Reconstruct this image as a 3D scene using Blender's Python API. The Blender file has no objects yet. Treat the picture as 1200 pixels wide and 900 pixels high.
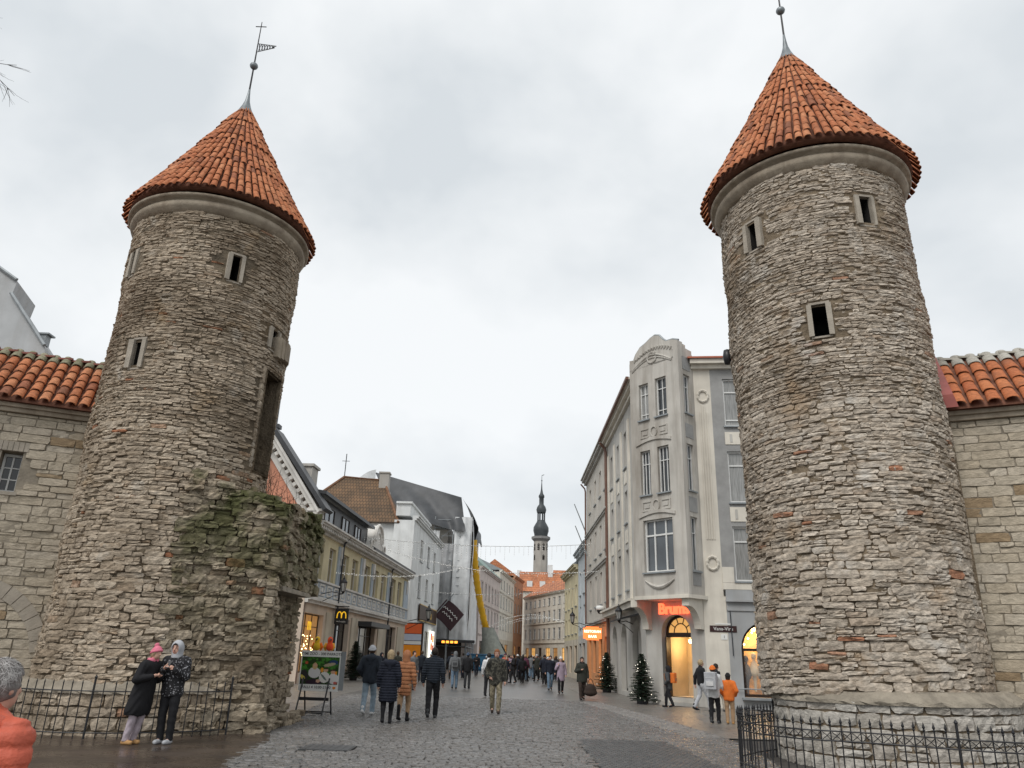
import bpy, math, random
import numpy as np
from math import sin, cos, pi, radians, hypot, atan2

rng = np.random.default_rng(11)
rnd = random.Random(5)
sc = bpy.context.scene
COL = sc.collection

# ---------------------------------------------------------------- camera
PITCH, ROLL, CAMZ = radians(19.95), radians(1.8), 1.62
fw = np.array([0, cos(PITCH), sin(PITCH)])
up0 = np.array([0, -sin(PITCH), cos(PITCH)])
rt0 = np.array([1.0, 0, 0])
rt = cos(ROLL) * rt0 + sin(ROLL) * up0
up = -sin(ROLL) * rt0 + cos(ROLL) * up0
import mathutils
cam_d = bpy.data.cameras.new('camera')
cam = bpy.data.objects.new('camera', cam_d)
COL.objects.link(cam)
cam_d.sensor_fit = 'HORIZONTAL'
cam_d.sensor_width = 36.0
cam_d.lens = 36.0 * 880 / 1200
cam_d.clip_start = 0.1
cam_d.clip_end = 4000
cam.matrix_world = mathutils.Matrix((
    (rt[0], up[0], -fw[0], 0), (rt[1], up[1], -fw[1], 0), (rt[2], up[2], -fw[2], CAMZ), (0, 0, 0, 1)))
sc.camera = cam

# ---------------------------------------------------------------- world, sun, exposure
SUN_EL, SUN_AZ = radians(48), radians(212)     # direction the light comes from (azimuth clockwise from +y)
world = bpy.data.worlds.new('World')
sc.world = world
world.use_nodes = True
nt = world.node_tree
for n in list(nt.nodes):
    nt.nodes.remove(n)
wo = nt.nodes.new('ShaderNodeOutputWorld')
bg = nt.nodes.new('ShaderNodeBackground')
bg.inputs['Strength'].default_value = 0.1
sky = nt.nodes.new('ShaderNodeTexSky')
sky.sky_type = 'NISHITA'
sky.sun_disc = False
sky.sun_elevation = SUN_EL
sky.sun_rotation = SUN_AZ
tc = nt.nodes.new('ShaderNodeTexCoord')
mp = nt.nodes.new('ShaderNodeMapping')
mp.inputs['Scale'].default_value = (1.0, 1.0, 1.35)
mp.inputs['Location'].default_value = (3.1, 0.4, 0.2)
n1 = nt.nodes.new('ShaderNodeTexNoise')
n1.inputs['Scale'].default_value = 2.6
n1.inputs['Detail'].default_value = 5
n1.inputs['Roughness'].default_value = 0.52
n1.inputs['Distortion'].default_value = 0.12
rp = nt.nodes.new('ShaderNodeValToRGB')
e = rp.color_ramp.elements
e[0].position, e[0].color = 0.36, (5.85, 6.2, 6.45, 1)
e[1].position, e[1].color = 0.62, (7.8, 7.98, 8.08, 1)
m = e.new(0.5)
m.color = (7.0, 7.25, 7.4, 1)
mx = nt.nodes.new('ShaderNodeMixRGB')
mx.inputs['Fac'].default_value = 0.94
nt.links.new(tc.outputs['Generated'], mp.inputs['Vector'])
nt.links.new(mp.outputs['Vector'], n1.inputs['Vector'])
nt.links.new(n1.outputs['Fac'], rp.inputs['Fac'])
nt.links.new(sky.outputs['Color'], mx.inputs['Color1'])
nt.links.new(rp.outputs['Color'], mx.inputs['Color2'])
nt.links.new(mx.outputs['Color'], bg.inputs['Color'])
nt.links.new(bg.outputs['Background'], wo.inputs['Surface'])

sun_d = bpy.data.lights.new('sun', 'SUN')
sun_d.energy = 1.5
sun_d.angle = radians(25)
sun_d.color = (1.0, 0.97, 0.93)
sun = bpy.data.objects.new('sun', sun_d)
COL.objects.link(sun)
_d = mathutils.Vector((-sin(SUN_AZ) * cos(SUN_EL), -cos(SUN_AZ) * cos(SUN_EL), -sin(SUN_EL)))
sun.rotation_euler = _d.to_track_quat('-Z', 'Y').to_euler()

vs = sc.view_settings
vs.view_transform = 'Standard'
vs.look = 'None'
vs.exposure = 0.32
vs.gamma = 1.0
vs.use_curve_mapping = False
sc.cycles.use_denoising = True
sc.cycles.max_bounces = 6
sc.cycles.diffuse_bounces = 3
sc.cycles.glossy_bounces = 3
sc.cycles.transparent_max_bounces = 12

# ---------------------------------------------------------------- object helpers
def link(o, parent=None):
    COL.objects.link(o)
    if parent is not None:
        o.parent = parent
    return o

def tag(o, label=None, cat=None, group=None, kind=None):
    if label: o['label'] = label
    if cat: o['category'] = cat
    if group: o['group'] = group
    if kind: o['kind'] = kind
    return o

def empty(name, loc=(0, 0, 0), rz=0.0, label=None, cat=None, group=None):
    o = bpy.data.objects.new(name, None)
    o.empty_display_size = 0.2
    o.location = loc
    o.rotation_euler = (0, 0, rz)
    link(o)
    return tag(o, label, cat, group)

def mesh_from(name, verts, faces, mats, midx=None, smooth=False, tint=None):
    me = bpy.data.meshes.new(name)
    verts = np.asarray(verts, float)
    if isinstance(faces, np.ndarray):
        nf, k = faces.shape
        me.vertices.add(len(verts)); me.vertices.foreach_set('co', verts.ravel())
        me.loops.add(nf * k); me.loops.foreach_set('vertex_index', faces.ravel().astype(np.int32))
        me.polygons.add(nf)
        me.polygons.foreach_set('loop_start', np.arange(0, nf * k, k, dtype=np.int32))
        me.polygons.foreach_set('loop_total', np.full(nf, k, dtype=np.int32))
        me.update(calc_edges=True)
    else:
        me.from_pydata([tuple(v) for v in verts], [], faces)
    for mm in (mats if isinstance(mats, (list, tuple)) else [mats]):
        me.materials.append(mm)
    if midx is not None:
        me.polygons.foreach_set('material_index', np.asarray(midx, np.int32))
    me.polygons.foreach_set('use_smooth', np.full(len(me.polygons), bool(smooth)))
    if tint is not None:
        a = me.attributes.new('tint', 'FLOAT', 'FACE')
        a.data.foreach_set('value', np.asarray(tint, np.float32))
    me.update()
    return me

class MB:
    """collects boxes, prisms, tubes and loose faces; build() links them as one mesh object"""
    def __init__(self):
        self.v, self.f, self.m = [], [], []
    def add(self, verts, faces, mi=0):
        o = len(self.v)
        self.v += [tuple(map(float, p)) for p in verts]
        self.f += [tuple(i + o for i in f) for f in faces]
        self.m += [mi] * len(faces)
        return self
    def box(self, x0, x1, y0, y1, z0, z1, mi=0):
        return self.hexa([(x0, y0, z0), (x1, y0, z0), (x1, y1, z0), (x0, y1, z0), (x0, y0, z1), (x1, y0, z1), (x1, y1, z1), (x0, y1, z1)], mi)
    def hexa(self, p, mi=0):
        return self.add(p, [(0, 3, 2, 1), (4, 5, 6, 7), (0, 1, 5, 4), (1, 2, 6, 5), (2, 3, 7, 6), (3, 0, 4, 7)], mi)
    def tube(self, pts, rad, n=8, mi=0, cap=True):
        pts = [np.array(p, float) for p in pts]
        rr = rad if hasattr(rad, '__len__') else [rad] * len(pts)
        o = len(self.v)
        prev = None
        for i, p in enumerate(pts):
            t = pts[min(i + 1, len(pts) - 1)] - pts[max(i - 1, 0)]
            t = t / (np.linalg.norm(t) + 1e-9)
            if prev is None:
                a = np.array([0, 0, 1.0]) if abs(t[2]) < 0.9 else np.array([1.0, 0, 0])
                u = np.cross(t, a)
            else:
                u = prev - t * (prev @ t)
            u /= np.linalg.norm(u) + 1e-9
            prev = u
            w = np.cross(t, u)
            for k in range(n):
                q = p + rr[i] * (u * cos(2 * pi * k / n) + w * sin(2 * pi * k / n))
                self.v.append(tuple(q))
        for i in range(len(pts) - 1):
            for k in range(n):
                a, b = o + i * n + k, o + i * n + (k + 1) % n
                self.f.append((a, b, b + n, a + n)); self.m.append(mi)
        if cap:
            self.f.append(tuple(o + k for k in range(n))[::-1]); self.m.append(mi)
            e_ = o + (len(pts) - 1) * n
            self.f.append(tuple(e_ + k for k in range(n))); self.m.append(mi)
        return self
    def lathe(self, prof, n=24, mi=0, cx=0, cy=0):
        o = len(self.v)
        for (r, z) in prof:
            for k in range(n):
                self.v.append((cx + r * cos(2 * pi * k / n), cy + r * sin(2 * pi * k / n), z))
        for i in range(len(prof) - 1):
            for k in range(n):
                a, b = o + i * n + k, o + i * n + (k + 1) % n
                self.f.append((a, b, b + n, a + n)); self.m.append(mi)
        return self
    def build(self, name, mats, parent=None, smooth=False, **kw):
        o = bpy.data.objects.new(name, mesh_from(name, self.v, self.f, mats, self.m, smooth))
        link(o, parent)
        return tag(o, **kw)

def obj(name, me, parent=None, **kw):
    return tag(link(bpy.data.objects.new(name, me), parent), **kw)

def text(name, body, size, m, parent, loc, rot, extrude=0.01, bold=0.0, align='CENTER', space=1.0):
    c = bpy.data.curves.new(name, 'FONT')
    c.body = body; c.size = size; c.extrude = extrude; c.offset = bold
    c.align_x = align; c.align_y = 'CENTER'; c.space_character = space
    c.resolution_u = 3
    c.materials.append(m)
    o = bpy.data.objects.new(name, c)
    link(o, parent)
    o.location = loc; o.rotation_euler = rot
    return o

# ---------------------------------------------------------------- materials
def newmat(name):
    m = bpy.data.materials.new(name)
    m.use_nodes = True
    t = m.node_tree
    return m, t, t.nodes['Principled BSDF']

def pos_noise(t, scale, detail=4, rough=0.55, stretch=None):
    g = t.nodes.new('ShaderNodeNewGeometry')
    n = t.nodes.new('ShaderNodeTexNoise')
    n.inputs['Scale'].default_value = scale
    n.inputs['Detail'].default_value = detail
    n.inputs['Roughness'].default_value = rough
    if stretch:
        mp_ = t.nodes.new('ShaderNodeMapping')
        mp_.inputs['Scale'].default_value = stretch
        t.links.new(g.outputs['Position'], mp_.inputs['Vector'])
        t.links.new(mp_.outputs['Vector'], n.inputs['Vector'])
    else:
        t.links.new(g.outputs['Position'], n.inputs['Vector'])
    return n

def ramp(t, fac, stops):
    r = t.nodes.new('ShaderNodeValToRGB')
    el = r.color_ramp.elements
    while len(el) < len(stops):
        el.new(0.5)
    for e_, (p, c) in zip(el, stops):
        e_.position = p
        e_.color = (*c, 1)
    t.links.new(fac, r.inputs['Fac'])
    return r

def mixc(t, fac, a, b, mode='MIX'):
    n = t.nodes.new('ShaderNodeMixRGB')
    n.blend_type = mode
    for sock, val in ((n.inputs['Fac'], fac), (n.inputs['Color1'], a), (n.inputs['Color2'], b)):
        if hasattr(val, 'is_linked') or isinstance(val, bpy.types.NodeSocket):
            t.links.new(val, sock)
        elif isinstance(val, (tuple, list)):
            sock.default_value = (*val, 1)
        else:
            sock.default_value = val
    return n.outputs['Color']

def bump(t, p, hsock, strength, dist=0.02):
    b = t.nodes.new('ShaderNodeBump')
    b.inputs['Strength'].default_value = strength
    b.inputs['Distance'].default_value = dist
    t.links.new(hsock, b.inputs['Height'])
    t.links.new(b.outputs['Normal'], p.inputs['Normal'])
    return b

def mat(name, col, rough=0.8, var=0.12, scale=3.0, bmp=0.0, bscale=30.0, spec=0.3, metal=0.0, emit=None, estr=0.0, stretch=None, stain=None, rvar=0.0, bdist=0.02):
    m, t, p = newmat(name)
    p.inputs['Roughness'].default_value = rough
    p.inputs['Specular IOR Level'].default_value = spec
    p.inputs['Metallic'].default_value = metal
    c = np.array(col, float)
    if var > 0:
        n = pos_noise(t, scale, stretch=stretch)
        r = ramp(t, n.outputs['Fac'], [(0.3, tuple(np.clip(c * (1 - var), 0, 1))), (0.7, tuple(np.clip(c * (1 + var), 0, 1)))])
        cs = r.outputs['Color']
        if stain:
            n2 = pos_noise(t, stain[1], 5, 0.65, stain[3] if len(stain) > 3 else (1, 1, 0.35))
            f = ramp(t, n2.outputs['Fac'], [(0.46, (0, 0, 0)), (0.72, (stain[2],) * 3)])
            cs = mixc(t, f.outputs['Color'], cs, stain[0])
            if len(stain) > 3 and stain[3][2] < 0.5:     # rain streaks
                n4 = pos_noise(t, 2.6, 4, 0.6, (1, 1, 0.07))
                f4 = ramp(t, n4.outputs['Fac'], [(0.5, (0, 0, 0)), (0.75, (stain[2] * 0.8,) * 3)])
                cs = mixc(t, f4.outputs['Color'], cs, stain[0])
        t.links.new(cs, p.inputs['Base Color'])
    else:
        p.inputs['Base Color'].default_value = (*c, 1)
    if bmp > 0:
        nb = pos_noise(t, bscale, 4)
        bump(t, p, nb.outputs['Fac'], bmp, bdist)
    if rvar > 0:
        nr = pos_noise(t, 1.3, 3)
        mr = t.nodes.new('ShaderNodeMapRange')
        mr.inputs['From Min'].default_value = 0.35; mr.inputs['From Max'].default_value = 0.65
        mr.inputs['To Min'].default_value = max(0.03, rough - rvar); mr.inputs['To Max'].default_value = min(1, rough + rvar)
        t.links.new(nr.outputs['Fac'], mr.inputs['Value'])
        t.links.new(mr.outputs['Result'], p.inputs['Roughness'])
    if emit is not None:
        p.inputs['Emission Color'].default_value = (*emit, 1)
        p.inputs['Emission Strength'].default_value = estr
    return m

def piece_mat(name, stops, rough=0.85, grain=0.25, gscale=14.0, bmp=0.6, bscale=22.0, stain=None, moss=None, spec=0.25, bdist=0.035, stretch=(1, 1, 1.9)):
    """colour of a piece picked by its own tint (face attribute in a joined mass, object random for single pieces)"""
    m, t, p = newmat(name)
    at = t.nodes.new('ShaderNodeAttribute'); at.attribute_name = 'tint'
    oi = t.nodes.new('ShaderNodeObjectInfo')
    ad = t.nodes.new('ShaderNodeMath'); ad.operation = 'ADD'
    fr = t.nodes.new('ShaderNodeMath'); fr.operation = 'FRACT'
    t.links.new(at.outputs['Fac'], ad.inputs[0]); t.links.new(oi.outputs['Random'], ad.inputs[1])
    t.links.new(ad.outputs[0], fr.inputs[0])
    r = ramp(t, fr.outputs[0], stops)
    g = pos_noise(t, gscale, 6, 0.65, stretch)
    gr = ramp(t, g.outputs['Fac'], [(0.3, (1 - grain * 1.5,) * 3), (0.7, (1 + grain,) * 3)])
    cs = mixc(t, 1.0, r.outputs['Color'], gr.outputs['Color'], 'MULTIPLY')
    for s in (stain or []):
        n2 = pos_noise(t, s[1], 5, 0.6, s[4] if len(s) > 4 else None)
        f = ramp(t, n2.outputs['Fac'], [(s[3], (0, 0, 0)), (min(0.98, s[3] + 0.16), (s[2],) * 3)])
        cs = mixc(t, f.outputs['Color'], cs, s[0])
    if moss:
        n3 = pos_noise(t, moss[1], 5, 0.6)
        f = ramp(t, n3.outputs['Fac'], [(moss[3], (0, 0, 0)), (moss[3] + 0.15, (moss[2],) * 3)])
        gg = t.nodes.new('ShaderNodeNewGeometry')
        sp_ = t.nodes.new('ShaderNodeSeparateXYZ'); t.links.new(gg.outputs['Position'], sp_.inputs[0])
        mr = t.nodes.new('ShaderNodeMapRange')
        mr.inputs['From Min'].default_value = moss[4]; mr.inputs['From Max'].default_value = moss[5]
        t.links.new(sp_.outputs['Z'], mr.inputs['Value'])
        mu = t.nodes.new('ShaderNodeMath'); mu.operation = 'MULTIPLY'
        t.links.new(f.outputs['Color'], mu.inputs[0]); t.links.new(mr.outputs['Result'], mu.inputs[1])
        cs = mixc(t, mu.outputs[0], cs, moss[0])
    t.links.new(cs, p.inputs['Base Color'])
    p.inputs['Roughness'].default_value = rough
    p.inputs['Specular IOR Level'].default_value = spec
    nb = pos_noise(t, bscale, 6, 0.65, stretch)
    bump(t, p, nb.outputs['Fac'], bmp, bdist)
    return m

def glass(name, col=(0.03, 0.035, 0.04), rough=0.06, spec=0.8, emit=None, estr=0):
    return mat(name, col, rough, 0.3, 0.8, 0.0, spec=spec, emit=emit, estr=estr)

M = {}
M['glass'] = glass('window_glass', (0.075, 0.085, 0.095), 0.06, 0.8)
M['glass_b'] = mat('curtained_pane', (0.26, 0.26, 0.25), 0.12, 0.35, 5, spec=0.7, stretch=(6, 6, 0.4))
M['glass_c'] = glass('dark_pane', (0.03, 0.035, 0.04), 0.05, 0.7)
M['glass_dark'] = glass('shop_glass', (0.03, 0.03, 0.03), 0.05, 0.6)
M['iron'] = mat('black_iron', (0.018, 0.018, 0.02), 0.5, 0.2, 8, spec=0.4)
M['lead'] = mat('lead_sheet', (0.20, 0.22, 0.23), 0.45, 0.25, 4, spec=0.5, metal=0.4)
M['white_frame'] = mat('white_window_frame', (0.68, 0.68, 0.66), 0.5, 0.06, 5)
M['dark_frame'] = mat('dark_brown_frame', (0.035, 0.022, 0.016), 0.45, 0.2, 6)
M['zinc'] = mat('zinc_sheet', (0.28, 0.30, 0.31), 0.5, 0.15, 3, metal=0.3)
STONE = [(0.0, (0.315, 0.29, 0.255)), (0.25, (0.42, 0.39, 0.35)), (0.5, (0.36, 0.325, 0.28)), (0.75, (0.47, 0.445, 0.405)), (0.93, (0.38, 0.345, 0.30)), (0.988, (0.33, 0.28, 0.23)), (0.997, (0.33, 0.165, 0.105))]
STONE = [(a, tuple(np.array(c) * (1.26, 1.17, 1.07))) for a, c in STONE]
M['rubbleL'] = piece_mat('limestone_rubble_brown', [(a, tuple(np.array(c) * (0.92, 0.885, 0.83))) for a, c in STONE], 0.9, 0.34, 11, 0.8, 18,
    stain=[((0.19, 0.145, 0.10), 0.5, 0.65, 0.48), ((0.34, 0.22, 0.10), 0.9, 0.55, 0.6), ((0.55, 0.53, 0.48), 1.6, 0.55, 0.6)])
M['rubbleR'] = piece_mat('limestone_rubble_grey', STONE, 0.9, 0.34, 11, 0.8, 18,
    stain=[((0.22, 0.17, 0.12), 0.55, 0.55, 0.50), ((0.42, 0.28, 0.16), 1.1, 0.6, 0.58), ((0.60, 0.57, 0.52), 1.6, 0.65, 0.56)])
M['mortarL'] = mat('lime_mortar_brown', (0.135, 0.108, 0.076), 0.95, 0.5, 2.2, 1.0, 9, bdist=0.07, stain=((0.14, 0.10, 0.06), 0.6, 0.8, (1, 1, 1)))
M['mortarR'] = mat('lime_mortar', (0.185, 0.145, 0.10), 0.95, 0.5, 2.2, 1.0, 9, bdist=0.07, stain=((0.20, 0.15, 0.10), 0.7, 0.7, (1, 1, 1)))
M['ruin'] = piece_mat('mossy_rubble', [(a, tuple(np.array(c) * (0.74, 0.72, 0.66))) for a, c in STONE], 0.92, 0.35, 9, 1.0, 15,
    stain=[((0.12, 0.09, 0.06), 0.55, 0.7, 0.48)], moss=((0.085, 0.092, 0.032), 1.1, 0.9, 0.40, 1.4, 4.6))
ASH = [(0.0, (0.40, 0.375, 0.325)), (0.3, (0.48, 0.455, 0.405)), (0.55, (0.43, 0.40, 0.345)), (0.8, (0.50, 0.48, 0.44)), (0.92, (0.42, 0.385, 0.325)), (0.945, (0.29, 0.23, 0.16)), (1.0, (0.32, 0.255, 0.18))]
ASH = [(a, tuple(np.array(c) * (1.03, 0.95, 0.84))) for a, c in ASH]
M['ashlar'] = piece_mat('limestone_block', ASH, 0.88, 0.18, 8, 0.7, 14, stain=[((0.22, 0.18, 0.13), 0.5, 0.45, 0.56)])
M['ashmortar'] = mat('wall_mortar', (0.27, 0.235, 0.185), 0.95, 0.2, 3, 0.8, 18)
M['plinth'] = piece_mat('plinth_block', [(0, (0.40, 0.365, 0.315)), (0.5, (0.52, 0.49, 0.44)), (1, (0.45, 0.41, 0.36))], 0.85, 0.25, 10, 0.9, 14, stain=[((0.2, 0.16, 0.12), 0.8, 0.5, 0.56)])
M['capstone'] = mat('mortar_cap', (0.28, 0.245, 0.195), 0.9, 0.3, 3, 0.9, 12, bdist=0.04)
M['jamb_dark'] = mat('rough_lintel', (0.33, 0.29, 0.24), 0.9, 0.25, 6, 0.8, 18)
M['jamb'] = mat('dressed_stone', (0.35, 0.31, 0.255), 0.85, 0.15, 4, 0.5, 25)
M['cornice_stone'] = mat('cornice_stone', (0.36, 0.305, 0.235), 0.85, 0.2, 3, 0.5, 20, stain=((0.16, 0.12, 0.085), 1.2, 0.8, (1, 1, 0.3)))
M['tile'] = piece_mat('terracotta_tile', [(0, (0.42, 0.145, 0.065)), (0.25, (0.54, 0.205, 0.095)), (0.45, (0.46, 0.16, 0.072)), (0.65, (0.58, 0.25, 0.125)), (0.82, (0.49, 0.18, 0.085)), (0.93, (0.35, 0.13, 0.07)), (1, (0.26, 0.11, 0.065))], 0.8, 0.3, 14, 0.4, 40, stain=[((0.17, 0.09, 0.055), 1.6, 0.45, 0.55), ((0.45, 0.35, 0.23), 5.0, 0.4, 0.62)], bdist=0.012)
M['tile_new'] = piece_mat('bright_terracotta_tile', [(0, (0.42, 0.13, 0.055)), (0.5, (0.52, 0.19, 0.08)), (1, (0.45, 0.145, 0.06))], 0.75, 0.25, 12, 0.3, 40, stain=[((0.22, 0.10, 0.06), 2.2, 0.5, 0.54)], bdist=0.01)
M['tile_bed'] = mat('roof_bed', (0.19, 0.085, 0.055), 0.9, 0.3, 6)
M['tile_pale'] = piece_mat('lime_grey_ridge_tile', [(0, (0.33, 0.31, 0.26)), (1, (0.45, 0.43, 0.38))], 0.85, 0.25, 12, 0.3, 30)
M['tile_mossy'] = piece_mat('mossy_ridge_tile', [(0, (0.24, 0.23, 0.15)), (1, (0.33, 0.30, 0.21))], 0.88, 0.3, 12, 0.4, 30, stain=[((0.12, 0.13, 0.06), 3, 0.8, 0.5)])
# ================================================================ stones: shared pieces
def block_variant(r, nx=4, nz=3, jit=0.07, bulge=0.30, edge=0.12):
    V, F = [], []
    xs = np.linspace(-0.5, 0.5, nx); zs = np.linspace(-0.5, 0.5, nz)
    grid = np.zeros((nz, nx, 3))
    for j in range(nz):
        for i in range(nx):
            ed = (i in (0, nx - 1)) or (j in (0, nz - 1))
            co = (i in (0, nx - 1)) and (j in (0, nz - 1))
            x = xs[i] + r.uniform(-1, 1) * jit * 0.7; z = zs[j] + r.uniform(-1, 1) * jit * 1.3
            y = -1 + r.uniform(0, bulge)
            if ed: y += r.uniform(0.0, edge)
            if co: x *= r.uniform(1 - 1.2 * edge, 1.0); z *= r.uniform(1 - 1.6 * edge, 1.0)
            grid[j, i] = (x, min(y, -0.25), z)
    V = [tuple(p) for row in grid for p in row]
    for j in range(nz - 1):
        for i in range(nx - 1):
            a = j * nx + i
            F.append((a, a + 1, a + nx + 1, a + nx))
    per = [i for i in range(nx)] + [j * nx + nx - 1 for j in range(1, nz)] + [(nz - 1) * nx + i for i in range(nx - 2, -1, -1)] + [j * nx for j in range(nz - 2, 0, -1)]
    o = len(V)
    for i in per:
        V.append((V[i][0] * 1.04, 0.0, V[i][2] * 1.04))
    n = len(per)
    for k in range(n):
        F.append((per[(k + 1) % n], per[k], o + k, o + (k + 1) % n))
    return np.array(V), np.array(F)

RUB = [block_variant(rng, 5, 3, 0.055, 0.20, 0.11) for _ in range(24)]
ASHV = [block_variant(rng, 4, 3, 0.028, 0.12, 0.06) for _ in range(10)]

class Pieces:
    """alike pieces: (matrix, variant, score); the best scored become single objects, the rest one joined part"""
    def __init__(self, variants):
        self.var, self.items = variants, []
    def add(self, M4, v, score):
        self.items.append((np.asarray(M4, float), v, score))
    def build(self, parent, name, mats, limit=300, restname=None, smooth=False, minscore=0.0):
        it = sorted(self.items, key=lambda q: -q[2])
        meshes = {}
        single = [q for q in it[:limit] if q[2] > minscore]
        rest = it[len(single):]
        for M4, v, s in single:
            if v not in meshes:
                meshes[v] = mesh_from(name, self.var[v][0], self.var[v][1], mats, smooth=smooth)
            o = bpy.data.objects.new(name, meshes[v])
            link(o, parent)
            o.matrix_basis = mathutils.Matrix(M4.tolist())
        if rest:
            VV, FF, TT, off = [], [], [], 0
            for M4, v, s in rest:
                V, F = self.var[v]
                VV.append(V @ M4[:3, :3].T + M4[:3, 3]); FF.append(F + off); off += len(V)
                TT.append(np.full(len(F), rng.random()))
            me = mesh_from(restname or name + '_mass', np.vstack(VV), np.vstack(FF), mats, smooth=smooth, tint=np.concatenate(TT))
            obj(restname or name + '_mass', me, parent, kind='stuff')

def M4(cols, loc):
    m_ = np.eye(4)
    for i in range(3): m_[:3, i] = cols[i]
    m_[:3, 3] = loc
    return m_

def courses(r, width, z0, z1, ch, sl, split=0.25):
    out, z = [], z0
    while z < z1 - 0.03:
        h = min(r.uniform(*ch), z1 - z)
        if z1 - z - h < 0.05: h = z1 - z
        s = -r.uniform(0, sl[1])
        while s < width:
            w = r.uniform(*sl)
            if r.random() < split and h > 0.11:
                k = r.uniform(0.35, 0.65)
                out.append((s + w / 2, z + h * k / 2, w, h * k)); w2 = w * r.uniform(0.4, 0.6)
                out.append((s + w2 / 2, z + h * (k + 1) / 2, w2, h * (1 - k))); out.append((s + (w2 + w) / 2, z + h * (k + 1) / 2, w - w2, h * (1 - k)))
            else:
                out.append((s + w / 2, z + h / 2, w, h))
            s += w
        z += h
    return out

# ================================================================ barrel tiles
def tile_variant(n=7, k=1.0):
    V, F = [], []
    def arc(y, w, h, zo, inner=0):
        for i in range(n):
            a = pi * i / (n - 1)
            V.append((-(w - inner) * cos(a), y, (h - inner) * sin(a) + zo))
    arc(0.0, 0.5, 0.44, 0.20); arc(1.0, 0.40, 0.34, 0.0); arc(0.0, 0.5, 0.44, 0.20, 0.09)
    for i in range(n - 1):
        F.append((i, i + 1, n + i + 1, n + i)); F.append((2 * n + i, 2 * n + i + 1, i + 1, i))
    return np.array(V), np.array(F)
TILEV = [tile_variant()]

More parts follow.
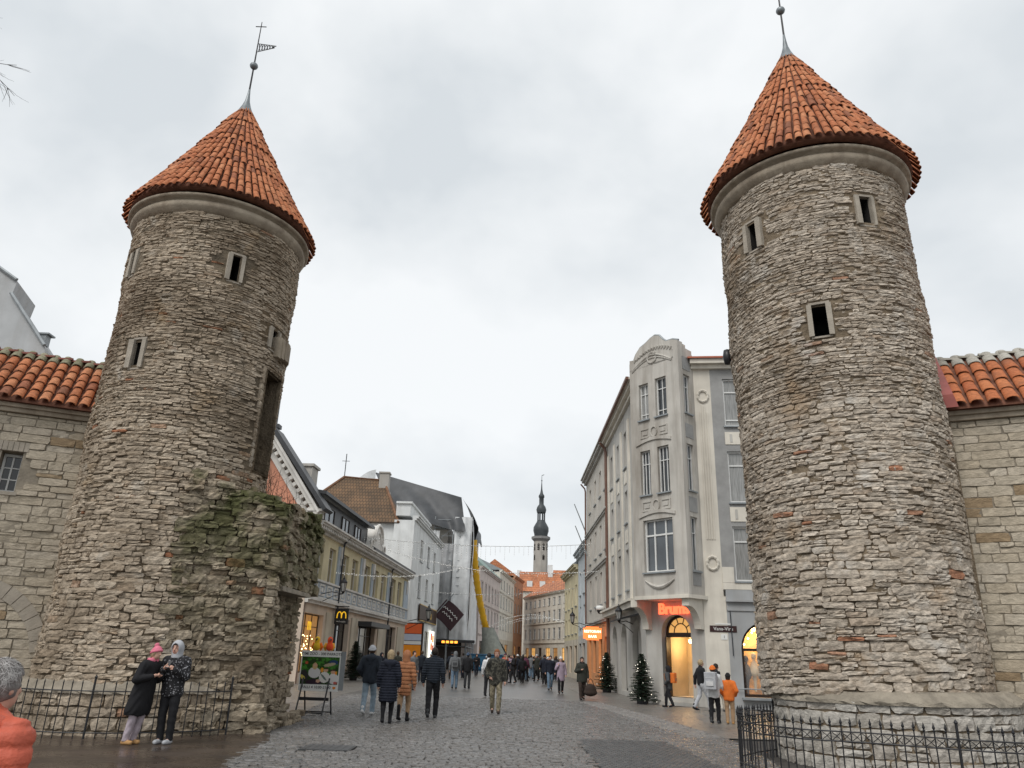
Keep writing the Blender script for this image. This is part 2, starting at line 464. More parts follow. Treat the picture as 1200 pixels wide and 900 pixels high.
# ================================================================ round towers
def tower(name, C, r, lean, z0, ztop, eave, apex, openings, mr, mm, tilemat, seed, label, flare, gaps=()):
    rg = np.random.default_rng(seed)
    root = empty(name, (C[0], C[1], 0), 0, label, 'tower')
    root.rotation_euler = (0, lean, 0)
    face = atan2(-C[0], C[1])            # angle (from -y towards +x) that points at the street end / viewer
    ph = rg.uniform(0, 6.28, 8)
    def bul(a, z):
        return 0.022 * sin(3 * a + ph[0] + 0.8 * z) + 0.018 * sin(7 * a + ph[1] - 1.7 * z) + 0.014 * sin(2.9 * z + ph[2] + 2 * a)
    def rad(a, z):
        return r + bul(a, z) + flare * max(0, 1 - (z - z0) / 2.2) ** 2
    def inside(a, z, mw=0.0, mh=0.0):
        for (oa, a0, a1, w) in openings:
            d = (a - radians(oa) + pi) % (2 * pi) - pi
            if abs(d) * r < w / 2 + mw and a0 - mh < z < a1 + mh: return True
        return False
    # mortar core with real openings
    NA, dz = 132, 0.11
    nzr = int((ztop - z0) / dz) + 1
    zs = np.linspace(z0, ztop, nzr)
    V = []
    for z in zs:
        for k in range(NA):
            a = 2 * pi * k / NA
            q = rad(a, z) - 0.036 + 0.02 * (z - z0) / (ztop - z0) + rg.uniform(-1, 1) * 0.012
            V.append((q * sin(a), -q * cos(a), z))
    F = []
    for i in range(nzr - 1):
        for k in range(NA):
            if inside(2 * pi * (k + 0.5) / NA, (zs[i] + zs[i + 1]) / 2): continue
            a_, b_ = i * NA + k, i * NA + (k + 1) % NA
            F.append((a_, b_, b_ + NA, a_ + NA))
    wall = obj('wall', mesh_from('wall', V, np.array(F), mm, smooth=True), root)
    # stones
    P = Pieces(RUB)
    lo = courses(rg, 2 * pi * r, z0, z0 + 2.6, (0.085, 0.175), (0.18, 0.62), 0.25)
    mid = courses(rg, 2 * pi * r, z0 + 2.6, z0 + 5.4, (0.06, 0.125), (0.15, 0.52), 0.22)
    hi = courses(rg, 2 * pi * r, z0 + 5.4, ztop, (0.045, 0.09), (0.13, 0.46), 0.1)
    for (s, z, w, h) in lo + mid + hi:
        a = s / r
        z += 0.035 * sin(5 * a + ph[3]) + 0.02 * sin(11 * a + ph[4] + z)
        if inside(a, z, w / 2 + 0.10, h / 2 + 0.06): continue
        if z > ztop - 0.02: continue
        q = rad(a, z)
        up_ = (z - z0) / (ztop - z0)
        pr = rg.uniform(-0.010, 0.026) * (1.0 - 0.45 * up_)
        if rg.random() < 0.06: pr -= 0.03
        dep = 0.16
        aj = a + rg.normal(0, 0.014); tz = rg.normal(0, 0.022)
        ex = np.array([cos(aj), sin(aj), 0]); ey = np.array([-sin(aj), cos(aj), 0]); ez = np.array([0, 0, 1.0])
        ex, ez = ex * cos(tz) + ez * sin(tz), ez * cos(tz) - ex * sin(tz)
        rr = q + pr - dep + 0.02
        loc = (rr * sin(a), -rr * cos(a), z)
        m4 = M4((ex * (w - 0.012), ey * dep, ez * (h - 0.013)), loc)
        vis = cos(a - face)
        sc_ = w * h * max(0, vis) ** 1.0 / (1 + 0.03 * (z - 1.6) ** 2)
        P.add(m4, int(rg.integers(len(RUB))), sc_)
    P.build(wall, 'stone', mr, 300, 'rubble')
    # openings: recess, jambs, lintel, sill
    for (oa, a0, a1, w) in openings:
        a = radians(oa)
        if (oa, a0, a1, w) in gaps:
            mb = MB(); D = 0.75; x = w / 2 + 0.05
            mb.add([(-x, -0.03, a0 - .05), (x, -0.03, a0 - .05), (x, -0.03, a1 + .05), (-x, -0.03, a1 + .05), (-x, D, a0 - .05), (x, D, a0 - .05), (x, D, a1 + .05), (-x, D, a1 + .05)],
                   [(0, 4, 5, 1), (1, 5, 6, 2), (2, 6, 7, 3), (3, 7, 4, 0), (4, 7, 6, 5)])
            rc = mb.build('broken_opening', mm, root)
            rc.location = ((r - 0.04) * sin(a), -(r - 0.04) * cos(a), 0); rc.rotation_euler = (0, 0, a)
            Pq = Pieces(RUB)
            for side in (-1, 1):
                z = a0
                while z < a1:
                    h = rg.uniform(0.1, 0.2)
                    for dd in (0.02, 0.3):
                        Pq.add(M4(((0, 0.26, 0), (-side * 0.12, 0, 0), (0, 0, h)), (side * (x + 0.0) - side * 0.0, dd + 0.12, z + h / 2)), int(rg.integers(16)), 1)
                    z += h
            Pq.build(rc, 'stone', mr, 60)
            continue
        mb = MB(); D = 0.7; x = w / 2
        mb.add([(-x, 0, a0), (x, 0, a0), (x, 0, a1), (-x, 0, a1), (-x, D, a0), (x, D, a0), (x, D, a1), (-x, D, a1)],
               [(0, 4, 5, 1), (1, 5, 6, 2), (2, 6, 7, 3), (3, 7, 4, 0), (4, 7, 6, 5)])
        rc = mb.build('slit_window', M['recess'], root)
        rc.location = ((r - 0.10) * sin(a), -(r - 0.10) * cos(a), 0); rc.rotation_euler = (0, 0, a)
        for side in (-1, 1):
            jb = MB()
            j = lambda: rg.uniform(-0.012, 0.012)
            x0, x1 = (side * x, side * (x + 0.09 + 3 * j())) if side > 0 else (side * (x + 0.09 + 3 * j()), side * x)
            jb.hexa([(x0, -0.13 + j(), a0 - .02), (x1, -0.12 + j(), a0 - .02 + j()), (x1, 0.0, a0 - .02), (x0, 0.0, a0 - .02), (x0 + j(), -0.13 + j(), a1 + .02), (x1 + j(), -0.12 + j(), a1 + .02 + j()), (x1, 0.0, a1 + .02), (x0, 0.0, a1 + .02)])
            jb.build('jamb', M['jamb'], rc)
        lb = MB(); lb.box(-x - 0.06, x + 0.07, -0.085, 0.3, a1 + .022, a1 + 0.07); lb.build('lintel', M['jamb_dark'], rc)
        lb = MB(); lb.box(-x - 0.06, x + 0.06, -0.085, 0.3, a0 - 0.06, a0 - 0.022); lb.build('sill', M['jamb_dark'], rc)
    # cornice
    mb = MB()
    mb.lathe([(r - .12, ztop - .06), (r + .02, ztop - .05), (r + .06, ztop + .01), (r + .115, ztop + .06), (r + .14, ztop + .13), (r + .12, ztop + .20), (r + .075, ztop + .24), (r + .08, ztop + .25), (r + .19, ztop + .275), (r + .225, ztop + .30), (r + .225, ztop + .35), (r + .1, ztop + .355)], 72)
    mb.build('cornice', M['cornice_stone'], root, smooth=True)
    # roof
    Re, ze = eave
    zt = apex
    Rt = 0.15
    roof = MB(); roof.lathe([(Re - 0.26, ze + 0.02), (Re - 0.13, ze + 0.03), (Re - 0.09, ze + 0.07), (Re * 0.5 + Rt * 0.5 - 0.05, (ze + zt) / 2 - 0.05), (Rt - 0.03, zt)], 64)
    roof = roof.build('roof', M['tile_bed'], root, smooth=True)
    L = hypot(Re - Rt, zt - ze)
    rows = 16; ex = L / rows
    TP = Pieces(TILEV)
    for i in range(rows):
        f0 = i / rows
        n = 74 if i < 5 else 54 if i < 9 else 36 if i < 13 else 20
        # slight bell: radius a bit concave
        R0 = Re + (Rt - Re) * f0; R1 = Re + (Rt - Re) * (f0 + 1.25 / rows)
        sag = -0.05 * sin(pi * f0)
        Z0 = ze + (zt - ze) * f0
        for k in range(n):
            a = 2 * pi * (k + (0.5 if n != 74 else 0)) / n + rg.normal(0, 0.004)
            e_ = np.array([sin(a), -cos(a), 0]); t_ = np.array([cos(a), sin(a), 0])
            u = -e_ * (Re - Rt) / L + np.array([0, 0, (zt - ze) / L])
            nn = np.cross(t_, u)
            yaw = rg.normal(0, 0.02)
            t2 = t_ * cos(yaw) + u * sin(yaw); u2 = u * cos(yaw) - t_ * sin(yaw)
            w = 2 * pi * ((R0 + max(R1, .05)) / 2) / n * 0.84
            loc = e_ * (R0 + sag) + np.array([0, 0, Z0]) + u * rg.normal(0, 0.016) + nn * rg.uniform(0, 0.02)
            vis = cos(a - face)
            TP.add(M4((t2 * w, u2 * ex * 1.2, nn * min(w, 0.20) * .85), loc), 0, max(0.0, vis + 0.35) * w)
    TP.build(roof, 'roof_tile', tilemat, 300, 'roof_tiles', smooth=True)
    return root, rad, face

M['recess'] = mat('recess_shade', (0.022, 0.02, 0.018), 0.95, 0.2, 5)  # near-black colour paints in the shade inside the openings

def finial(root, zt, zball, ztip, zflag, tilt, label=None, flagdir=1.0):
    mb = MB()
    mb.lathe([(0.23, zt - 0.12), (0.19, zt - 0.02), (0.12, zt + 0.16), (0.07, zt + 0.34), (0.045, zt + 0.55), (0.03, zt + 0.75), (0.0, zt + 0.78)], 20)
    f = mb.build('finial', M['lead'], root, smooth=True)
    mb = MB(); mb.tube([(0, 0, zt + 0.5), (0, 0, zball), (0, 0, ztip)], [0.028, 0.024, 0.012], 8); mb.build('rod', M['iron'], f)
    mb = MB(); mb.lathe([(0.0, zball - .11), (.06, zball - .1), (.105, zball - .05), (.12, zball), (.105, zball + .05), (.06, zball + .1), (0, zball + .11)], 18)
    mb.build('ball', M['lead'], f, smooth=True)
    # pierced pennant
    mb = MB()
    def bar(p, q, w=0.012): mb.tube([p, q], w, 4)
    c, s = cos(flagdir), sin(flagdir)
    def fp(u, z): return (u * c, u * s, zflag + z)
    bar(fp(0.0, 0.17), fp(0.62, -0.02)); bar(fp(0.0, -0.15), fp(0.58, -0.08)); bar(fp(0.62, -0.02), fp(0.5, -0.05)); bar(fp(.5, -.05), fp(.58, -.08))
    for k in range(6):
        u = 0.05 + k * 0.085
        bar(fp(u, 0.15 - u * 0.29), fp(u + 0.05, -0.14 + u * 0.1), 0.014)
        bar(fp(u + .06, 0.13 - u * 0.29), fp(u, -0.13 + u * 0.1), 0.010)
    mb.build('vane', M['iron'], f)
    mb = MB(); mb.tube([(-0.16, 0, ztip - 0.18), (0.16, 0, ztip - 0.18)], 0.014, 6); mb.build('cross_arm', M['iron'], f)
    f.rotation_euler = (0, tilt, 0)
    return f

LC, RC = (-7.91, 17.72), (7.20, 15.62)
RT = 2.05
gapL = (84, 5.55, 7.95, 0.75)
opL = [(36, 9.86, 10.52, 0.23), (-16, 7.47, 8.12, 0.23), (-41, 9.98, 10.6, 0.22), (76, 8.58, 9.08, 0.30), gapL]
towL, radL, faceL = tower('round_tower', LC, RT, 0.0, 0.86, 11.52, (2.36, 12.0), 16.15, opL, M['rubbleL'], M['mortarL'], M['tile'], 3,
    'round limestone gate tower with the mossy ruined stub beside the couple', 0.10, (gapL,))
finial(towL, 16.15, 17.78, 19.45, 18.45, 0.0, flagdir=-0.2)
opR = [(-61, 10.33, 11.0, 0.27), (9, 10.38, 11.04, 0.27), (-26, 7.9, 8.56, 0.28)]
towR, radR, faceR = tower('round_tower', RC, RT, radians(-0.75), 1.14, 11.86, (2.42, 12.32), 16.7, opR, M['rubbleR'], M['mortarR'], M['tile'], 4,
    'round limestone gate tower rising behind the curved spiked iron fence', -0.02)
finial(towR, 16.7, 18.3, 19.9, 18.95, 0.0, flagdir=-0.15)
# bit of old corbel ring on the flank of the ruined tower
mb = MB()
for k in range(7):
    a0, a1 = radians(78 + k * 4), radians(82 + k * 4)
    q = 0.10 + 0.05 * sin(k * 0.6)
    pts = []
    for z in (8.42 + 0.02 * k, 8.95):
        for (rr, a) in ((RT - .1, a0), (RT + q, a0), (RT + q, a1), (RT - .1, a1)):
            pts.append((rr * sin(a), -rr * cos(a), z))
    mb.hexa(pts)
mb.build('corbel', M['cornice_stone'], towL)

# plinths --------------------------------------------------------------
def round_plinth(root, C, r0, r1, z1, mats, mcap, mm, face, seed, a_from=-150, a_to=150, zb=-0.25, ch=(0.15, 0.24), sl=(0.28, 0.62), ash=True, capname='plinth_cap', off=(0, 0)):
    rg = np.random.default_rng(seed)
    mb = MB(); mb.lathe([(r1 - 0.05, zb), (r1 - 0.07, z1 - 0.02)], 72)
    pl = mb.build('plinth', mm, root, smooth=True); pl.location = (off[0], off[1], 0)
    P = Pieces(ASHV if ash else RUB)
    for (s, z, w, h) in courses(rg, radians(a_to - a_from) * r1, zb, z1, ch, sl, 0.05):
        a = radians(a_from) + s / r1
        q = r1 + rg.uniform(-0.02, 0.02) - 0.18
        e_ = np.array([cos(a), sin(a), 0]); ey = np.array([-sin(a), cos(a), 0])
        P.add(M4((e_ * (w - 0.03), ey * 0.18, (0, 0, h - 0.026)), (q * sin(a), -q * cos(a), z)), int(rg.integers(10)), w * h * max(0, cos(a - face)))
    P.build(pl, 'stone_block', mats, 180, 'stone_blocks')
    # weathered sloping mortar cap
    V, F, n = [], [], 120
    for k in range(n):
        a = 2 * pi * k / n
        for (rr, z) in ((r0 - 0.15, z1 + 0.17), (r0 + 0.04 + rg.uniform(-.02, .03), z1 + 0.15 + rg.uniform(-.02, .03)), (r1 - .05 + rg.uniform(-.02, .02), z1 + 0.05 + rg.uniform(-.012, .012)), (r1 + 0.02 + rg.uniform(-.04, .03), z1 + rg.uniform(-.03, .03)), (r1 + .02 + rg.uniform(-.01, .01), z1 - 0.05), (r1 - .1, z1 - .06)):
            V.append((rr * sin(a), -rr * cos(a), z))
    for k in range(n):
        for j in range(5):
            a_, b_ = k * 6 + j, ((k + 1) % n) * 6 + j
            F.append((a_, a_ + 1, b_ + 1, b_))
    obj(capname, mesh_from(capname, V, np.array(F), mcap, smooth=False), root).location = (off[0], off[1], 0)
    return pl
round_plinth(towR, RC, RT - 0.1, RT + 0.12, 1.10, M['plinth'], M['capstone'], M['mortarR'], faceR, 21, ash=False, ch=(0.16, 0.25), off=(0.22, -0.2))
round_plinth(towL, LC, RT + 0.10, RT + 0.34, 0.78, M['rubbleL'], M['capstone'], M['mortarL'], faceL, 22, ch=(0.12, 0.26), sl=(0.2, 0.55), ash=False)

# ruined stub of the gate beside the left tower --------------------------
def ruin():
    rg = np.random.default_rng(9)
    lx, ly = LC
    mb = MB()
    def prism(poly, z0, z1s):
        n = len(poly)
        v = [(x - lx, y - ly, z0) for x, y in poly] + [(x - lx, y - ly, z) for (x, y), z in zip(poly, z1s)]
        mb.add(v, [tuple(range(n))[::-1], tuple(range(n, 2 * n))] + [(i, (i + 1) % n, n + (i + 1) % n, n + i) for i in range(n)])
    up_poly = [(-6.85, 16.05), (-5.12, 17.0), (-5.10, 20.4), (-7.2, 20.4)]
    prism(up_poly, 2.98, [5.12, 4.62, 4.8, 5.5])
    prism([(-6.95, 15.98), (-5.10, 16.95), (-5.12, 17.32), (-6.15, 17.36), (-5.75, 18.6), (-5.40, 20.4), (-7.2, 20.4)], -0.2, [2.979] * 7)
    st = mb.build('ruined_wall', M['mortarL'], towL)
    P = Pieces(RUB)
    def face_(A, B, z0, z1f, pro=0.05, ch=(0.10, 0.22), sl=(0.16, 0.5), jz=0.06):
        A = np.array(A); B = np.array(B); d = B - A; Ls = np.linalg.norm(d); d /= Ls
        n = np.array([d[1], -d[0]])
        for (s, z, w, h) in courses(rg, Ls, z0, max(z1f(0), z1f(1)), ch, sl, 0.3):
            s = min(max(s, 0.05), Ls - 0.03)
            if z > z1f(s / Ls): continue
            q = rg.uniform(-0.05, pro + 0.02) - 0.15
            c = A + d * s + n * q
            th = rg.normal(0, 0.07); tz = rg.normal(0, jz)
            ex = np.array([d[0] * cos(th) - d[1] * sin(th), d[0] * sin(th) + d[1] * cos(th), 0]); ey = np.array([-ex[1], ex[0], 0]) * 1.0
            ez = np.array([0, 0, 1.0]); ex, ez = ex * cos(tz) + ez * sin(tz), ez * cos(tz) - ex * sin(tz)
            P.add(M4((ex * w, ey * 0.22, ez * h), (c[0] - lx, c[1] - ly, z)), int(rg.integers(16)), w * h)
    face_((-6.85, 16.0), (-5.10, 16.98), 0.0, lambda f: 5.25 - 0.55 * f)
    face_((-5.08, 16.95), (-5.06, 20.4), 2.98, lambda f: 4.75 + 0.25 * f, 0.09, jz=0.2)
    face_((-5.08, 16.95), (-5.10, 17.33), 0.0, lambda f: 2.98)
    face_((-5.75, 18.5), (-5.40, 20.4), 0.0, lambda f: 2.9)
    # footing rocks spreading at the base of the front
    face_((-6.6, 15.9), (-5.0, 16.82), -0.05, lambda f: 0.55, 0.1, (0.1, 0.2), (0.14, 0.4))
    face_((-4.98, 16.85), (-5.0, 20.4), -0.05, lambda f: 0.22, 0.1, (0.1, 0.2), (0.14, 0.4))
    # broken top: tumbled stones
    for k in range(260):
        u, v = rg.random(), rg.random()
        x = (-6.75 + 1.65 * u); y = (16.1 + 0.95 * u) + v * (4.1 - 0.9 * u)
        zt_ = 4.95 - 0.35 * u + 0.35 * v * (1 - u) + rg.uniform(-0.12, 0.10) + 0.10 * sin(3 * y)
        a = rg.uniform(0, 6.28); w, h, dd = rg.uniform(0.15, 0.42), rg.uniform(0.08, 0.18), rg.uniform(0.15, 0.3)
        tl = rg.normal(0, 0.18)
        ex = np.array([cos(a) * cos(tl), sin(a) * cos(tl), sin(tl)]); ey = np.array([-sin(a), cos(a), 0]); ez = np.cross(ex, ey)
        P.add(M4((ex * w, ey * dd, ez * h), (x - lx - ey[0] * -dd / 2, y - ly, zt_)), int(rg.integers(16)), 0.02 * (1 - v))
    P.build(st, 'stone', M['ruin'], 300, 'rubble')
    mb = MB(); mb.hexa([(-5.45 - lx, 17.3 - ly, 2.86), (-4.93 - lx, 17.28 - ly, 2.84), (-4.98 - lx, 20.0 - ly, 2.88), (-5.5 - lx, 20.0 - ly, 2.88),
                        (-5.45 - lx, 17.3 - ly, 2.97), (-4.95 - lx, 17.3 - ly, 2.95), (-4.99 - lx, 20.0 - ly, 2.975), (-5.5 - lx, 20.0 - ly, 2.975)])
    mb.build('lintel_slab', M['capstone'], st)
    # grass and dead weeds on the broken top
    V, F, T = [], [], []
    for k in range(900):
        u, v = rg.random(), rg.random()
        x = (-6.9 + 1.85 * u); y = (15.95 + 0.98 * u) + v * (4.1 - 0.9 * u)
        z = 5.0 - 0.35 * u + 0.3 * v * (1 - u)
        a = rg.uniform(0, 6.28); h = rg.uniform(0.04, 0.13); w = rg.uniform(0.008, 0.02)
        o = len(V); dx, dy = cos(a) * w, sin(a) * w
        bx, by = rg.normal(0, .06, 2)
        V += [(x - dx - lx, y - dy - ly, z), (x + dx - lx, y + dy - ly, z), (x + bx - lx, y + by - ly, z + h)]
        F.append((o, o + 1, o + 2))
    obj('grass_tufts', mesh_from('grass_tufts', V, np.array(F), M['moss_grass']), st, kind='stuff')
    V = MB()
    for k in range(40):
        x = rg.uniform(-6.3, -5.3); y = rg.uniform(16.6, 19.5); z = 4.9
        p = [(x - lx, y - ly, z)]; dx, dy = rg.normal(0, .18, 2)
        h = rg.uniform(0.3, 0.85)
        for i in range(1, 4): p.append((x - lx + dx * i / 3, y - ly + dy * i / 3, z + h * i / 3))
        V.tube(p, [0.008, 0.006, 0.004, 0.002], 4)
        for _ in range(3):
            i = rg.uniform(0.4, 0.9); q = (x - lx + dx * i, y - ly + dy * i, z + h * i)
            V.tube([q, (q[0] + rg.normal(0, .12), q[1] + rg.normal(0, .12), q[2] + rg.uniform(.05, .2))], [0.004, 0.002], 4)
    V.build('dry_stems', M['twig'], st, kind='stuff')
M['moss_grass'] = mat('moss_grass', (0.07, 0.075, 0.025), 0.9, 0.4, 6)
M['twig'] = mat('dry_twig', (0.07, 0.05, 0.035), 0.9, 0.3, 6)
ruin()

# ================================================================ stretches of town wall
def town_wall(name, P0, t, n, length, ztop, label, tilemat, ridgemat, seed, holes=(), zb=-0.2, ncol=28, tw=0.265, rows=5, ridge_drop=0.0, capz=None):
    """t along the wall away from the tower, n towards the viewer's side"""
    rg = np.random.default_rng(seed)
    root = empty(name, (P0[0], P0[1], 0), 0, label, 'wall')
    t3 = np.array([t[0], t[1], 0.0]); n3 = np.array([n[0], n[1], 0.0]); z3 = np.array([0, 0, 1.0])
    W = lambda s, d, z: tuple(t3 * s + n3 * d + z3 * z)
    def bx(mb, s0, s1, d0, d1, z0, z1):
        mb.hexa([W(s0, d0, z0), W(s1, d0, z0), W(s1, d1, z0), W(s0, d1, z0), W(s0, d0, z1), W(s1, d0, z1), W(s1, d1, z1), W(s0, d1, z1)])
    mb = MB()
    D = -1.7
    xs = sorted({-1.2, length} | {h[0] for h in holes} | {h[1] for h in holes})
    zs = sorted({zb, ztop} | {h[2] for h in holes} | {h[3] for h in holes})
    for i in range(len(xs) - 1):
        for j in range(len(zs) - 1):
            c = ((xs[i] + xs[i + 1]) / 2, (zs[j] + zs[j + 1]) / 2)
            if any(h[0] < c[0] < h[1] and h[2] < c[1] < h[3] for h in holes):
                bx(mb, xs[i], xs[i + 1], D, -0.45, zs[j], zs[j + 1])
            else:
                bx(mb, xs[i], xs[i + 1], D, -0.02, zs[j], zs[j + 1])
    core = mb.build('wall_core', M['ashmortar'], root)
    P = Pieces(ASHV)
    flip = 1.0 if (t[0] * -n[1] - t[1] * -n[0]) > 0 else -1.0
    for (s, z, w, h) in courses(rg, length + 0.9, zb, ztop, (0.13, 0.225), (0.26, 0.68), 0.05):
        s -= 0.9
        if any(hh[0] - w / 2 < s < hh[1] + w / 2 and hh[2] - h / 2 < z < hh[3] + h / 2 for hh in holes): continue
        if z + h / 2 > ztop - 0.01: h = max(0.06, ztop - 0.01 - (z - h / 2)); z = ztop - 0.01 - h / 2
        q = rg.uniform(-0.014, 0.028) - 0.15
        ex = t3 * flip; ey = -n3
        P.add(M4((ex * (w - 0.016), ey * 0.16, z3 * (h - 0.015)), W(s, q, z)), int(rg.integers(10)), w * h / (1 + s * s * 0.2))
    P.build(core, 'stone_block', M['ashlar'], 300, 'stone_blocks')
    # eaves cornice
    mb = MB()
    bx(mb, -1.0, length, -0.2, 0.10, ztop, ztop + 0.10); bx(mb, -1.0, length, -0.2, 0.17, ztop + 0.102, ztop + 0.19)
    mb.build('eaves_cornice', M['cornice_stone'], root)
    # roof
    rise, run = 1.62, 1.75
    ze, de = ztop + 0.24, 0.34
    L = hypot(rise, run)
    mb = MB()
    mb.hexa([W(-1.0, de - .05, ze - 0.05), W(length, de - .05, ze - .05), W(length, de - run, ze - 0.05 + rise), W(-1.0, de - run, ze - 0.05 + rise),
             W(-1.0, de - .05, ze - 0.01), W(length, de - .05, ze - .01), W(length, de - run, ze - 0.01 + rise), W(-1.0, de - run, ze - 0.01 + rise)])
    mb.hexa([W(-1.0, de - run, ze + rise - .1), W(length, de - run, ze + rise - .1), W(length, de - run - 1.5, ze + .3), W(-1.0, de - run - 1.5, ze + .3),
             W(-1.0, de - run, ze + rise - .02), W(length, de - run, ze + rise - .02), W(length, de - run - 1.5, ze + .4), W(-1.0, de - run - 1.5, ze + .4)])
    roof = mb.build('roof', M['tile_bed'], root)
    u = (-n3 * run + z3 * rise) / L
    nn = np.cross(t3 * flip, u)
    if nn[2] < 0: nn = -nn
    ex_ = L / (rows + 0.85)
    for i in range(rows + 1):
        TP = Pieces(TILEV)
        for k in range(ncol):
            s = -0.95 + k * tw
            if s > length: break
            yaw = rg.normal(0, 0.02)
            tt = t3 * flip
            t2 = tt * cos(yaw) + u * sin(yaw); u2 = u * cos(yaw) - tt * sin(yaw)
            loc = np.array(W(s, de, ze)) + u * (i * ex_ + rg.normal(0, 0.008)) + nn * rg.uniform(0, 0.015)
            TP.add(M4((t2 * tw * 0.86, u2 * ex_ * 1.2, nn * 0.18), loc), 0, 1)
        TP.build(roof, 'roof_tile', ridgemat if i == rows else tilemat, 300, smooth=True)
    TP = Pieces(TILEV)
    k, s = 0, -0.95
    while s < length:
        TP.add(M4((-n3 * 0.26, t3 * 0.45, z3 * 0.2), W(s, de - run, ze + rise - 0.03)), 0, 1); s += 0.40
    TP.build(roof, 'ridge_tile', M['ridge'] if ridgemat is M['tile_mossy'] else M['tile_pale'], 300, smooth=True)
    return root, W, bx
M['ridge'] = mat('dark_red_ridge', (0.20, 0.075, 0.055), 0.8, 0.3, 6)
M['recess_shade_alt'] = M['recess']  # alias of the painted opening shade
tL = (-sin(radians(66)), -cos(radians(66))); nL = (cos(radians(66)), -sin(radians(66)))
wL, WfL, bxL = town_wall('town_wall', (-9.7, 17.1), tL, nL, 5.2, 6.50, 'pale limestone town wall with small barred window under mossy-ridged tile roof', M['tile'], M['tile_mossy'], 31, holes=[(1.36, 1.78, 4.72, 5.62)])
# its little window
def wall_window():
    mb = MB()
    for (s0, s1, d0, d1, z0, z1) in ((1.37, 1.42, -.40, -.32, 4.73, 5.61), (1.72, 1.77, -.40, -.32, 4.73, 5.61), (1.42, 1.72, -.40, -.32, 4.73, 4.79), (1.42, 1.72, -.40, -.32, 5.55, 5.61), (1.555, 1.59, -.39, -.33, 4.79, 5.55),
                                     (1.42, 1.72, -.392, -.335, 5.02, 5.045), (1.42, 1.72, -.392, -.335, 5.28, 5.305)):
        bxL(mb, s0, s1, d0, d1, z0, z1)
    w_ = mb.build('window', M['white_frame'], wL)
    mb = MB(); bxL(mb, 1.42, 1.72, -.375, -.365, 4.79, 5.55); mb.build('pane', M['glass_dark'], w_)
    mb = MB(); bxL(mb, 1.30, 1.84, -.40, 0.03, 4.64, 4.715); mb.build('sill', M['jamb'], w_)
    for k in range(6):   # flat-arch stones above
        mb = MB(); s = 1.27 + k * 0.105
        bxL(mb, s + 0.004, s + 0.099, -.15, 0.012 + 0.004 * (k % 2), 5.63, 5.84)
        mb.build('voussoir', M['jamb'], w_)
    # relieving arch low down at the frame edge
    for k in range(9):
        a0, a1 = radians(8 + k * 9), radians(16.4 + k * 9)
        c, z = 1.75, 1.2
        pts = []
        for d in (-.12, 0.035):
            for (rr, a) in ((1.42, a0), (1.72, a0), (1.72, a1), (1.42, a1)):
                pts.append(WfL(c - rr * cos(a), d, z + rr * sin(a)))
        mb = MB(); mb.hexa(pts); mb.build('arch_stone', M['jamb'], wL)
wall_window()
tR = (sin(radians(115)), cos(radians(115))); nR = (cos(radians(115)), -sin(radians(115)))
wR, WfR, bxR = town_wall('town_wall', (9.1, 15.0), tR, nR, 4.6, 6.50, 'pale limestone town wall with bright orange tile roof and red metal flashing', M['tile_new'], M['tile_pale'], 32, rows=4, tw=0.31, ncol=20)
mb = MB()
mb.hexa([WfR(-0.55, 0.42, 6.70), WfR(0.26, 0.42, 6.70), WfR(0.22, -1.35, 8.34), WfR(-0.6, -1.35, 8.34), WfR(-0.55, 0.42, 6.98), WfR(0.20, 0.42, 6.98), WfR(0.18, -1.35, 8.56), WfR(-0.6, -1.35, 8.7)])
M['flash'] = mat('red_metal_flashing', (0.30, 0.075, 0.06), 0.5, 0.15, 4, spec=0.4)
mb.build('flashing', M['flash'], wR)
mb = MB(); bxR(mb, -0.06, 0.10, -0.2, 0.05, 0.9, 6.49); mb.build('mortar_joint', M['mortarR'], wR)
# ================================================================ ground
M['bed'] = mat('sett_bed', (0.055, 0.05, 0.045), 0.8, 0.3, 3, 0.5, 40)
M['cobble'] = piece_mat('wet_granite_sett', [(0, (0.10, 0.096, 0.092)), (0.3, (0.155, 0.148, 0.142)), (0.55, (0.12, 0.11, 0.10)), (0.8, (0.185, 0.178, 0.17)), (1, (0.115, 0.104, 0.094))], 0.25, 0.32, 10, 0.5, 30, spec=0.5, stain=[((0.10, 0.09, 0.08), 0.35, 0.5, 0.45)], stretch=None)
M['sett_pale'] = piece_mat('pale_granite_sett', [(0, (0.16, 0.15, 0.14)), (1, (0.235, 0.22, 0.205))], 0.45, 0.2, 10, 0.4, 30, spec=0.4, stretch=None)
M['slab'] = piece_mat('paving_slab', [(0, (0.15, 0.14, 0.128)), (0.5, (0.19, 0.175, 0.158)), (1, (0.165, 0.152, 0.135))], 0.34, 0.2, 5, 0.3, 30, spec=0.45, stain=[((0.12, 0.105, 0.09), 0.6, 0.6, 0.5)], stretch=None)
M['wet'] = mat('wet_brown_asphalt', (0.062, 0.046, 0.036), 0.30, 0.35, 1.1, 0.35, 70, spec=0.5, rvar=0.16, bdist=0.006)
M['dark_patch'] = mat('dark_asphalt_patch', (0.05, 0.05, 0.05), 0.5, 0.25, 3, 0.4, 60, spec=0.4, bdist=0.008)
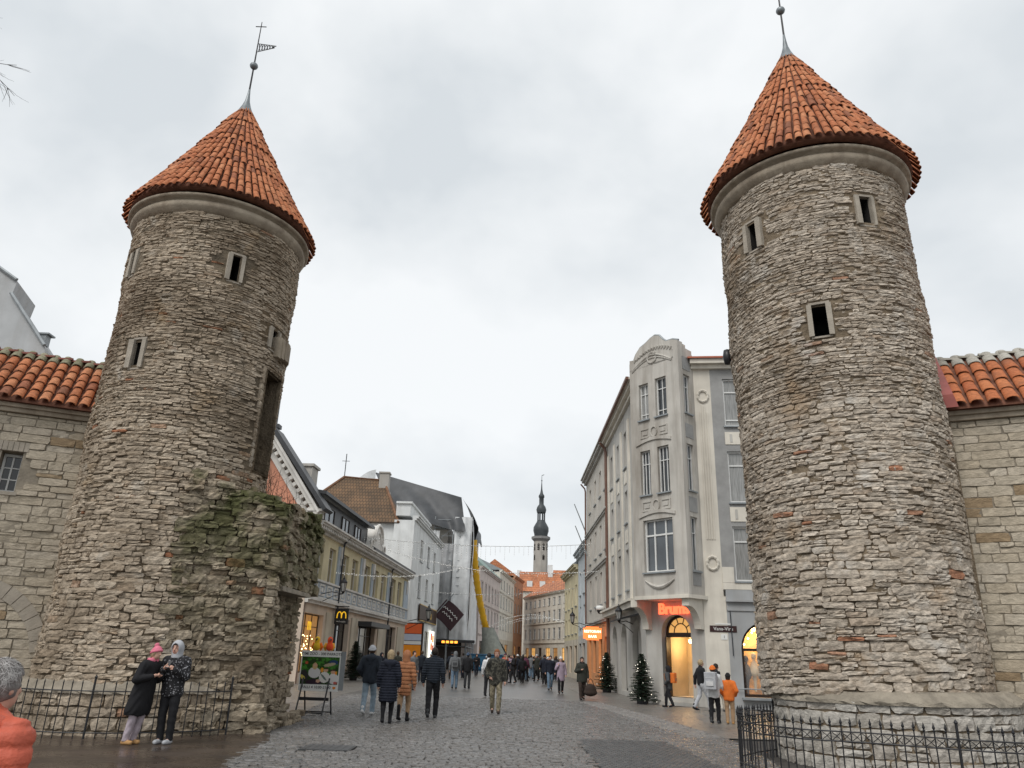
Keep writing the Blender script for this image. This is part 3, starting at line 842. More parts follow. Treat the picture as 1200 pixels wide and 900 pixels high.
def far_setts():
    m, t, p = newmat('far_setts')
    g = t.nodes.new('ShaderNodeNewGeometry')
    b = t.nodes.new('ShaderNodeTexBrick')
    b.inputs['Scale'].default_value = 1.0
    b.inputs['Brick Width'].default_value = 0.24; b.inputs['Row Height'].default_value = 0.18; b.inputs['Mortar Size'].default_value = 0.012
    b.inputs['Color1'].default_value = (0.12, 0.115, 0.108, 1); b.inputs['Color2'].default_value = (0.155, 0.147, 0.138, 1); b.inputs['Mortar'].default_value = (0.06, 0.055, 0.05, 1)
    t.links.new(g.outputs['Position'], b.inputs['Vector'])
    n = pos_noise(t, 0.5, 4)
    r = ramp(t, n.outputs['Fac'], [(0.3, (0.75, 0.75, 0.75)), (0.7, (1.15, 1.12, 1.08))])
    t.links.new(mixc(t, 1.0, b.outputs['Color'], r.outputs['Color'], 'MULTIPLY'), p.inputs['Base Color'])
    p.inputs['Roughness'].default_value = 0.32
    bump(t, p, b.outputs['Fac'], -0.4, 0.02)
    return m
M['far_setts'] = far_setts()
M['earth'] = mat('town_ground', (0.12, 0.11, 0.10), 0.9, 0.2, 1)

def sheet(name, poly, z, m, **kw):
    me = bpy.data.meshes.new(name)
    me.from_pydata([(x, y, z) for x, y in poly], [], [tuple(range(len(poly)))])
    me.materials.append(m)
    return obj(name, me, None, **kw)
sheet('ground', [(-900, -60), (900, -60), (900, 1500), (-900, 1500)], -0.06, M['earth'], kind='structure')
street = sheet('street', [(-5.3, -4), (9.0, -4), (9.0, 33), (-12.0, 33), (-12, 17.0), (-5.3, 17.0)], -0.034, M['bed'], kind='structure')
sheet('far_street', [(-14, 33), (7, 33), (7, 110), (40, 190), (0, 190), (-8, 120), (-10, 80)], -0.004, M['far_setts'], kind='structure')
wet = sheet('wet_pavement', [(-30, -4), (-1.5, -4), (-3.2, 9), (-4.15, 13.0), (-4.35, 15.6), (-4.8, 17.2), (-8, 20), (-30, 20)], 0.0, M['wet'], kind='structure')

def cobble_variant(r):
    V, F = [], []
    j = lambda s: r.uniform(-s, s)
    c = [(-.5, -.5), (.5, -.5), (.5, .5), (-.5, .5)]
    base = [(x + j(.05), y + j(.06)) for x, y in c]
    for x, y in base: V.append((x, y, 0))
    for x, y in base: V.append((x, y, 0.62 + j(.08)))
    for x, y in base: V.append((x * .74 + j(.04), y * .7 + j(.04), 0.95 + j(.10)))
    for k in range(4):
        n = (k + 1) % 4
        F += [(k, n, n + 4, k + 4), (k + 4, n + 4, n + 8, k + 8)]
    F.append((8, 9, 10, 11))
    return np.array(V), np.array(F)
COBV = [cobble_variant(rng) for _ in range(14)]

def lerp_poly(pts, y):
    for (y0, x0), (y1, x1) in zip(pts, pts[1:]):
        if y0 <= y <= y1: return x0 + (x1 - x0) * (y - y0) / (y1 - y0)
    return pts[-1][1]
LEFTB = [(10, -3.35), (13, -4.15), (15.6, -4.35), (17.2, -4.78), (20.5, -4.9), (24, -5.6), (33, -6.4)]
RIGHTB = [(10, 4.2), (13, 4.6), (19.5, 5.15), (25, 4.75), (33, 3.9)]
def in_patch(x, y):
    return 1.55 + (y - 13) * 0.02 < x < 3.75 - (y - 13) * 0.05 and 12.0 < y < 17.9
def cobbles():
    P = Pieces(COBV)
    Pp = Pieces(COBV)
    y = 11.2
    while y < 33.2:
        rh = rng.uniform(0.10, 0.15)
        xl, xr = lerp_poly(LEFTB, y), lerp_poly(RIGHTB, y)
        x = xl - rng.uniform(0, 0.2)
        while x < xr:
            w = rng.uniform(0.12, 0.23)
            cx, cy = x + w / 2, y + rh / 2 + 0.05 * sin(cx_ := x * 1.3) + 0.03 * sin(x * 4.1 + y)
            x += w
            if in_patch(cx, cy) or (abs(cx + 3.07) < 0.46 and abs(cy - 14.85) < 0.42): continue
            a = rng.normal(0, 0.05)
            z = -0.04 + rng.normal(0, 0.004)
            h = 0.042 + rng.uniform(-.006, 0.006)
            m4 = M4(((cos(a) * (w - .016), sin(a) * (w - .016), 0), (-sin(a) * (rh - .02), cos(a) * (rh - .02), 0), (rng.normal(0, .001), rng.normal(0, .001), h)), (cx, cy, z))
            near_strip = cx > xr - 0.85 and cy > 19
            (Pp if near_strip else P).add(m4, int(rng.integers(14)), w * rh / (cy ** 3) * (1 if abs(cx) < 8 else 0))
        y += rh
    P.build(street, 'sett', M['cobble'], 300, 'setts')
    Pp.build(street, 'pale_sett', M['sett_pale'], 200, 'pale_setts')
    # patch of small dark setts
    P2 = Pieces(COBV)
    y = 12.0
    while y < 17.9:
        x = 1.5
        while x < 3.8:
            w = 0.11
            if in_patch(x + w / 2, y + 0.06):
                P2.add(M4(((w - .012, 0, 0), (0, 0.108, 0), (0, 0, 0.04)), (x + w / 2 + (0.05 if int(y / .12) % 2 else 0), y + 0.06, -0.04)), int(rng.integers(14)), 1 / y)
            x += w
        y += 0.12
    P2.build(street, 'dark_sett', M['cobble_dark'], 200, 'dark_setts')
M['cobble_dark'] = piece_mat('dark_sett', [(0, (0.055, 0.055, 0.055)), (1, (0.085, 0.083, 0.08))], 0.42, 0.2, 10, 0.4, 30, spec=0.45, stretch=None)
cobbles()
mb = MB(); mb.box(-3.51, -2.63, 14.45, 15.25, -0.03, 0.004)
for k in range(7): mb.box(-3.49 + k * .125, -3.41 + k * .125, 14.47, 15.23, 0.0042, 0.0085)
mb.build('drain_cover', M['dark_patch'], None, label='dark rectangular drain cover set in the cobbles', cat='drain cover')

def slabs(name, lfun, rfun, y0, y1, sx, sy, m, lim):
    base = sheet(name, [(lfun(y0), y0), (rfun(y0), y0)] + [(rfun(y), y) for y in np.linspace(y0, y1, 8)[1:]] + [(lfun(y), y) for y in np.linspace(y1, y0, 8)], -0.012, M['bed'], kind='structure')
    P = Pieces([(np.array([(-.5, -.5, 0), (.5, -.5, 0), (.5, .5, 0), (-.5, .5, 0), (-.49, -.49, 1), (.49, -.49, 1), (.49, .49, 1), (-.49, .49, 1)]), np.array([(4, 5, 6, 7), (0, 1, 5, 4), (1, 2, 6, 5), (2, 3, 7, 6), (3, 0, 4, 7)]))])
    y, row = y0, 0
    while y < y1:
        a, b = lfun(y + sy / 2), rfun(y + sy / 2)
        x = a - (0.5 * sx if row % 2 else 0)
        while x < b:
            xa, xb = max(x, a), min(x + sx, b)
            if xb - xa > 0.1:
                P.add(M4(((xb - xa - .012, 0, 0), (0, sy - .012, 0), (0, 0, 0.014 + rng.uniform(0, .003))), ((xa + xb) / 2, y + sy / 2, -0.011)), 0, 1 / y ** 2)
            x += sx
        y += sy; row += 1
    P.build(base, 'paving_slab', m, lim, 'paving_slabs')
slabs('sidewalk', lambda y: lerp_poly(RIGHTB + [(60, 3.6)], y) + 0.02, lambda y: 9.5 if y < 31 else 6.6, 19.0, 58, 0.6, 0.45, M['slab'], 300)
slabs('left_sidewalk', lambda y: -13.5, lambda y: lerp_poly([(20, -5.2), (24, -5.6), (33, -6.4), (70, -5.6)], y) - 0.02, 20.8, 70, 0.7, 0.5, M['slab'], 300)

# ================================================================ iron fences
def fence(name, path, height, step, label, spear, post_at=()):
    root = empty(name, (path[0][0], path[0][1], 0), 0, label, 'fence')
    ox, oy = path[0]
    pts = [np.array([x - ox, y - oy]) for x, y in path]
    # arc-length resample
    seg = [np.linalg.norm(b - a) for a, b in zip(pts, pts[1:])]
    tot = sum(seg)
    def at(s):
        for a, b, l in zip(pts, pts[1:], seg):
            if s <= l + 1e-9: return a + (b - a) * (s / l), (b - a) / l
            s -= l
        return pts[-1], (pts[-1] - pts[-2]) / seg[-1]
    n = int(tot / step)
    bar = MB(); bar.tube([(0, 0, -0.12), (0, 0, height - 0.10)], 0.0095, 6)
    if spear:
        bar.lathe([(0.010, height - .10), (0.022, height - .085), (0.012, height - .07), (0.024, height - .045), (0.012, height - .015), (0.0, height + .03)], 6)
    else:
        bar.lathe([(0.0095, height - .10), (0.014, height - .06), (0.0, height)], 6)
    me = mesh_from('bar', bar.v, bar.f, M['iron'])
    post = MB(); post.tube([(0, 0, -0.12), (0, 0, height + .02)], 0.02, 8); post.lathe([(0.02, height + .02), (0.03, height + .04), (0.0, height + .09)], 8)
    mp_ = mesh_from('post', post.v, post.f, M['iron'])
    for k in range(n + 1):
        p, d = at(k * tot / n)
        ps = any(abs(k * tot / n - q) < step * 0.5 for q in post_at) or k in (0, n)
        o = obj('post' if ps else 'bar', mp_ if ps else me, root)
        o.location = (p[0], p[1], 0)
        o.rotation_euler = (rng.normal(0, .008), rng.normal(0, .008), 0)
    rail_pts = [at(s)[0] for s in np.linspace(0, tot, 90)]
    for z in ((0.10, height - 0.20) if not spear else (0.10, height - 0.17, height - 0.30)):
        r_ = MB(); r_.tube([(p[0], p[1], z) for p in rail_pts], 0.012, 6); r_.build('rail', M['iron'], root)
    if spear:   # little crossed scrolls between the two top rails
        sc_ = MB()
        for k in range(n):
            p, d = at((k + 0.5) * tot / n)
            h = step * 0.42
            z = height - 0.235
            for sgn in (-1, 1):
                sc_.tube([(p[0] - d[0] * h, p[1] - d[1] * h, z - sgn * .05), (p[0], p[1], z + sgn * 0.006), (p[0] + d[0] * h, p[1] + d[1] * h, z + sgn * .05)], 0.0055, 4)
        sc_.build('scrollwork', M['iron'], root)
    return root
pathL = [(LC[0] + 2.78 * sin(a), LC[1] - 2.78 * cos(a)) for a in np.radians(np.linspace(-42, 62, 26))]
fence('iron_fence', pathL, 1.0, 0.185, 'low black iron fence hugging the foot of tower behind the couple', False, (2.4,))
pathR = [(9.6, 10.7), (8.0, 10.75), (6.6, 11.2), (5.4, 11.9), (4.5, 12.25), (4.02, 12.9), (3.95, 13.7), (4.25, 14.6), (4.75, 15.3), (5.3, 15.9)]
fence('iron_fence', pathR, 0.90, 0.135, 'black spear-topped iron fence curving in front of tower with stone plinth', True, (3.35, 6.15))
# ================================================================ buildings: helpers
class Fr:
    """facade frame: s along t, d outwards along n, z up; coordinates are relative to the building's Empty"""
    def __init__(self, P0, t, n, root):
        self.P = np.array([P0[0], P0[1], 0.0]); self.t = np.array([t[0], t[1], 0.0]); self.n = np.array([n[0], n[1], 0.0]); self.root = root
        self.o = self.P - np.array(root.location)
        self.rz = atan2(self.t[1], self.t[0])
    def W(self, s, d, z):
        q = self.o + self.t * s + self.n * d
        return (q[0], q[1], z)
    def box(self, mb, s0, s1, d0, d1, z0, z1, mi=0):
        W = self.W
        mb.hexa([W(s0, d0, z0), W(s1, d0, z0), W(s1, d1, z0), W(s0, d1, z0), W(s0, d0, z1), W(s1, d0, z1), W(s1, d1, z1), W(s0, d1, z1)], mi)
        return mb
    def part(self, name, m, boxes, parent=None, **kw):
        mb = MB()
        for b in boxes: self.box(mb, *b)
        return mb.build(name, m, parent or self.root, **kw)
    def text_rot(self, flip=False):
        # letters upright, reading along the facade as seen from outside
        nx, ny = self.n[0], self.n[1]
        return (pi / 2, 0, atan2(ny, nx) + pi / 2)
    def wall(self, name, m, s0, s1, z0, z1, ops=(), reveal=0.2, parent=None, arches=(), back=True):
        mb = MB(); W = self.W
        allops = list(ops) + [(a[0], a[1], a[2], a[3]) for a in arches]
        xs = sorted({s0, s1} | {q for o in allops for q in (o[0], o[1])})
        zs = sorted({z0, z1} | {q for o in allops for q in (o[2], o[3])})
        for i in range(len(xs) - 1):
            for j in range(len(zs) - 1):
                cs, cz = (xs[i] + xs[i + 1]) / 2, (zs[j] + zs[j + 1]) / 2
                if any(o[0] < cs < o[1] and o[2] < cz < o[3] for o in allops): continue
                mb.add([W(xs[i], 0, zs[j]), W(xs[i + 1], 0, zs[j]), W(xs[i + 1], 0, zs[j + 1]), W(xs[i], 0, zs[j + 1])], [(0, 1, 2, 3)])
        for (a, b, c, d) in ops:
            r = -reveal
            for (p, q) in (((a, c), (b, c)), ((b, c), (b, d)), ((b, d), (a, d)), ((a, d), (a, c))):
                mb.add([W(p[0], 0, p[1]), W(q[0], 0, q[1]), W(q[0], r, q[1]), W(p[0], r, p[1])], [(0, 1, 2, 3)])
        for (a, b, c, d, spring) in arches:   # arched head: spandrels + intrados
            r = -reveal; n = 12
            cs, hw, rise = (a + b) / 2, (b - a) / 2, d - spring
            crv = [(cs - hw * cos(pi * k / n), spring + rise * sin(pi * k / n)) for k in range(n + 1)]
            for k in range(n):
                p, q = crv[k], crv[k + 1]
                mb.add([W(p[0], 0, p[1]), W(q[0], 0, q[1]), W(q[0], 0, d), W(p[0], 0, d)], [(0, 1, 2, 3)])
                mb.add([W(p[0], 0, p[1]), W(q[0], 0, q[1]), W(q[0], r, q[1]), W(p[0], r, p[1])], [(0, 1, 2, 3)])
            for sx in (a, b):
                mb.add([W(sx, 0, c), W(sx, 0, spring), W(sx, r, spring), W(sx, r, c)], [(0, 1, 2, 3)])
            mb.add([W(a, 0, c), W(b, 0, c), W(b, r, c), W(a, r, c)], [(0, 1, 2, 3)])
        if back:   # side returns so that the wall has thickness
            t_ = -reveal - 0.05
            for sx in (s0, s1):
                mb.add([W(sx, 0, z0), W(sx, 0, z1), W(sx, t_, z1), W(sx, t_, z0)], [(0, 1, 2, 3)])
        return mb.build(name, m, parent or self.root)
    def window(self, s0, s1, z0, z1, vbars=(), hbars=(), rv=0.16, fm=None, gm=None, sill=None, each=False, fw=0.06, bw=0.04, parent=None, name='window', proud=0.0):
        fm = fm or M['white_frame']; gm = gm or M[rnd.choice(['glass', 'glass', 'glass_b', 'glass_c'])]
        mb = MB(); d0, d1 = -rv - 0.03, -rv + 0.04 + proud
        w, h = s1 - s0, z1 - z0
        g = 0.004
        for b in ((s0 + g, s0 + fw, d0, d1, z0 + g, z1 - g), (s1 - fw, s1 - g, d0, d1, z0 + g, z1 - g), (s0 + fw, s1 - fw, d0, d1, z0 + g, z0 + fw), (s0 + fw, s1 - fw, d0, d1, z1 - fw, z1 - g)):
            self.box(mb, *b)
        vs_ = [s0 + w * v for v in vbars]; hs_ = [z0 + h * v for v in hbars]
        for v in vs_: self.box(mb, v - bw / 2, v + bw / 2, d0 + .005, d1 - .008, z0 + fw, z1 - fw)
        for v in hs_: self.box(mb, s0 + fw, s1 - fw, d0 + .01, d1 - .004, v - bw / 2, v + bw / 2)
        wo_ = mb.build(name, fm, parent or self.root)
        if each:
            xs = [s0 + fw] + vs_ + [s1 - fw]; zs = [z0 + fw] + hs_ + [z1 - fw]
            for i in range(len(xs) - 1):
                for j in range(len(zs) - 1):
                    q = MB(); k = rnd.uniform(-.004, .004)
                    a, b, c, d = xs[i] + bw * .3, xs[i + 1] - bw * .3, zs[j] + bw * .3, zs[j + 1] - bw * .3
                    W = self.W; dd = -rv - 0.012
                    q.add([W(a, dd + k, c), W(b, dd - k, c), W(b, dd - k, d), W(a, dd + k * .5, d), W(a, dd - .012, c), W(b, dd - .012, c), W(b, dd - .012, d), W(a, dd - .012, d)], [(0, 1, 2, 3), (7, 6, 5, 4)])
                    q.build('pane', gm, wo_)
        else:
            q = MB(); self.box(q, s0 + fw * .8, s1 - fw * .8, -rv - 0.025, -rv - 0.01, z0 + fw * .8, z1 - fw * .8); q.build('pane', gm, wo_)
        if sill: self.part('sill', sill, [(s0 - .06, s1 + .06, -rv - 0.04, 0.09, z0 - 0.065, z0 - 0.004)], wo_)
        return wo_

def side_frames(P0, azdeg, side, root):
    a = radians(azdeg)
    t = (sin(a), cos(a)); n = (cos(a), -sin(a)) if side > 0 else (-cos(a), sin(a))
    return Fr(P0, t, n, root)

def solid(fr, name, m, s0, s1, d0, d1, z0, z1, parent=None):
    return fr.part(name, m, [(s0, s1, d0, d1, z0, z1)], parent)

def plaster(name, c, st=(0.25, 0.22, 0.18), amt=0.6, var=0.12):
    return mat(name, c, 0.85, var, 0.9, 0.25, 45, stain=(st, 0.8, amt, (1, 1, 0.25)), bdist=0.01)

M['p_cream'] = plaster('cream_plaster', (0.56, 0.50, 0.40))
M['p_yellow'] = plaster('pale_yellow_plaster', (0.60, 0.53, 0.345), amt=0.2)
M['p_blue'] = plaster('blue_grey_plaster', (0.40, 0.46, 0.52), amt=0.2)
M['p_trim'] = plaster('white_trim', (0.66, 0.64, 0.60), amt=0.3)
M['p_peach'] = plaster('peach_beige_plaster', (0.62, 0.51, 0.41), amt=0.2)
M['p_salmon'] = plaster('salmon_plaster', (0.60, 0.27, 0.175), amt=0.2)
M['p_white'] = plaster('white_plaster', (0.68, 0.69, 0.68), amt=0.2)
M['p_grey'] = plaster('grey_plaster', (0.47, 0.455, 0.42), amt=0.5)
M['p_oriel'] = plaster('weathered_grey_plaster', (0.50, 0.475, 0.43), (0.24, 0.21, 0.175), 0.8)
M['p_wall2'] = plaster('warm_grey_plaster', (0.53, 0.495, 0.44), (0.3, 0.26, 0.21), 0.4)
M['p_creamw'] = plaster('cream_white_plaster', (0.66, 0.62, 0.54), (0.36, 0.32, 0.27), 0.35)
M['roughgrey'] = mat('rough_grey_render', (0.30, 0.298, 0.29), 0.9, 0.15, 2, 0.7, 60, bdist=0.015)
M['shopgrey'] = plaster('grey_shopfront_paint', (0.36, 0.37, 0.375), amt=0.25)
M['dark_attic'] = mat('dark_sheet_metal', (0.045, 0.047, 0.05), 0.45, 0.2, 3, spec=0.4, metal=0.2)
M['black_paint'] = mat('black_paint', (0.02, 0.02, 0.022), 0.4, 0.2, 4, spec=0.4)
M['pipe'] = mat('dark_downpipe', (0.04, 0.042, 0.048), 0.4, 0.2, 4, metal=0.3)
M['pipe_brown'] = mat('brown_downpipe', (0.16, 0.085, 0.06), 0.5, 0.2, 4)
M['warm'] = mat('lit_shop_interior', (0.5, 0.33, 0.15), 0.8, 0.3, 3, emit=(1.0, 0.52, 0.15), estr=0.55)
M['hall'] = mat('lit_hall_wall', (0.60, 0.50, 0.36), 0.8, 0.1, 2)
M['warm_wall'] = mat('display_wall', (0.62, 0.45, 0.24), 0.8, 0.3, 3)
M['wood_brown2'] = mat('counter_wood', (0.20, 0.11, 0.06), 0.5, 0.2, 4)
M['warm_dim'] = mat('dim_lit_interior', (0.20, 0.11, 0.05), 0.7, 0.5, 5, emit=(1.0, 0.5, 0.16), estr=0.22)
M['bulb'] = mat('warm_bulb', (1, 0.8, 0.5), 0.5, 0, emit=(1.0, 0.72, 0.35), estr=6.0)
M['neon'] = mat('red_neon', (0.9, 0.12, 0.05), 0.5, 0, emit=(1.0, 0.13, 0.05), estr=1.9)
M['neon_or'] = mat('orange_lit_sign', (0.9, 0.2, 0.05), 0.5, 0, emit=(1.0, 0.20, 0.05), estr=1.1)
M['sign_white'] = mat('sign_white', (0.75, 0.75, 0.72), 0.5, 0.05)
M['sign_glow'] = mat('glowing_letters', (1, .9, .7), 0.5, 0, emit=(1.0, 0.85, 0.6), estr=1.8)
M['gold'] = mat('golden_letters', (0.62, 0.40, 0.10), 0.45, 0.1, spec=0.5)
M['yellow_logo'] = mat('yellow_sign', (0.85, 0.50, 0.02), 0.5, 0, emit=(1.0, 0.55, 0.03), estr=0.5)

def downpipe(fr, s, z0, z1, parent, m, d=0.09, elbow=0.35):
    mb = MB(); mb.tube([fr.W(s, d, z0), fr.W(s, d, z1 - 0.6), fr.W(s, d + 0.05, z1 - 0.35), fr.W(s, d + elbow, z1)], 0.06, 8)
    return mb.build('downpipe', m, parent)

def lantern(pos, dirv, label, arm=0.55, size=1.0):
    root = empty('wall_lantern', pos, 0, label, 'lantern', 'old street lanterns on brackets')
    dx, dy = dirv
    mb = MB(); mb.tube([(0, 0, 0), (dx * arm * .5, dy * arm * .5, 0.12), (dx * arm, dy * arm, 0.05)], 0.02, 6); mb.tube([(0, 0, -.35), (dx * arm * .6, dy * arm * .6, -.05), (dx * arm, dy * arm, .04)], 0.014, 6)
    mb.build('bracket', M['iron'], root)
    b = MB(); cx, cy = dx * arm, dy * arm
    b.lathe([(0.02, .05), (.05, .08), (.07, .12), (.085, .13), (.085, .15)], 8, 0, cx, cy)
    for k in range(6):
        a = 2 * pi * k / 6
        b.tube([(cx + .08 * cos(a), cy + .08 * sin(a), .14), (cx + .135 * cos(a), cy + .135 * sin(a), .50)], 0.009, 4)
    b.lathe([(.15, .50), (.155, .53), (.11, .60), (.05, .66), (.05, .70), (.02, .73), (.02, .78), (0, .82)], 12, 0, cx, cy)
    b.build('lantern_frame', M['iron'], root)
    g = MB(); g.lathe([(0.07, .15), (.125, .495)], 6, 0, cx, cy); g.build('lantern_glass', M['frosted'], root)
    root.scale = (size,) * 3
    return root
M['frosted'] = mat('frosted_glass', (0.35, 0.35, 0.33), 0.2, 0.1, spec=0.6)

def room_light(name, pos, parent, watts):
    """a ceiling lamp of a lit shop: globe plus its own light"""
    mb = MB(); mb.lathe([(0, -.09), (.07, -.06), (.09, 0), (.07, .06), (0, .09)], 12)
    o = mb.build(name, M['bulb'], parent, smooth=True); o.location = pos
    l = bpy.data.lights.new(name + '_light', 'POINT'); l.energy = watts; l.color = (1.0, .66, .30); l.shadow_soft_size = .12
    q = bpy.data.objects.new(name + '_light', l); link(q, parent); q.location = (pos[0], pos[1], pos[2] - .2)
# ---------------------------------------------------------------- R1: grey corner building with oriel over the shop entrance
def corner_building():
    R = empty('corner_building', (6.0, 33.4, 0), 0, 'grey corner building with oriel and red neon shop sign over arched door', 'building')
    A, B = np.array([5.45, 32.6]), np.array([7.22, 30.43])
    tO = (B - A) / np.linalg.norm(B - A); WO = float(np.linalg.norm(B - A)); nO = np.array([tO[1], -tO[0]])
    if nO @ np.array([-1, -1]) < 0: nO = -nO
    O_ = Fr(A, tO, nO, R)
    P = np.array([8.05, 31.25])
    Rt_ = Fr(P, (0.9925, -0.122), (-0.122, -0.9925), R)
    St = Fr((6.0, 33.4), (0, 1), (-1, 0), R)
    trim, ori = M['p_creamw'], M['p_oriel']
    # ---- oriel front wall
    ops = [(0.52, 1.06, 11.72, 13.42), (1.46, 2.08, 11.72, 13.5), (0.50, 1.06, 8.34, 10.30), (1.46, 2.08, 8.34, 10.35), (0.55, 2.12, 5.08, 7.25)]
    ow = O_.wall('oriel_wall', ori, 0, WO, 4.15, 14.3, ops, 0.22)
    for i, o in enumerate(ops):
        if i < 4:
            O_.window(*o, vbars=(0.33, 0.66) if i > 1 else (0.5,), hbars=(0.70,) if i > 1 else (0.16, 0.72), rv=0.17, each=True, sill=M['zinc'], fw=0.05, bw=0.035)
        else:
            O_.window(*o, vbars=(0.32, 0.70), hbars=(0.70,), rv=0.17, each=True, sill=M['zinc'], fw=0.07, bw=0.07)
    # segmental hood arches over the lower windows
    for (s0, s1, z) in ((0.35, 2.30, 7.35), (0.30, 2.25, 10.55)):
        mb = MB()
        for k in range(8):
            f0, f1 = k / 8, (k + 1) / 8
            za, zb = z + 0.16 * sin(pi * f0), z + 0.16 * sin(pi * f1)
            a_, b_ = s0 + (s1 - s0) * f0, s0 + (s1 - s0) * f1
            mb.hexa([O_.W(a_, -.02, za), O_.W(b_, -.02, zb), O_.W(b_, .06, zb), O_.W(a_, .06, za), O_.W(a_, -.02, za + .14), O_.W(b_, -.02, zb + .14), O_.W(b_, .06, zb + .14), O_.W(a_, .06, za + .14)])
        mb.build('hood_moulding', ori, R)
    # relief panels with cartouche
    for z in (10.86, 7.62):
        p = O_.part('relief_panel', ori, [(0.55, 1.0, -.02, .035, z, z + .05), (0.55, 1.0, -.02, .035, z + .38, z + .43), (1.62, 2.07, -.02, .035, z, z + .05), (1.62, 2.07, -.02, .035, z + .38, z + .43),
                                          (0.55, 0.60, -.02, .034, z + .051, z + .379), (2.02, 2.07, -.02, .034, z + .051, z + .379), (0.68, 0.95, -.02, .03, z + .14, z + .29), (1.67, 1.94, -.02, .03, z + .14, z + .29)])
        mb = MB(); c = 1.31
        ring = []
        for k in range(16):
            a = 2 * pi * k / 16
            ring.append(O_.W(c + .17 * cos(a), .02, z + .22 + .22 * sin(a)))
        ring.append(ring[0]); mb.tube(ring, 0.035, 6); mb.build('cartouche', ori, p)
    mb = MB()     # hanging garland below the wide window
    g = [O_.W(0.6 + 1.5 * k / 10, 0.03, 4.75 - 0.28 * sin(pi * k / 10)) for k in range(11)]
    mb.tube(g, [0.03 + 0.05 * sin(pi * k / 10) for k in range(11)], 6); mb.build('garland_relief', ori, R)
    # parapet with curved outline
    prof = [(0, 14.45), (0.18, 14.62), (0.36, 14.98), (0.62, 15.24), (0.95, 15.36), (1.25, 15.52), (1.5, 15.60), (1.75, 15.52), (1.95, 15.28), (2.15, 15.12), (2.5, 15.10), (WO, 14.98)]
    mb = MB(); n = len(prof)
    V = [O_.W(s, 0.0, 14.3) for s, z in prof] + [O_.W(s, 0.0, z) for s, z in prof] + [O_.W(s, -.35, 14.3) for s, z in prof] + [O_.W(s, -.35, z) for s, z in prof]
    F = []
    for k in range(n - 1):
        F += [(k, k + 1, n + k + 1, n + k), (n + k, n + k + 1, 3 * n + k + 1, 3 * n + k), (2 * n + k + 1, 2 * n + k, 3 * n + k, 3 * n + k + 1)]
    F += [(0, n, 3 * n, 2 * n), (n - 1, 3 * n - 1, 4 * n - 1, 2 * n - 1)]
    mb.add(V, F); mb.build('parapet', ori, R)
    mb = MB()
    mb.tube([O_.W(s, -.1, z + .03) for s, z in prof], 0.06, 6); mb.build('parapet_coping', M['zinc'], R)
    mb = MB()     # relief scroll band on the parapet
    mb.tube([O_.W(.15 + 2.3 * k / 20, .01, 14.28 + .10 * abs(((k % 20) / 10) - 1) * -1 + .42 * sin(pi * k / 20)) for k in range(21)], 0.05, 6)
    mb.tube([O_.W(.15 + 2.3 * k / 20, .01, 14.13 + .42 * sin(pi * k / 20)) for k in range(21)], 0.035, 6)
    for k in range(9): mb.tube([O_.W(1.35 + .26 * cos(2 * pi * k / 8), .02, 14.55 + .26 * sin(2 * pi * k / 8)), O_.W(1.35 + .26 * cos(2 * pi * (k + 1) / 8), .02, 14.55 + .26 * sin(2 * pi * (k + 1) / 8))], 0.045, 6)
    for k in range(14):
        s = .3 + k * .16; mb.tube([O_.W(s, .01, 14.6 + .32 * sin(pi * k / 14)), O_.W(s + .1, .02, 14.72 + .32 * sin(pi * k / 14))], 0.05, 5)
    mb.build('parapet_relief', ori, R)
    # ---- oriel flanks
    for (a_, b_, nm) in ((B, P, 'right'), (np.array([6.0, 33.45]), A, 'left')):
        d = (b_ - a_); Ls = float(np.linalg.norm(d)); d = d / Ls
        nn = np.array([d[1], -d[0]])
        if nn @ np.array([-0.2, -1.0] if nm == 'right' else [-1.0, 0.2]) < 0: nn = -nn
        Fk = Fr(a_, d, nn, R)
        k0, k1 = Ls * .30, Ls * .74
        ops2 = [(k0, k1, 11.72, 13.5), (k0, k1, 8.34, 10.35), (k0, k1, 5.08, 7.25)] if nm == 'right' else []
        Fk.wall('oriel_flank', ori, 0, Ls, 4.15, 14.6, ops2, 0.2)
        for o in ops2:
            Fk.window(*o, vbars=(0.5,), hbars=(0.7,), rv=0.15, sill=M['zinc'], fw=0.05, bw=0.035)
        if nm == 'right':
            for z in (13.72, 10.62, 7.45, 4.5): Fk.part('render_panel', M['roughgrey'], [(k0 - .05, k1 + .05, -.02, .02, z, z + (.62 if z < 13 else .6))])
        Fk.part('flank_parapet', ori, [(0, Ls * .55, -.3, 0, 14.6, 14.93), (Ls * .55, Ls * .97, -.3, 0, 14.6, 14.78)])
    # oriel floor slab and ceiling cap
    def flat(name, z, m, pts, th=0.15):
        mb = MB(); k = len(pts)
        rel = [(p[0] - 6.0, p[1] - 33.4) for p in pts]
        mb.add([(x, y, z) for x, y in rel] + [(x, y, z + th) for x, y in rel], [tuple(range(k))[::-1], tuple(range(k, 2 * k))] + [(i, (i + 1) % k, k + (i + 1) % k, k + i) for i in range(k)])
        return mb.build(name, m, R)
    flat('oriel_floor', 4.0, M['p_creamw'], [A + nO * .05, B + nO * .05, P + (0.12, 0.0), (8.3, 33.8), (6.0, 33.5)], 0.146)
    flat('roof_slab', 14.2, M['tile_bed'], [A, B, P, (15, 30.5), (15, 44.9), (6.05, 44.9), (6.0, 33.4)], 0.08)
    # curved corbels under the oriel
    gA, gB = np.array([6.02, 33.42]), np.array([7.96, 31.27])
    gt = (gB - gA) / np.linalg.norm(gB - gA); GL = float(np.linalg.norm(gB - gA)); gn = np.array([gt[1], -gt[0]])
    if gn @ np.array([-1, -1]) < 0: gn = -gn
    G = Fr(gA, gt, gn, R)
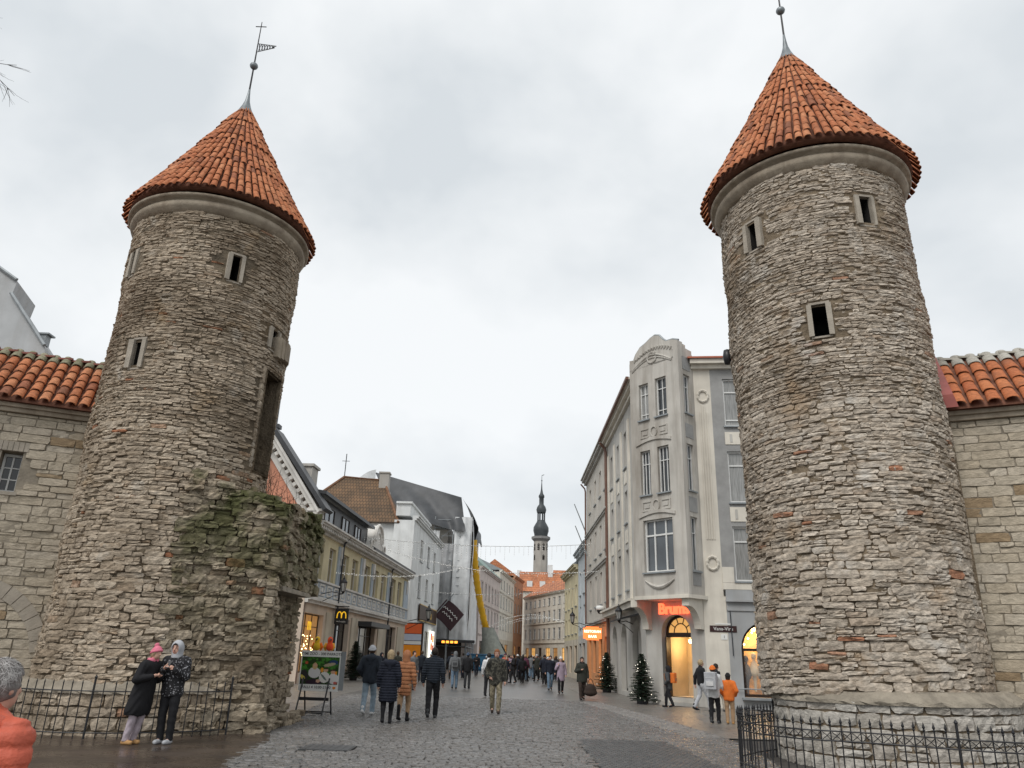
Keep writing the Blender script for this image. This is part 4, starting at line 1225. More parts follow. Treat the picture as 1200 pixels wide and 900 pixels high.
    for (s0, s1) in ((-0.02, 0.30), (GL - 0.34, GL - 0.02)):
        mb = MB(); n = 9; dep, hgt = 0.98, 1.15
        prof2 = [(0.0, 4.0 - hgt)] + [(0.22 + (dep - 0.22) * (1 - cos(pi / 2 * k / n)), 4.0 - hgt + 0.02 + (hgt - 0.3) * sin(pi / 2 * k / n)) for k in range(n + 1)] + [(dep, 3.998), (0.0, 3.998)]
        k = len(prof2)
        mb.add([G.W(s0, d, z) for d, z in prof2] + [G.W(s1, d, z) for d, z in prof2], [tuple(range(k)), tuple(range(2 * k - 1, k - 1, -1))] + [(i, (i + 1) % k, k + (i + 1) % k, k + i) for i in range(k)])
        mb.build('corbel', M['p_creamw'], R)
    # ---- entrance wall with arched door
    dc = GL * 0.52
    arch = (dc - 0.72, dc + 0.72, 0.30, 3.45, 2.75)
    G.wall('entrance_wall', M['p_grey'], 0, GL, 0, 4.0, (), 0.45, arches=[arch])
    G.part('door_step', M['p_grey'], [(dc - .95, dc + .95, -.45, .42, 0, .14), (dc - .85, dc + .85, -.45, .2, .141, .30)])
    door = MB()
    for b in ((dc - .71, dc - .60, -.40, -.30, .30, 2.74), (dc + .60, dc + .71, -.40, -.30, .30, 2.74), (dc - .60, dc + .60, -.40, -.30, 2.58, 2.74)): G.box(door, *b)
    for k in range(10):
        a0, a1 = pi * k / 10, pi * (k + 1) / 10
        pts = []
        for d in (-.40, -.30):
            for (rr, a) in ((0.62, a0), (0.71, a0), (0.71, a1), (0.62, a1)): pts.append(G.W(dc - rr * cos(a), d, 2.745 + rr * .97 * sin(a)))
        door.hexa(pts)
    for a in (36, 72, 108, 144):
        c_, s_ = cos(radians(a)), sin(radians(a))
        door.tube([G.W(dc - .33 * c_, -.34, 2.76 + .33 * s_), G.W(dc - .64 * c_, -.34, 2.76 + .62 * s_)], 0.022, 5)
    door.tube([G.W(dc - .33 * cos(pi * k / 8), -.34, 2.76 + .36 * sin(pi * k / 8)) for k in range(9)], 0.022, 5)
    door = door.build('door', M['dark_frame'], R)
    mb = MB(); V = [G.W(dc, -.37, 2.76)] + [G.W(dc - .63 * cos(pi * k / 12), -.37, 2.76 + .61 * sin(pi * k / 12)) for k in range(13)]
    mb.add(V, [(0, k, k + 1) for k in range(1, 13)]); mb.build('fanlight', M['warm'], door)
    # leaf standing open, lit hall behind
    mb = MB(); mb.hexa([G.W(dc - .60, -.38, .31), G.W(dc - .55, -.38, .31), G.W(dc - .42, .10, .31), G.W(dc - .48, .10, .31), G.W(dc - .60, -.38, 2.57), G.W(dc - .55, -.38, 2.57), G.W(dc - .42, .10, 2.57), G.W(dc - .48, .10, 2.57)])
    mb.build('door_leaf', M['dark_frame'], door)
    mb = MB()
    mb.add([G.W(dc - .6, -.42, .3), G.W(dc + .6, -.42, .3), G.W(dc + .6, -.42, 2.58), G.W(dc - .6, -.42, 2.58), G.W(dc - .75, -1.8, .3), G.W(dc + .75, -1.8, .3), G.W(dc + .75, -1.8, 2.7), G.W(dc - .75, -1.8, 2.7)],
           [(0, 4, 5, 1), (1, 5, 6, 2), (2, 6, 7, 3), (3, 7, 4, 0), (4, 7, 6, 5)])
    mb.build('lit_hall', M['hall'], door)
    room_light('hall_lamp', G.W(dc, -1.0, 2.45), door, 30)
    G.part('counter', M['wood_brown2'], [(dc + .1, dc + .7, -1.7, -1.3, .3, 1.25)], door)
    G.part('picture', M['dark_frame'], [(dc - .5, dc - .1, -1.79, -1.77, 1.4, 2.0)], door)
    # neon letters
    q = text('neon_lettering', 'Brums', 0.60, M['neon'], R, G.W(dc + 0.05, 0.16, 3.66), G.text_rot(), 0.03, 0.018, space=0.98)
    # ---- right facade (faces the towers)
    LR = 6.6
    Rt_.wall('side_pilaster', trim, 0.0, 0.72, 4.15, 13.9, (), 0.2)
    for k in range(4): Rt_.part('pilaster_rib', trim, [(0.19 + k * .10, 0.24 + k * .10, -.01, .035, 6.4, 11.9 + (0.3 if k in (1, 2) else 0))])
    for z in (12.65, 5.45):
        wr = MB(); ring = [Rt_.W(.36 + .22 * cos(2 * pi * k / 20), .03, z + .26 * sin(2 * pi * k / 20)) for k in range(21)]
        wr.tube(ring, [0.05 + 0.016 * (k % 2) for k in range(21)], 6); wr.build('wreath_relief', trim, R)
    ops3 = [(1.24, 2.75, 11.28, 13.45), (1.24, 2.75, 7.95, 10.15), (1.24, 2.75, 4.75, 6.95), (4.4, 5.9, 11.28, 13.45), (4.4, 5.9, 7.95, 10.15), (4.4, 5.9, 4.75, 6.95)]
    Rt_.wall('side_wall', M['roughgrey'], 0.721, LR, 4.4, 13.9, ops3, 0.2)
    for o in ops3:
        Rt_.window(*o, vbars=(0.5,), hbars=(0.13, 0.72) if o[2] > 11 else (0.72,), rv=0.13, each=True, sill=M['zinc'], fw=0.07, bw=0.055, gm=M['glass_b'])
    for z0, z1 in ((10.45, 11.0), (7.15, 7.75)):
        Rt_.part('cream_panel', trim, [(1.2, 2.8, -.02, .03, z0, z1)])
        Rt_.part('panel_relief', M['p_grey'], [(1.4, 1.5, .03, .05, z0 + .1, z1 - .1), (2.5, 2.6, .03, .05, z0 + .1, z1 - .1)])
    Rt_.part('cream_band', trim, [(0.721, LR, -.01, .045, 4.42, 4.68), (0.721, 1.18, -.01, .04, 4.69, 5.3)])
    Rt_.part('eaves_cornice', trim, [(-.1, LR, -.3, .18, 13.9, 14.08), (-.15, LR, -.3, .40, 14.081, 14.28), (-.12, LR, -.3, .30, 14.0801, 14.0805)])
    mb = MB(); mb.hexa([Rt_.W(-.25, .50, 14.285), Rt_.W(LR, .50, 14.285), Rt_.W(LR, -4, 15.2), Rt_.W(-.25, -2, 14.8), Rt_.W(-.25, .50, 14.36), Rt_.W(LR, .50, 14.36), Rt_.W(LR, -4, 15.3), Rt_.W(-.25, -2, 14.9)])
    mb.build('red_sheet_roof', M['redroof'], R)
    # ground floor of the right facade: white pier, then grey shopfront with arched lit window
    Rt_.wall('pier', M['p_creamw'], -0.1, 0.80, 0, 4.148, (), 0.3)
    Rt_.part('shop_fascia', M['shopgrey'], [(0.80, LR, -.25, .10, 4.02, 4.40), (0.78, LR, -.25, .20, 3.94, 4.018), (0.81, LR, -.25, .05, 3.60, 3.938)])
    SX = -0.48
    arch2 = (1.75 + SX, 3.75 + SX, 0.42, 3.2, 2.2)
    Rt_.wall('shopfront', M['shopgrey'], 0.801, LR, 0, 3.599, (), 0.3, arches=[arch2])
    sw = MB(); c = 2.75 + SX
    for b in ((1.76, 1.86, -.25, -.16, .43, 2.2), (3.64, 3.74, -.25, -.16, .43, 2.2), (1.86, 3.64, -.25, -.16, .43, .53), (1.86, 3.64, -.24, -.17, 2.1, 2.2), (2.4, 2.47, -.24, -.17, 2.2, 3.1), (3.03, 3.10, -.24, -.17, 2.2, 3.1)): Rt_.box(sw, b[0] + SX, b[1] + SX, *b[2:])
    sw.tube([Rt_.W(c - .95 * cos(pi * k / 14), -.2, 2.2 + .95 * sin(pi * k / 14)) for k in range(15)], 0.05, 6)
    sw = sw.build('shop_window', M['dark_frame'], R)
    mb = MB(); V = [Rt_.W(c, -.21, 2.2)] + [Rt_.W(c - .93 * cos(pi * k / 14), -.21, 2.2 + .93 * sin(pi * k / 14)) for k in range(15)]
    mb.add(V, [(0, k, k + 1) for k in range(1, 15)]); mb.add([Rt_.W(1.86 + SX, -.21, .53), Rt_.W(3.64 + SX, -.21, .53), Rt_.W(3.64 + SX, -.21, 2.15), Rt_.W(1.86 + SX, -.21, 2.15)], [(0, 1, 2, 3)])
    mb.build('pane', M['clear'], sw)
    mb = MB()
    mb.add([Rt_.W(1.72 + SX, -.31, .4), Rt_.W(3.78 + SX, -.31, .4), Rt_.W(3.78 + SX, -.31, 3.25), Rt_.W(1.72 + SX, -.31, 3.25), Rt_.W(1.6 + SX, -1.5, .4), Rt_.W(4.0 + SX, -1.5, .4), Rt_.W(4.0 + SX, -1.5, 3.3), Rt_.W(1.6 + SX, -1.5, 3.3)],
           [(0, 4, 5, 1), (1, 5, 6, 2), (2, 6, 7, 3), (3, 7, 4, 0), (4, 7, 6, 5)])
    mb.build('display_box', M['warm_wall'], sw)
    room_light('shop_lamp', Rt_.W(2.4 + SX, -.8, 2.95), sw, 55)
    for k, (s, col) in enumerate(((2.0, 'kid_grey'), (2.3, 'kid_cream'), (2.62, 'kid_tan'), (2.95, 'kid_cream'))):
        mb = MB(); z = .5 + .12 * (k % 2)
        mb.lathe([(0.05, z), (.06, z + .3), (.10, z + .55), (.17, z + .6), (.19, z + .75), (.13, z + 1.05), (.05, z + 1.12), (.045, z + 1.18), (.09, z + 1.24), (.10, z + 1.33), (.07, z + 1.42), (0, z + 1.45)], 12, 0, *Rt_.W(s + SX, -.65, 0)[:2])
        mb.build('mannequin', M[col], sw, smooth=True)
    mb = MB()
    for k in range(8):
        x, y, z = Rt_.W(1.95 + SX + .22 * k, -.5 - .3 * (k % 3), 2.35 + .12 * ((k * 7) % 5)); mb.lathe([(0, z - .05), (.05, z), (0, z + .05)], 8, 0, x, y)
    mb.build('spot_bulbs', M['bulb'], sw, kind='stuff')
    Rt_.part('window_sill', M['zinc'], [(1.65 + SX, 3.85 + SX, -.25, .2, .33, .41)], sw)
    mb = MB()
    mb.tube([Rt_.W(1.0, .14, .72), Rt_.W(3.8, .14, .72)], .025, 6); mb.build('guard_rail', M['zinc'], sw)
    mb = MB(); mb.tube([Rt_.W(0.94, .06, 1.9), Rt_.W(0.92, .06, 3.6)], .018, 6); mb.build('cable', M['pipe'], R)
    # ---- street facade
    SL = 11.5
    ops4 = [(4.15, 4.95, 10.95, 12.85), (6.75, 7.55, 10.95, 12.85), (4.15, 4.95, 8.1, 9.75), (6.75, 7.55, 8.1, 9.75), (4.15, 4.95, 4.85, 6.8), (6.75, 7.55, 4.85, 6.8), (9.3, 10.1, 10.95, 12.85), (9.3, 10.1, 8.1, 9.75), (9.3, 10.1, 4.85, 6.8)]
    St.wall('street_wall', M['p_grey'], 0.0, SL, 4.15, 13.9, ops4, 0.22)
    for o in ops4: St.window(*o, vbars=(0.5,), hbars=(0.7,), rv=0.18, sill=M['zinc'])
    for s in (3.3, 5.75, 8.35, 10.9): St.part('pilaster', M['p_creamw'], [(s - .22, s + .22, -.01, .07, 4.3, 13.2)])
    for s in (4.55, 7.15, 9.7):
        for z in (7.0, 10.0): St.part('ornament_panel', M['p_creamw'], [(s - .36, s + .36, -.01, .04, z + .12, z + .75)])
    St.part('street_cornice', M['p_creamw'], [(0.3, SL, -.3, .16, 13.9, 14.1), (0.3, SL, -.3, .34, 14.101, 14.3), (0.3, SL, -.3, .42, 14.301, 14.40)])
    St.part('gutter', M['pipe_brown'], [(0.3, SL, .42, .56, 14.28, 14.42)])
    arches = [(1.2, 3.6, 0.7, 3.35, 2.4), (5.2, 7.2, 0.2, 3.35, 2.5), (8.6, 10.4, 0.7, 3.35, 2.5)]
    St.wall('street_ground_wall', M['p_grey'], 0.0, SL, 0, 4.148, (), 0.35, arches=arches)
    for (a, b, c0, d0, sp) in arches:
        w_ = St.part('shop_window', M['dark_frame'], [(a, a + .12, -.33, -.25, c0, d0), (b - .12, b, -.33, -.25, c0, d0), (a + .12, b - .12, -.33, -.25, c0, c0 + .12), ((a + b) / 2 - .04, (a + b) / 2 + .04, -.32, -.26, c0 + .12, d0), (a + .12, b - .12, -.325, -.255, 2.2, 2.3)])
        St.part('pane', M['warm_dim'], [(a + .1, b - .1, -.345, -.335, c0 + .1, 2.2)], w_)
        St.part('fan_pane', M['glass_dark'], [(a + .1, b - .1, -.345, -.335, 2.3, d0)], w_)
    St.part('canopy', M['p_creamw'], [(1.0, SL, 0, .42, 3.85, 4.10), (1.0, SL, 0, .55, 4.101, 4.20)])
    mb = MB(); mb.hexa([St.W(1.0, .0, 3.55), St.W(4.1, .0, 3.55), St.W(4.1, .95, 3.30), St.W(1.0, .95, 3.30), St.W(1.0, .0, 3.62), St.W(4.1, .0, 3.62), St.W(4.1, .95, 3.36), St.W(1.0, .95, 3.36)]); mb.build('awning', M['black_paint'], R)
    downpipe(St, SL - 0.1, 0, 14.2, R, M['pipe_brown'])
    # back volume so that the block is solid
    mb = MB(); mb.box(0.25, 9, 2.0, 11.4, 0, 14.15); mb.build('core', M['p_grey'], R)
    return R, Rt_, G, St
M['redroof'] = mat('red_painted_roof', (0.42, 0.13, 0.075), 0.55, 0.15, 3)
M['clear'] = mat('clear_glass', (0.9, 0.9, 0.9), 0.03, 0.0)
_p = M['clear'].node_tree.nodes['Principled BSDF']
_p.inputs['Alpha'].default_value = 0.12
M['kid_grey'] = mat('dummy_grey', (0.10, 0.09, 0.08), 0.8, 0.1); M['kid_cream'] = mat('dummy_cream', (0.6, 0.5, 0.35), 0.8, 0.1); M['kid_tan'] = mat('dummy_tan', (0.55, 0.28, 0.08), 0.8, 0.1)
R1, R1side, R1door, R1st = corner_building()
# street name plate and house number
def name_plate():
    r = empty('street_name_sign', R1side.W(0.62, .02, 0)[:2] + (0,), 0, 'dark brown street name plate on the white pier', 'sign')
    r.location = (6.0 + R1side.W(0.62, 0, 0)[0], 33.4 + R1side.W(0.62, 0, 0)[1], 0)
    F_ = Fr(r.location[:2], R1side.t[:2], R1side.n[:2], r)
    F_.part('plate', mat('brown_plate', (0.045, 0.022, 0.022), 0.4, 0.1), [(-.52, .52, .004, .022, 2.78, 3.02)], r)
    text('lettering', 'Vana-Viru', 0.19, M['sign_white'], r, F_.W(0, .024, 2.90), F_.text_rot(), 0.003)
    F_.part('small_plate', M['sign_white'], [(-.10, .14, .004, .02, 2.50, 2.70)], r)
    text('house_number', '1', 0.15, M['black_paint'], r, F_.W(0.02, .022, 2.60), F_.text_rot(), 0.003)
    F_.part('narrow_plate', M['sign_white'], [(-.3, .3, .004, .02, 3.06, 3.11)], r)
name_plate()

# ---------------------------------------------------------------- simple street fronts
def street_front(name, label, P0, azdeg, side, length, ztop, floors, cols, ww, wallm, depth=8, trimm=None, ground=None, zground=4.0, bars=((0.5,), (0.7,)), roof=None, bands=(), surround=False, fm=None, gm=None, each=False):
    R = empty(name, (P0[0], P0[1], 0), 0, label, 'building')
    F_ = side_frames(P0, azdeg, side, R)
    trimm = trimm or wallm
    ops = [(c - ww / 2, c + ww / 2, z0, z1) for (z0, z1) in floors for c in cols]
    F_.wall('facade', wallm, 0, length, zground, ztop, ops, 0.2)
    for o in ops: F_.window(*o, vbars=bars[0], hbars=bars[1], rv=0.15, sill=M['zinc'], fm=fm, gm=gm)
    if surround:
        for i, o in enumerate(ops): F_.part('window_surround', trimm, [(o[0] - .16, o[0], 0, .05, o[2] - .1, o[3] + .16), (o[1], o[1] + .16, 0, .05, o[2] - .1, o[3] + .16), (o[0], o[1], 0, .055, o[3], o[3] + .16), (o[0] - .22, o[1] + .22, 0, .10, o[3] + .161, o[3] + .24)])
    F_.part('cornice', trimm, [(0, length, -.2, .18, ztop, ztop + .18), (0, length, -.2, .36, ztop + .181, ztop + .36), (0, length, -.2, .46, ztop + .361, ztop + .44)])
    for z in bands: F_.part('band', trimm, [(0, length, 0, .10, z, z + .12), (0, length, 0, .17, z + .121, z + .22)])
    # body behind
    mb = MB(); F_.box(mb, .01, length - .01, -depth, -.5, 0, ztop - .01); mb.build('body', wallm, R)
    for s in (0.0, length):   # end walls
        F_.part('end_wall', wallm, [(s - .004 if s == 0 else s - .2, s + .2 if s == 0 else s + .004, -depth, -.251, 0, ztop)])
    if roof:
        rm, rise = roof
        mb = MB(); z = ztop + .44
        mb.add([F_.W(0, .5, z), F_.W(length, .5, z), F_.W(length, -depth / 2, z + rise), F_.W(0, -depth / 2, z + rise), F_.W(0, -depth, z), F_.W(length, -depth, z)], [(0, 1, 2, 3), (3, 2, 5, 4), (0, 3, 4), (1, 5, 2), (0, 4, 5, 1)])
        mb.build('roof', rm, R)
    if ground:
        gops, gm2 = ground
        F_.wall('ground_wall', gm2, 0, length, 0, zground - .002, G4(gops), 0.3)
        for o in gops:
            w_ = F_.window(o[0], o[1], o[2], o[3], vbars=(0.5,) if o[1] - o[0] > 1.6 else (), hbars=(0.75,), rv=0.22, fm=M['dark_frame'], gm=o[4] if len(o) > 4 else M['glass_dark'], name='shop_window')
    return R, F_
def G4(l): return [o[:4] for o in l]

# ---------------------------------------------------------------- R2: the next front with the lit orange ground floor
M['p_orange_lit'] = plaster('orange_lit_plaster', (0.62, 0.28, 0.12), amt=0.15)  # orange lamplight on the ground floor is mixed into this plaster colour
M['wood_brown'] = mat('brown_wood', (0.16, 0.08, 0.04), 0.6, 0.3, 4, stretch=(1, 1, 8))
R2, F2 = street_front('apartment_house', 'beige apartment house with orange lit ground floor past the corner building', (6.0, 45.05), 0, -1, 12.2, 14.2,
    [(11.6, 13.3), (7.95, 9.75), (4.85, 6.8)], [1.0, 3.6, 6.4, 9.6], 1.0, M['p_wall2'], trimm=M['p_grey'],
    ground=([(0.8, 2.2, 0.3, 2.9, M['warm_dim']), (3.4, 5.2, 0.15, 2.9, M['warm']), (6.6, 8.4, 0.8, 2.8, M['warm_dim']), (9.4, 11.0, 0.15, 2.9, M['warm_dim'])], M['p_orange_lit']), zground=3.75, bands=(10.1, 7.15, 3.76))
downpipe(F2, 12.1, 3.8, 14.3, R2, M['pipe_brown'])
downpipe(F2, 0.15, 0, 14.3, R2, M['pipe_brown'])
def cafe_sign():
    r = empty('cafe_sign', (5.3, 46.8, 0), 0, 'glowing red-orange cafe sign hanging over the orange shopfront', 'sign')
    mb = MB()
    pts = [(-.62 + .1 * abs(sin(k * pi / 2)), 0) for k in range(2)]
    mb.box(-.62, .46, -.06, .06, 2.76, 3.36); mb.box(-.46, .30, -.055, .055, 3.3601, 3.44); mb.box(-.46, .30, -.055, .055, 2.68, 2.7599)
    s_ = mb.build('sign_box', M['neon_or'], r)
    text('lettering', 'RESTORAN', 0.20, M['sign_glow'], r, (-.08, -.066, 3.16), (pi / 2, 0, 0), 0.004, 0.004)
    text('lettering', 'BAAR', 0.20, M['sign_glow'], r, (-.08, -.066, 2.88), (pi / 2, 0, 0), 0.004, 0.004)
    mb = MB(); mb.tube([(.5, 0, 3.5), (.72, 0, 3.5)], .02, 6); mb.tube([(-.5, 0, 3.62), (.72, 0, 3.62)], .02, 6); mb.build('bracket', M['iron'], r)
cafe_sign()
def dome_camera():
    r = empty('dome_camera', (5.75, 47.2, 4.35), 0, 'white dome security camera with black lens on the beige house', 'camera')
    mb = MB(); mb.lathe([(0.0, .34), (.22, .32), (.27, .2), (.26, .1), (.20, .06)], 16); mb.tube([(0, 0, .2), (.28, 0, .25)], .05, 8); mb.build('housing', M['sign_white'], r, smooth=True)
    mb = MB(); mb.lathe([(.20, .07), (.18, -.04), (.11, -.13), (0, -.17)], 16); mb.build('lens', M['black_paint'], r, smooth=True)
dome_camera()
for k, (y, z) in enumerate(((57.4, 10.6), (56.6, 10.2))):
    mb = MB(); mb.tube([(0, 0, 0), (-.9, 0, 2.2)], [.05, .035], 6); o = mb.build('flagpole', M['zinc'], None, label=('upper' if k == 0 else 'lower') + ' bare flagpole slanting out from beige apartment house', cat='flagpole'); o.location = (5.98, y, z - 1.4 * k)
M['p_bluegrey'] = plaster('pale_blue_grey_plaster', (0.50, 0.54, 0.56), amt=0.25)
R3a, F3a = street_front('town_house', 'narrow pale blue-grey town house past the beige apartment house', (6.3, 57.8), 0, -1, 9.4, 9.7, [(6.6, 8.4), (4.0, 5.7)], [1.4, 4.4, 7.4], 1.1, M['p_bluegrey'],
    ground=([(0.8, 2.6, .4, 2.8, M['warm_dim']), (4, 6, .4, 2.8, M['warm_dim']), (7, 8.6, .2, 2.8)], M['p_grey']), zground=3.4, roof=(M['dark_attic'], 2.0), depth=7)
R3b, F3b = street_front('town_house', 'cream yellow town house at far right bend of the street', (6.3, 67.3), -1.2, -1, 12.0, 9.0, [(6.0, 7.8), (3.7, 5.1)], [1.6, 4.6, 7.6, 10.4], 1.1, M['p_yellow'],
    ground=([(1, 3, .4, 2.7, M['warm_dim']), (5, 7, .4, 2.7, M['warm_dim']), (8.6, 10.6, .2, 2.7, M['warm_dim'])], M['p_cream']), zground=3.2, roof=(M['zinc'], 3.0), depth=7)

# ---------------------------------------------------------------- L1: yellow and blue restaurant front with salmon gable
def restaurant():
    P0 = (-10.4, 43.0)
    R = empty('restaurant_building', (P0[0], P0[1], 0), 0, 'yellow and blue-grey building with salmon gable and golden arches sign', 'building')
    F_ = side_frames(P0, 3.4, +1, R)
    S0, S1 = -2.0, 27.0
    wins = [(-.75, .45), (1.6, 2.95), (4.65, 6.05), (6.95, 8.45), (10.35, 11.95), (13.25, 14.85), (15.85, 17.55), (19.8, 21.4), (22.4, 24.0)]
    ops = [(a, b, 5.35, 7.3) for a, b in wins]
    F_.wall('upper_wall', M['p_yellow'], S0, S1, 4.3, 7.8, ops, 0.28)
    for o in ops:
        F_.window(*o, vbars=(0.5,), hbars=(0.72,), rv=0.22, fm=M['p_trim'], gm=M['glass_warm'], sill=M['p_trim'])
    for (a, b) in ((3.35, 4.25), (9.0, 9.95), (12.3, 12.95), (17.95, 19.2), (25.0, S1)):
        F_.part('pilaster', M['p_blue'], [(a, b, -.02, .09, 5.25, 7.6)])
        F_.part('pilaster_capital', M['p_trim'], [((a + b) / 2 - .22, (a + b) / 2 + .22, .09, .2, 6.9, 7.6), ((a + b) / 2 - .12, (a + b) / 2 + .12, .09, .17, 6.5, 6.899)])
    F_.part('balustrade_band', M['p_blue'], [(S0, S1, -.02, .12, 4.42, 5.2)])
    F_.part('band_moulding', M['p_trim'], [(S0, S1, -.02, .22, 5.2, 5.30), (S0, S1, -.02, .30, 4.16, 4.30), (S0, S1, -.02, .20, 4.301, 4.419), (S0, S1, -.02, .18, 4.0, 4.159)])
    s = S0 + .5
    while s < S1 - 1:
        F_.part('square_panel', M['p_trim'], [(s, s + .12, .12, .17, 4.5, 5.12), (s + .88, s + 1.0, .12, .17, 4.5, 5.12), (s + .12, s + .88, .12, .17, 4.5, 4.60), (s + .12, s + .88, .12, .17, 5.02, 5.12), (s + .34, s + .66, .12, .16, 4.70, 4.92)])
        s += 1.45
    F_.part('cornice', M['p_trim'], [(S0, S1, -.02, .16, 7.8, 7.92), (S0, S1, -.3, .55, 8.10, 8.20), (S0, S1, -.3, .66, 8.201, 8.30)])
    mb = MB(); s = S0
    while s < S1:
        F_.box(mb, s, s + .17, -.02, .48, 7.925, 8.098); s += .36
    mb.build('dentils', M['p_trim'], R)
    # ground floor
    g = [(-1.7, 1.8, .5, 3.5), (4.2, 7.6, .5, 3.5), (10.2, 15.2, .1, 3.4), (19.3, 22.9, .45, 3.6)]
    F_.wall('ground_wall', M['p_peach'], S0, S1, 0, 3.998, g, 0.4)
    gm = [M['warm_dim'], M['glass_dark'], M['glass_dark'], M['glass_dark']]
    for o, m_ in zip(g, gm): F_.window(*o, vbars=(0.33, 0.66), hbars=(0.78,), rv=0.32, fm=M['dark_frame'], gm=m_, name='shop_window')
    for (a, b) in ((2.2, 3.8), (8.0, 9.8), (16.0, 18.8), (23.4, 26.5)):
        F_.part('pier_pilaster', M['p_cream'], [(a, b, -.01, .08, .4, 3.7)])
    F_.part('door_canopy', M['dark_attic'], [(9.6, 15.6, 0, 1.0, 3.25, 3.55)])
    F_.part('plinth_course', M['p_grey'], [(2.0, 4.1, 0, .12, 0, .45), (7.7, 10.1, 0, .12, 0, .45), (15.3, 19.2, 0, .12, 0, .45)])
    mb = MB()
    for k in range(60): 
        x, y, z = F_.W(rnd.uniform(-1.4, 1.4), -.28, rnd.uniform(1.0, 2.4)); mb.lathe([(0, z - .03), (.03, z), (0, z + .03)], 5, 0, x, y)
    mb.build('fairy_lights', M['bulb'], R, kind='stuff')
    # attic storey
    F_.wall('attic_wall', M['dark_attic'], S0 + .1, 10.2, 8.31, 9.75, (), 0.2)
    q = F_.o * 0
    AF = Fr((P0[0] + F_.n[0] * -.45, P0[1] + F_.n[1] * -.45), F_.t[:2], F_.n[:2], R)
    for (a, b) in ((-1.6, -.75), (-.35, 1.65), (3.4, 5.1), (6.6, 8.2)):
        F_.window(a, b, 8.55, 9.45, vbars=(0.5,), rv=-.03, fm=M['dark_frame'], gm=M['glass'], name='attic_window')
    mb = MB(); mb.hexa([F_.W(S0 + .2, .45, 9.76), F_.W(10.4, .45, 9.76), F_.W(10.4, -5, 10.5), F_.W(S0 + .2, -5, 10.5), F_.W(S0 + .2, .45, 9.95), F_.W(10.4, .45, 9.95), F_.W(10.4, -5, 10.7), F_.W(S0 + .2, -5, 10.7)])
    mb.build('attic_roof', M['dark_attic'], R)
    mb = MB(); mb.add([F_.W(10.41, .6, 8.31), F_.W(S1, .6, 8.31), F_.W(S1, -4, 10.4), F_.W(10.41, -4, 10.4), F_.W(10.41, .62, 8.5), F_.W(S1, .62, 8.5), F_.W(S1, -4, 10.6), F_.W(10.41, -4, 10.6)], [(0, 3, 2, 1), (4, 5, 6, 7), (0, 1, 5, 4), (1, 2, 6, 5), (2, 3, 7, 6), (3, 0, 4, 7)])
    mb.build('low_roof', M['dark_attic'], R)
    F_.part('chimney', M['p_grey'], [(-.6, .5, -1.7, -.9, 10.0, 11.6), (-.7, .6, -1.8, -.8, 11.601, 11.75)])
    # ornate little gable with scrolls
    mb = MB(); c = 12.2; n = 14
    prof = [(c - 2.4, 8.31)] + [(c - 2.4 + .6 * (1 - cos(pi / 2 * k / 4)), 8.31 + .75 * sin(pi / 2 * k / 4)) for k in range(1, 5)] + [(c - 1.3 * cos(pi * k / n), 9.1 + 1.2 * sin(pi * k / n)) for k in range(n + 1)] + [(c + 2.4 - .6 * (1 - cos(pi / 2 * k / 4)), 8.31 + .75 * sin(pi / 2 * k / 4)) for k in range(4, 0, -1)] + [(c + 2.4, 8.31)]
    k = len(prof)
    mb.add([F_.W(s, .35, z) for s, z in prof] + [F_.W(s, -.25, z) for s, z in prof], [tuple(range(k)), tuple(range(2 * k - 1, k - 1, -1))] + [(i, k + i, k + (i + 1) % k, (i + 1) % k) for i in range(k)])
    og = mb.build('ornate_gable', M['p_trim'], R)
    mb = MB(); mb.tube([F_.W(c - 1.3 * cos(pi * j / n), .38, 9.1 + 1.2 * sin(pi * j / n)) for j in range(n + 1)], .13, 6)
    mb.tube([F_.W(c - .75 * cos(pi * j / n), .36, 9.1 + .7 * sin(pi * j / n)) for j in range(n + 1)], .08, 6)
    for sg in (-1, 1): mb.tube([F_.W(c + sg * (1.9 + .35 * cos(a)), .38, 8.75 + .32 * sin(a)) for a in np.linspace(0, 2 * pi, 11)], .09, 6)
    mb.build('scroll_moulding', M['p_trim'], og)
    for s in (3.8, 18.6): downpipe(F_, s, 0, 8.2, R, M['pipe'], d=.2)
    # salmon end gable towards the gate
    c0 = F_.W(S0, 0, 0)
    E_ = Fr((P0[0] + c0[0], P0[1] + c0[1]), (-F_.n[0], -F_.n[1]), (-F_.t[0], -F_.t[1]), R)
    ap, zap, zc, wd = 2.85, 13.0, 9.1, 6.0
    E_.part('end_wall', M['p_peach'], [(0, wd, -.3, 0.01, 0, 5.0)])
    mb = MB(); mb.add([E_.W(0, 0, 5.001), E_.W(wd, 0, 5.001), E_.W(wd, 0, zc), E_.W(ap, 0, zap), E_.W(0, 0, zc)], [(0, 1, 2, 3, 4)])
    mb.add([E_.W(0, -.3, 0), E_.W(0, -.3, zc), E_.W(0, 0, zc), E_.W(0, 0, 0)], [(0, 1, 2, 3)])
    mb.build('gable_wall', M['p_salmon'], R)
    def rake(name, m, sa, za, sb, zb, t0, t1, d0, d1):
        u = np.array([sb - sa, zb - za]); u /= np.linalg.norm(u); nrm = np.array([-u[1], u[0]])
        if nrm[1] < 0: nrm = -nrm
        P_ = lambda s, z, t, d: E_.W(s + nrm[0] * t, d, z + nrm[1] * t)
        mb = MB(); mb.hexa([P_(sa, za, t0, d0), P_(sb, zb, t0, d0), P_(sb, zb, t0, d1), P_(sa, za, t0, d1), P_(sa, za, t1, d0), P_(sb, zb, t1, d0), P_(sb, zb, t1, d1), P_(sa, za, t1, d1)])
        return mb.build(name, m, R)
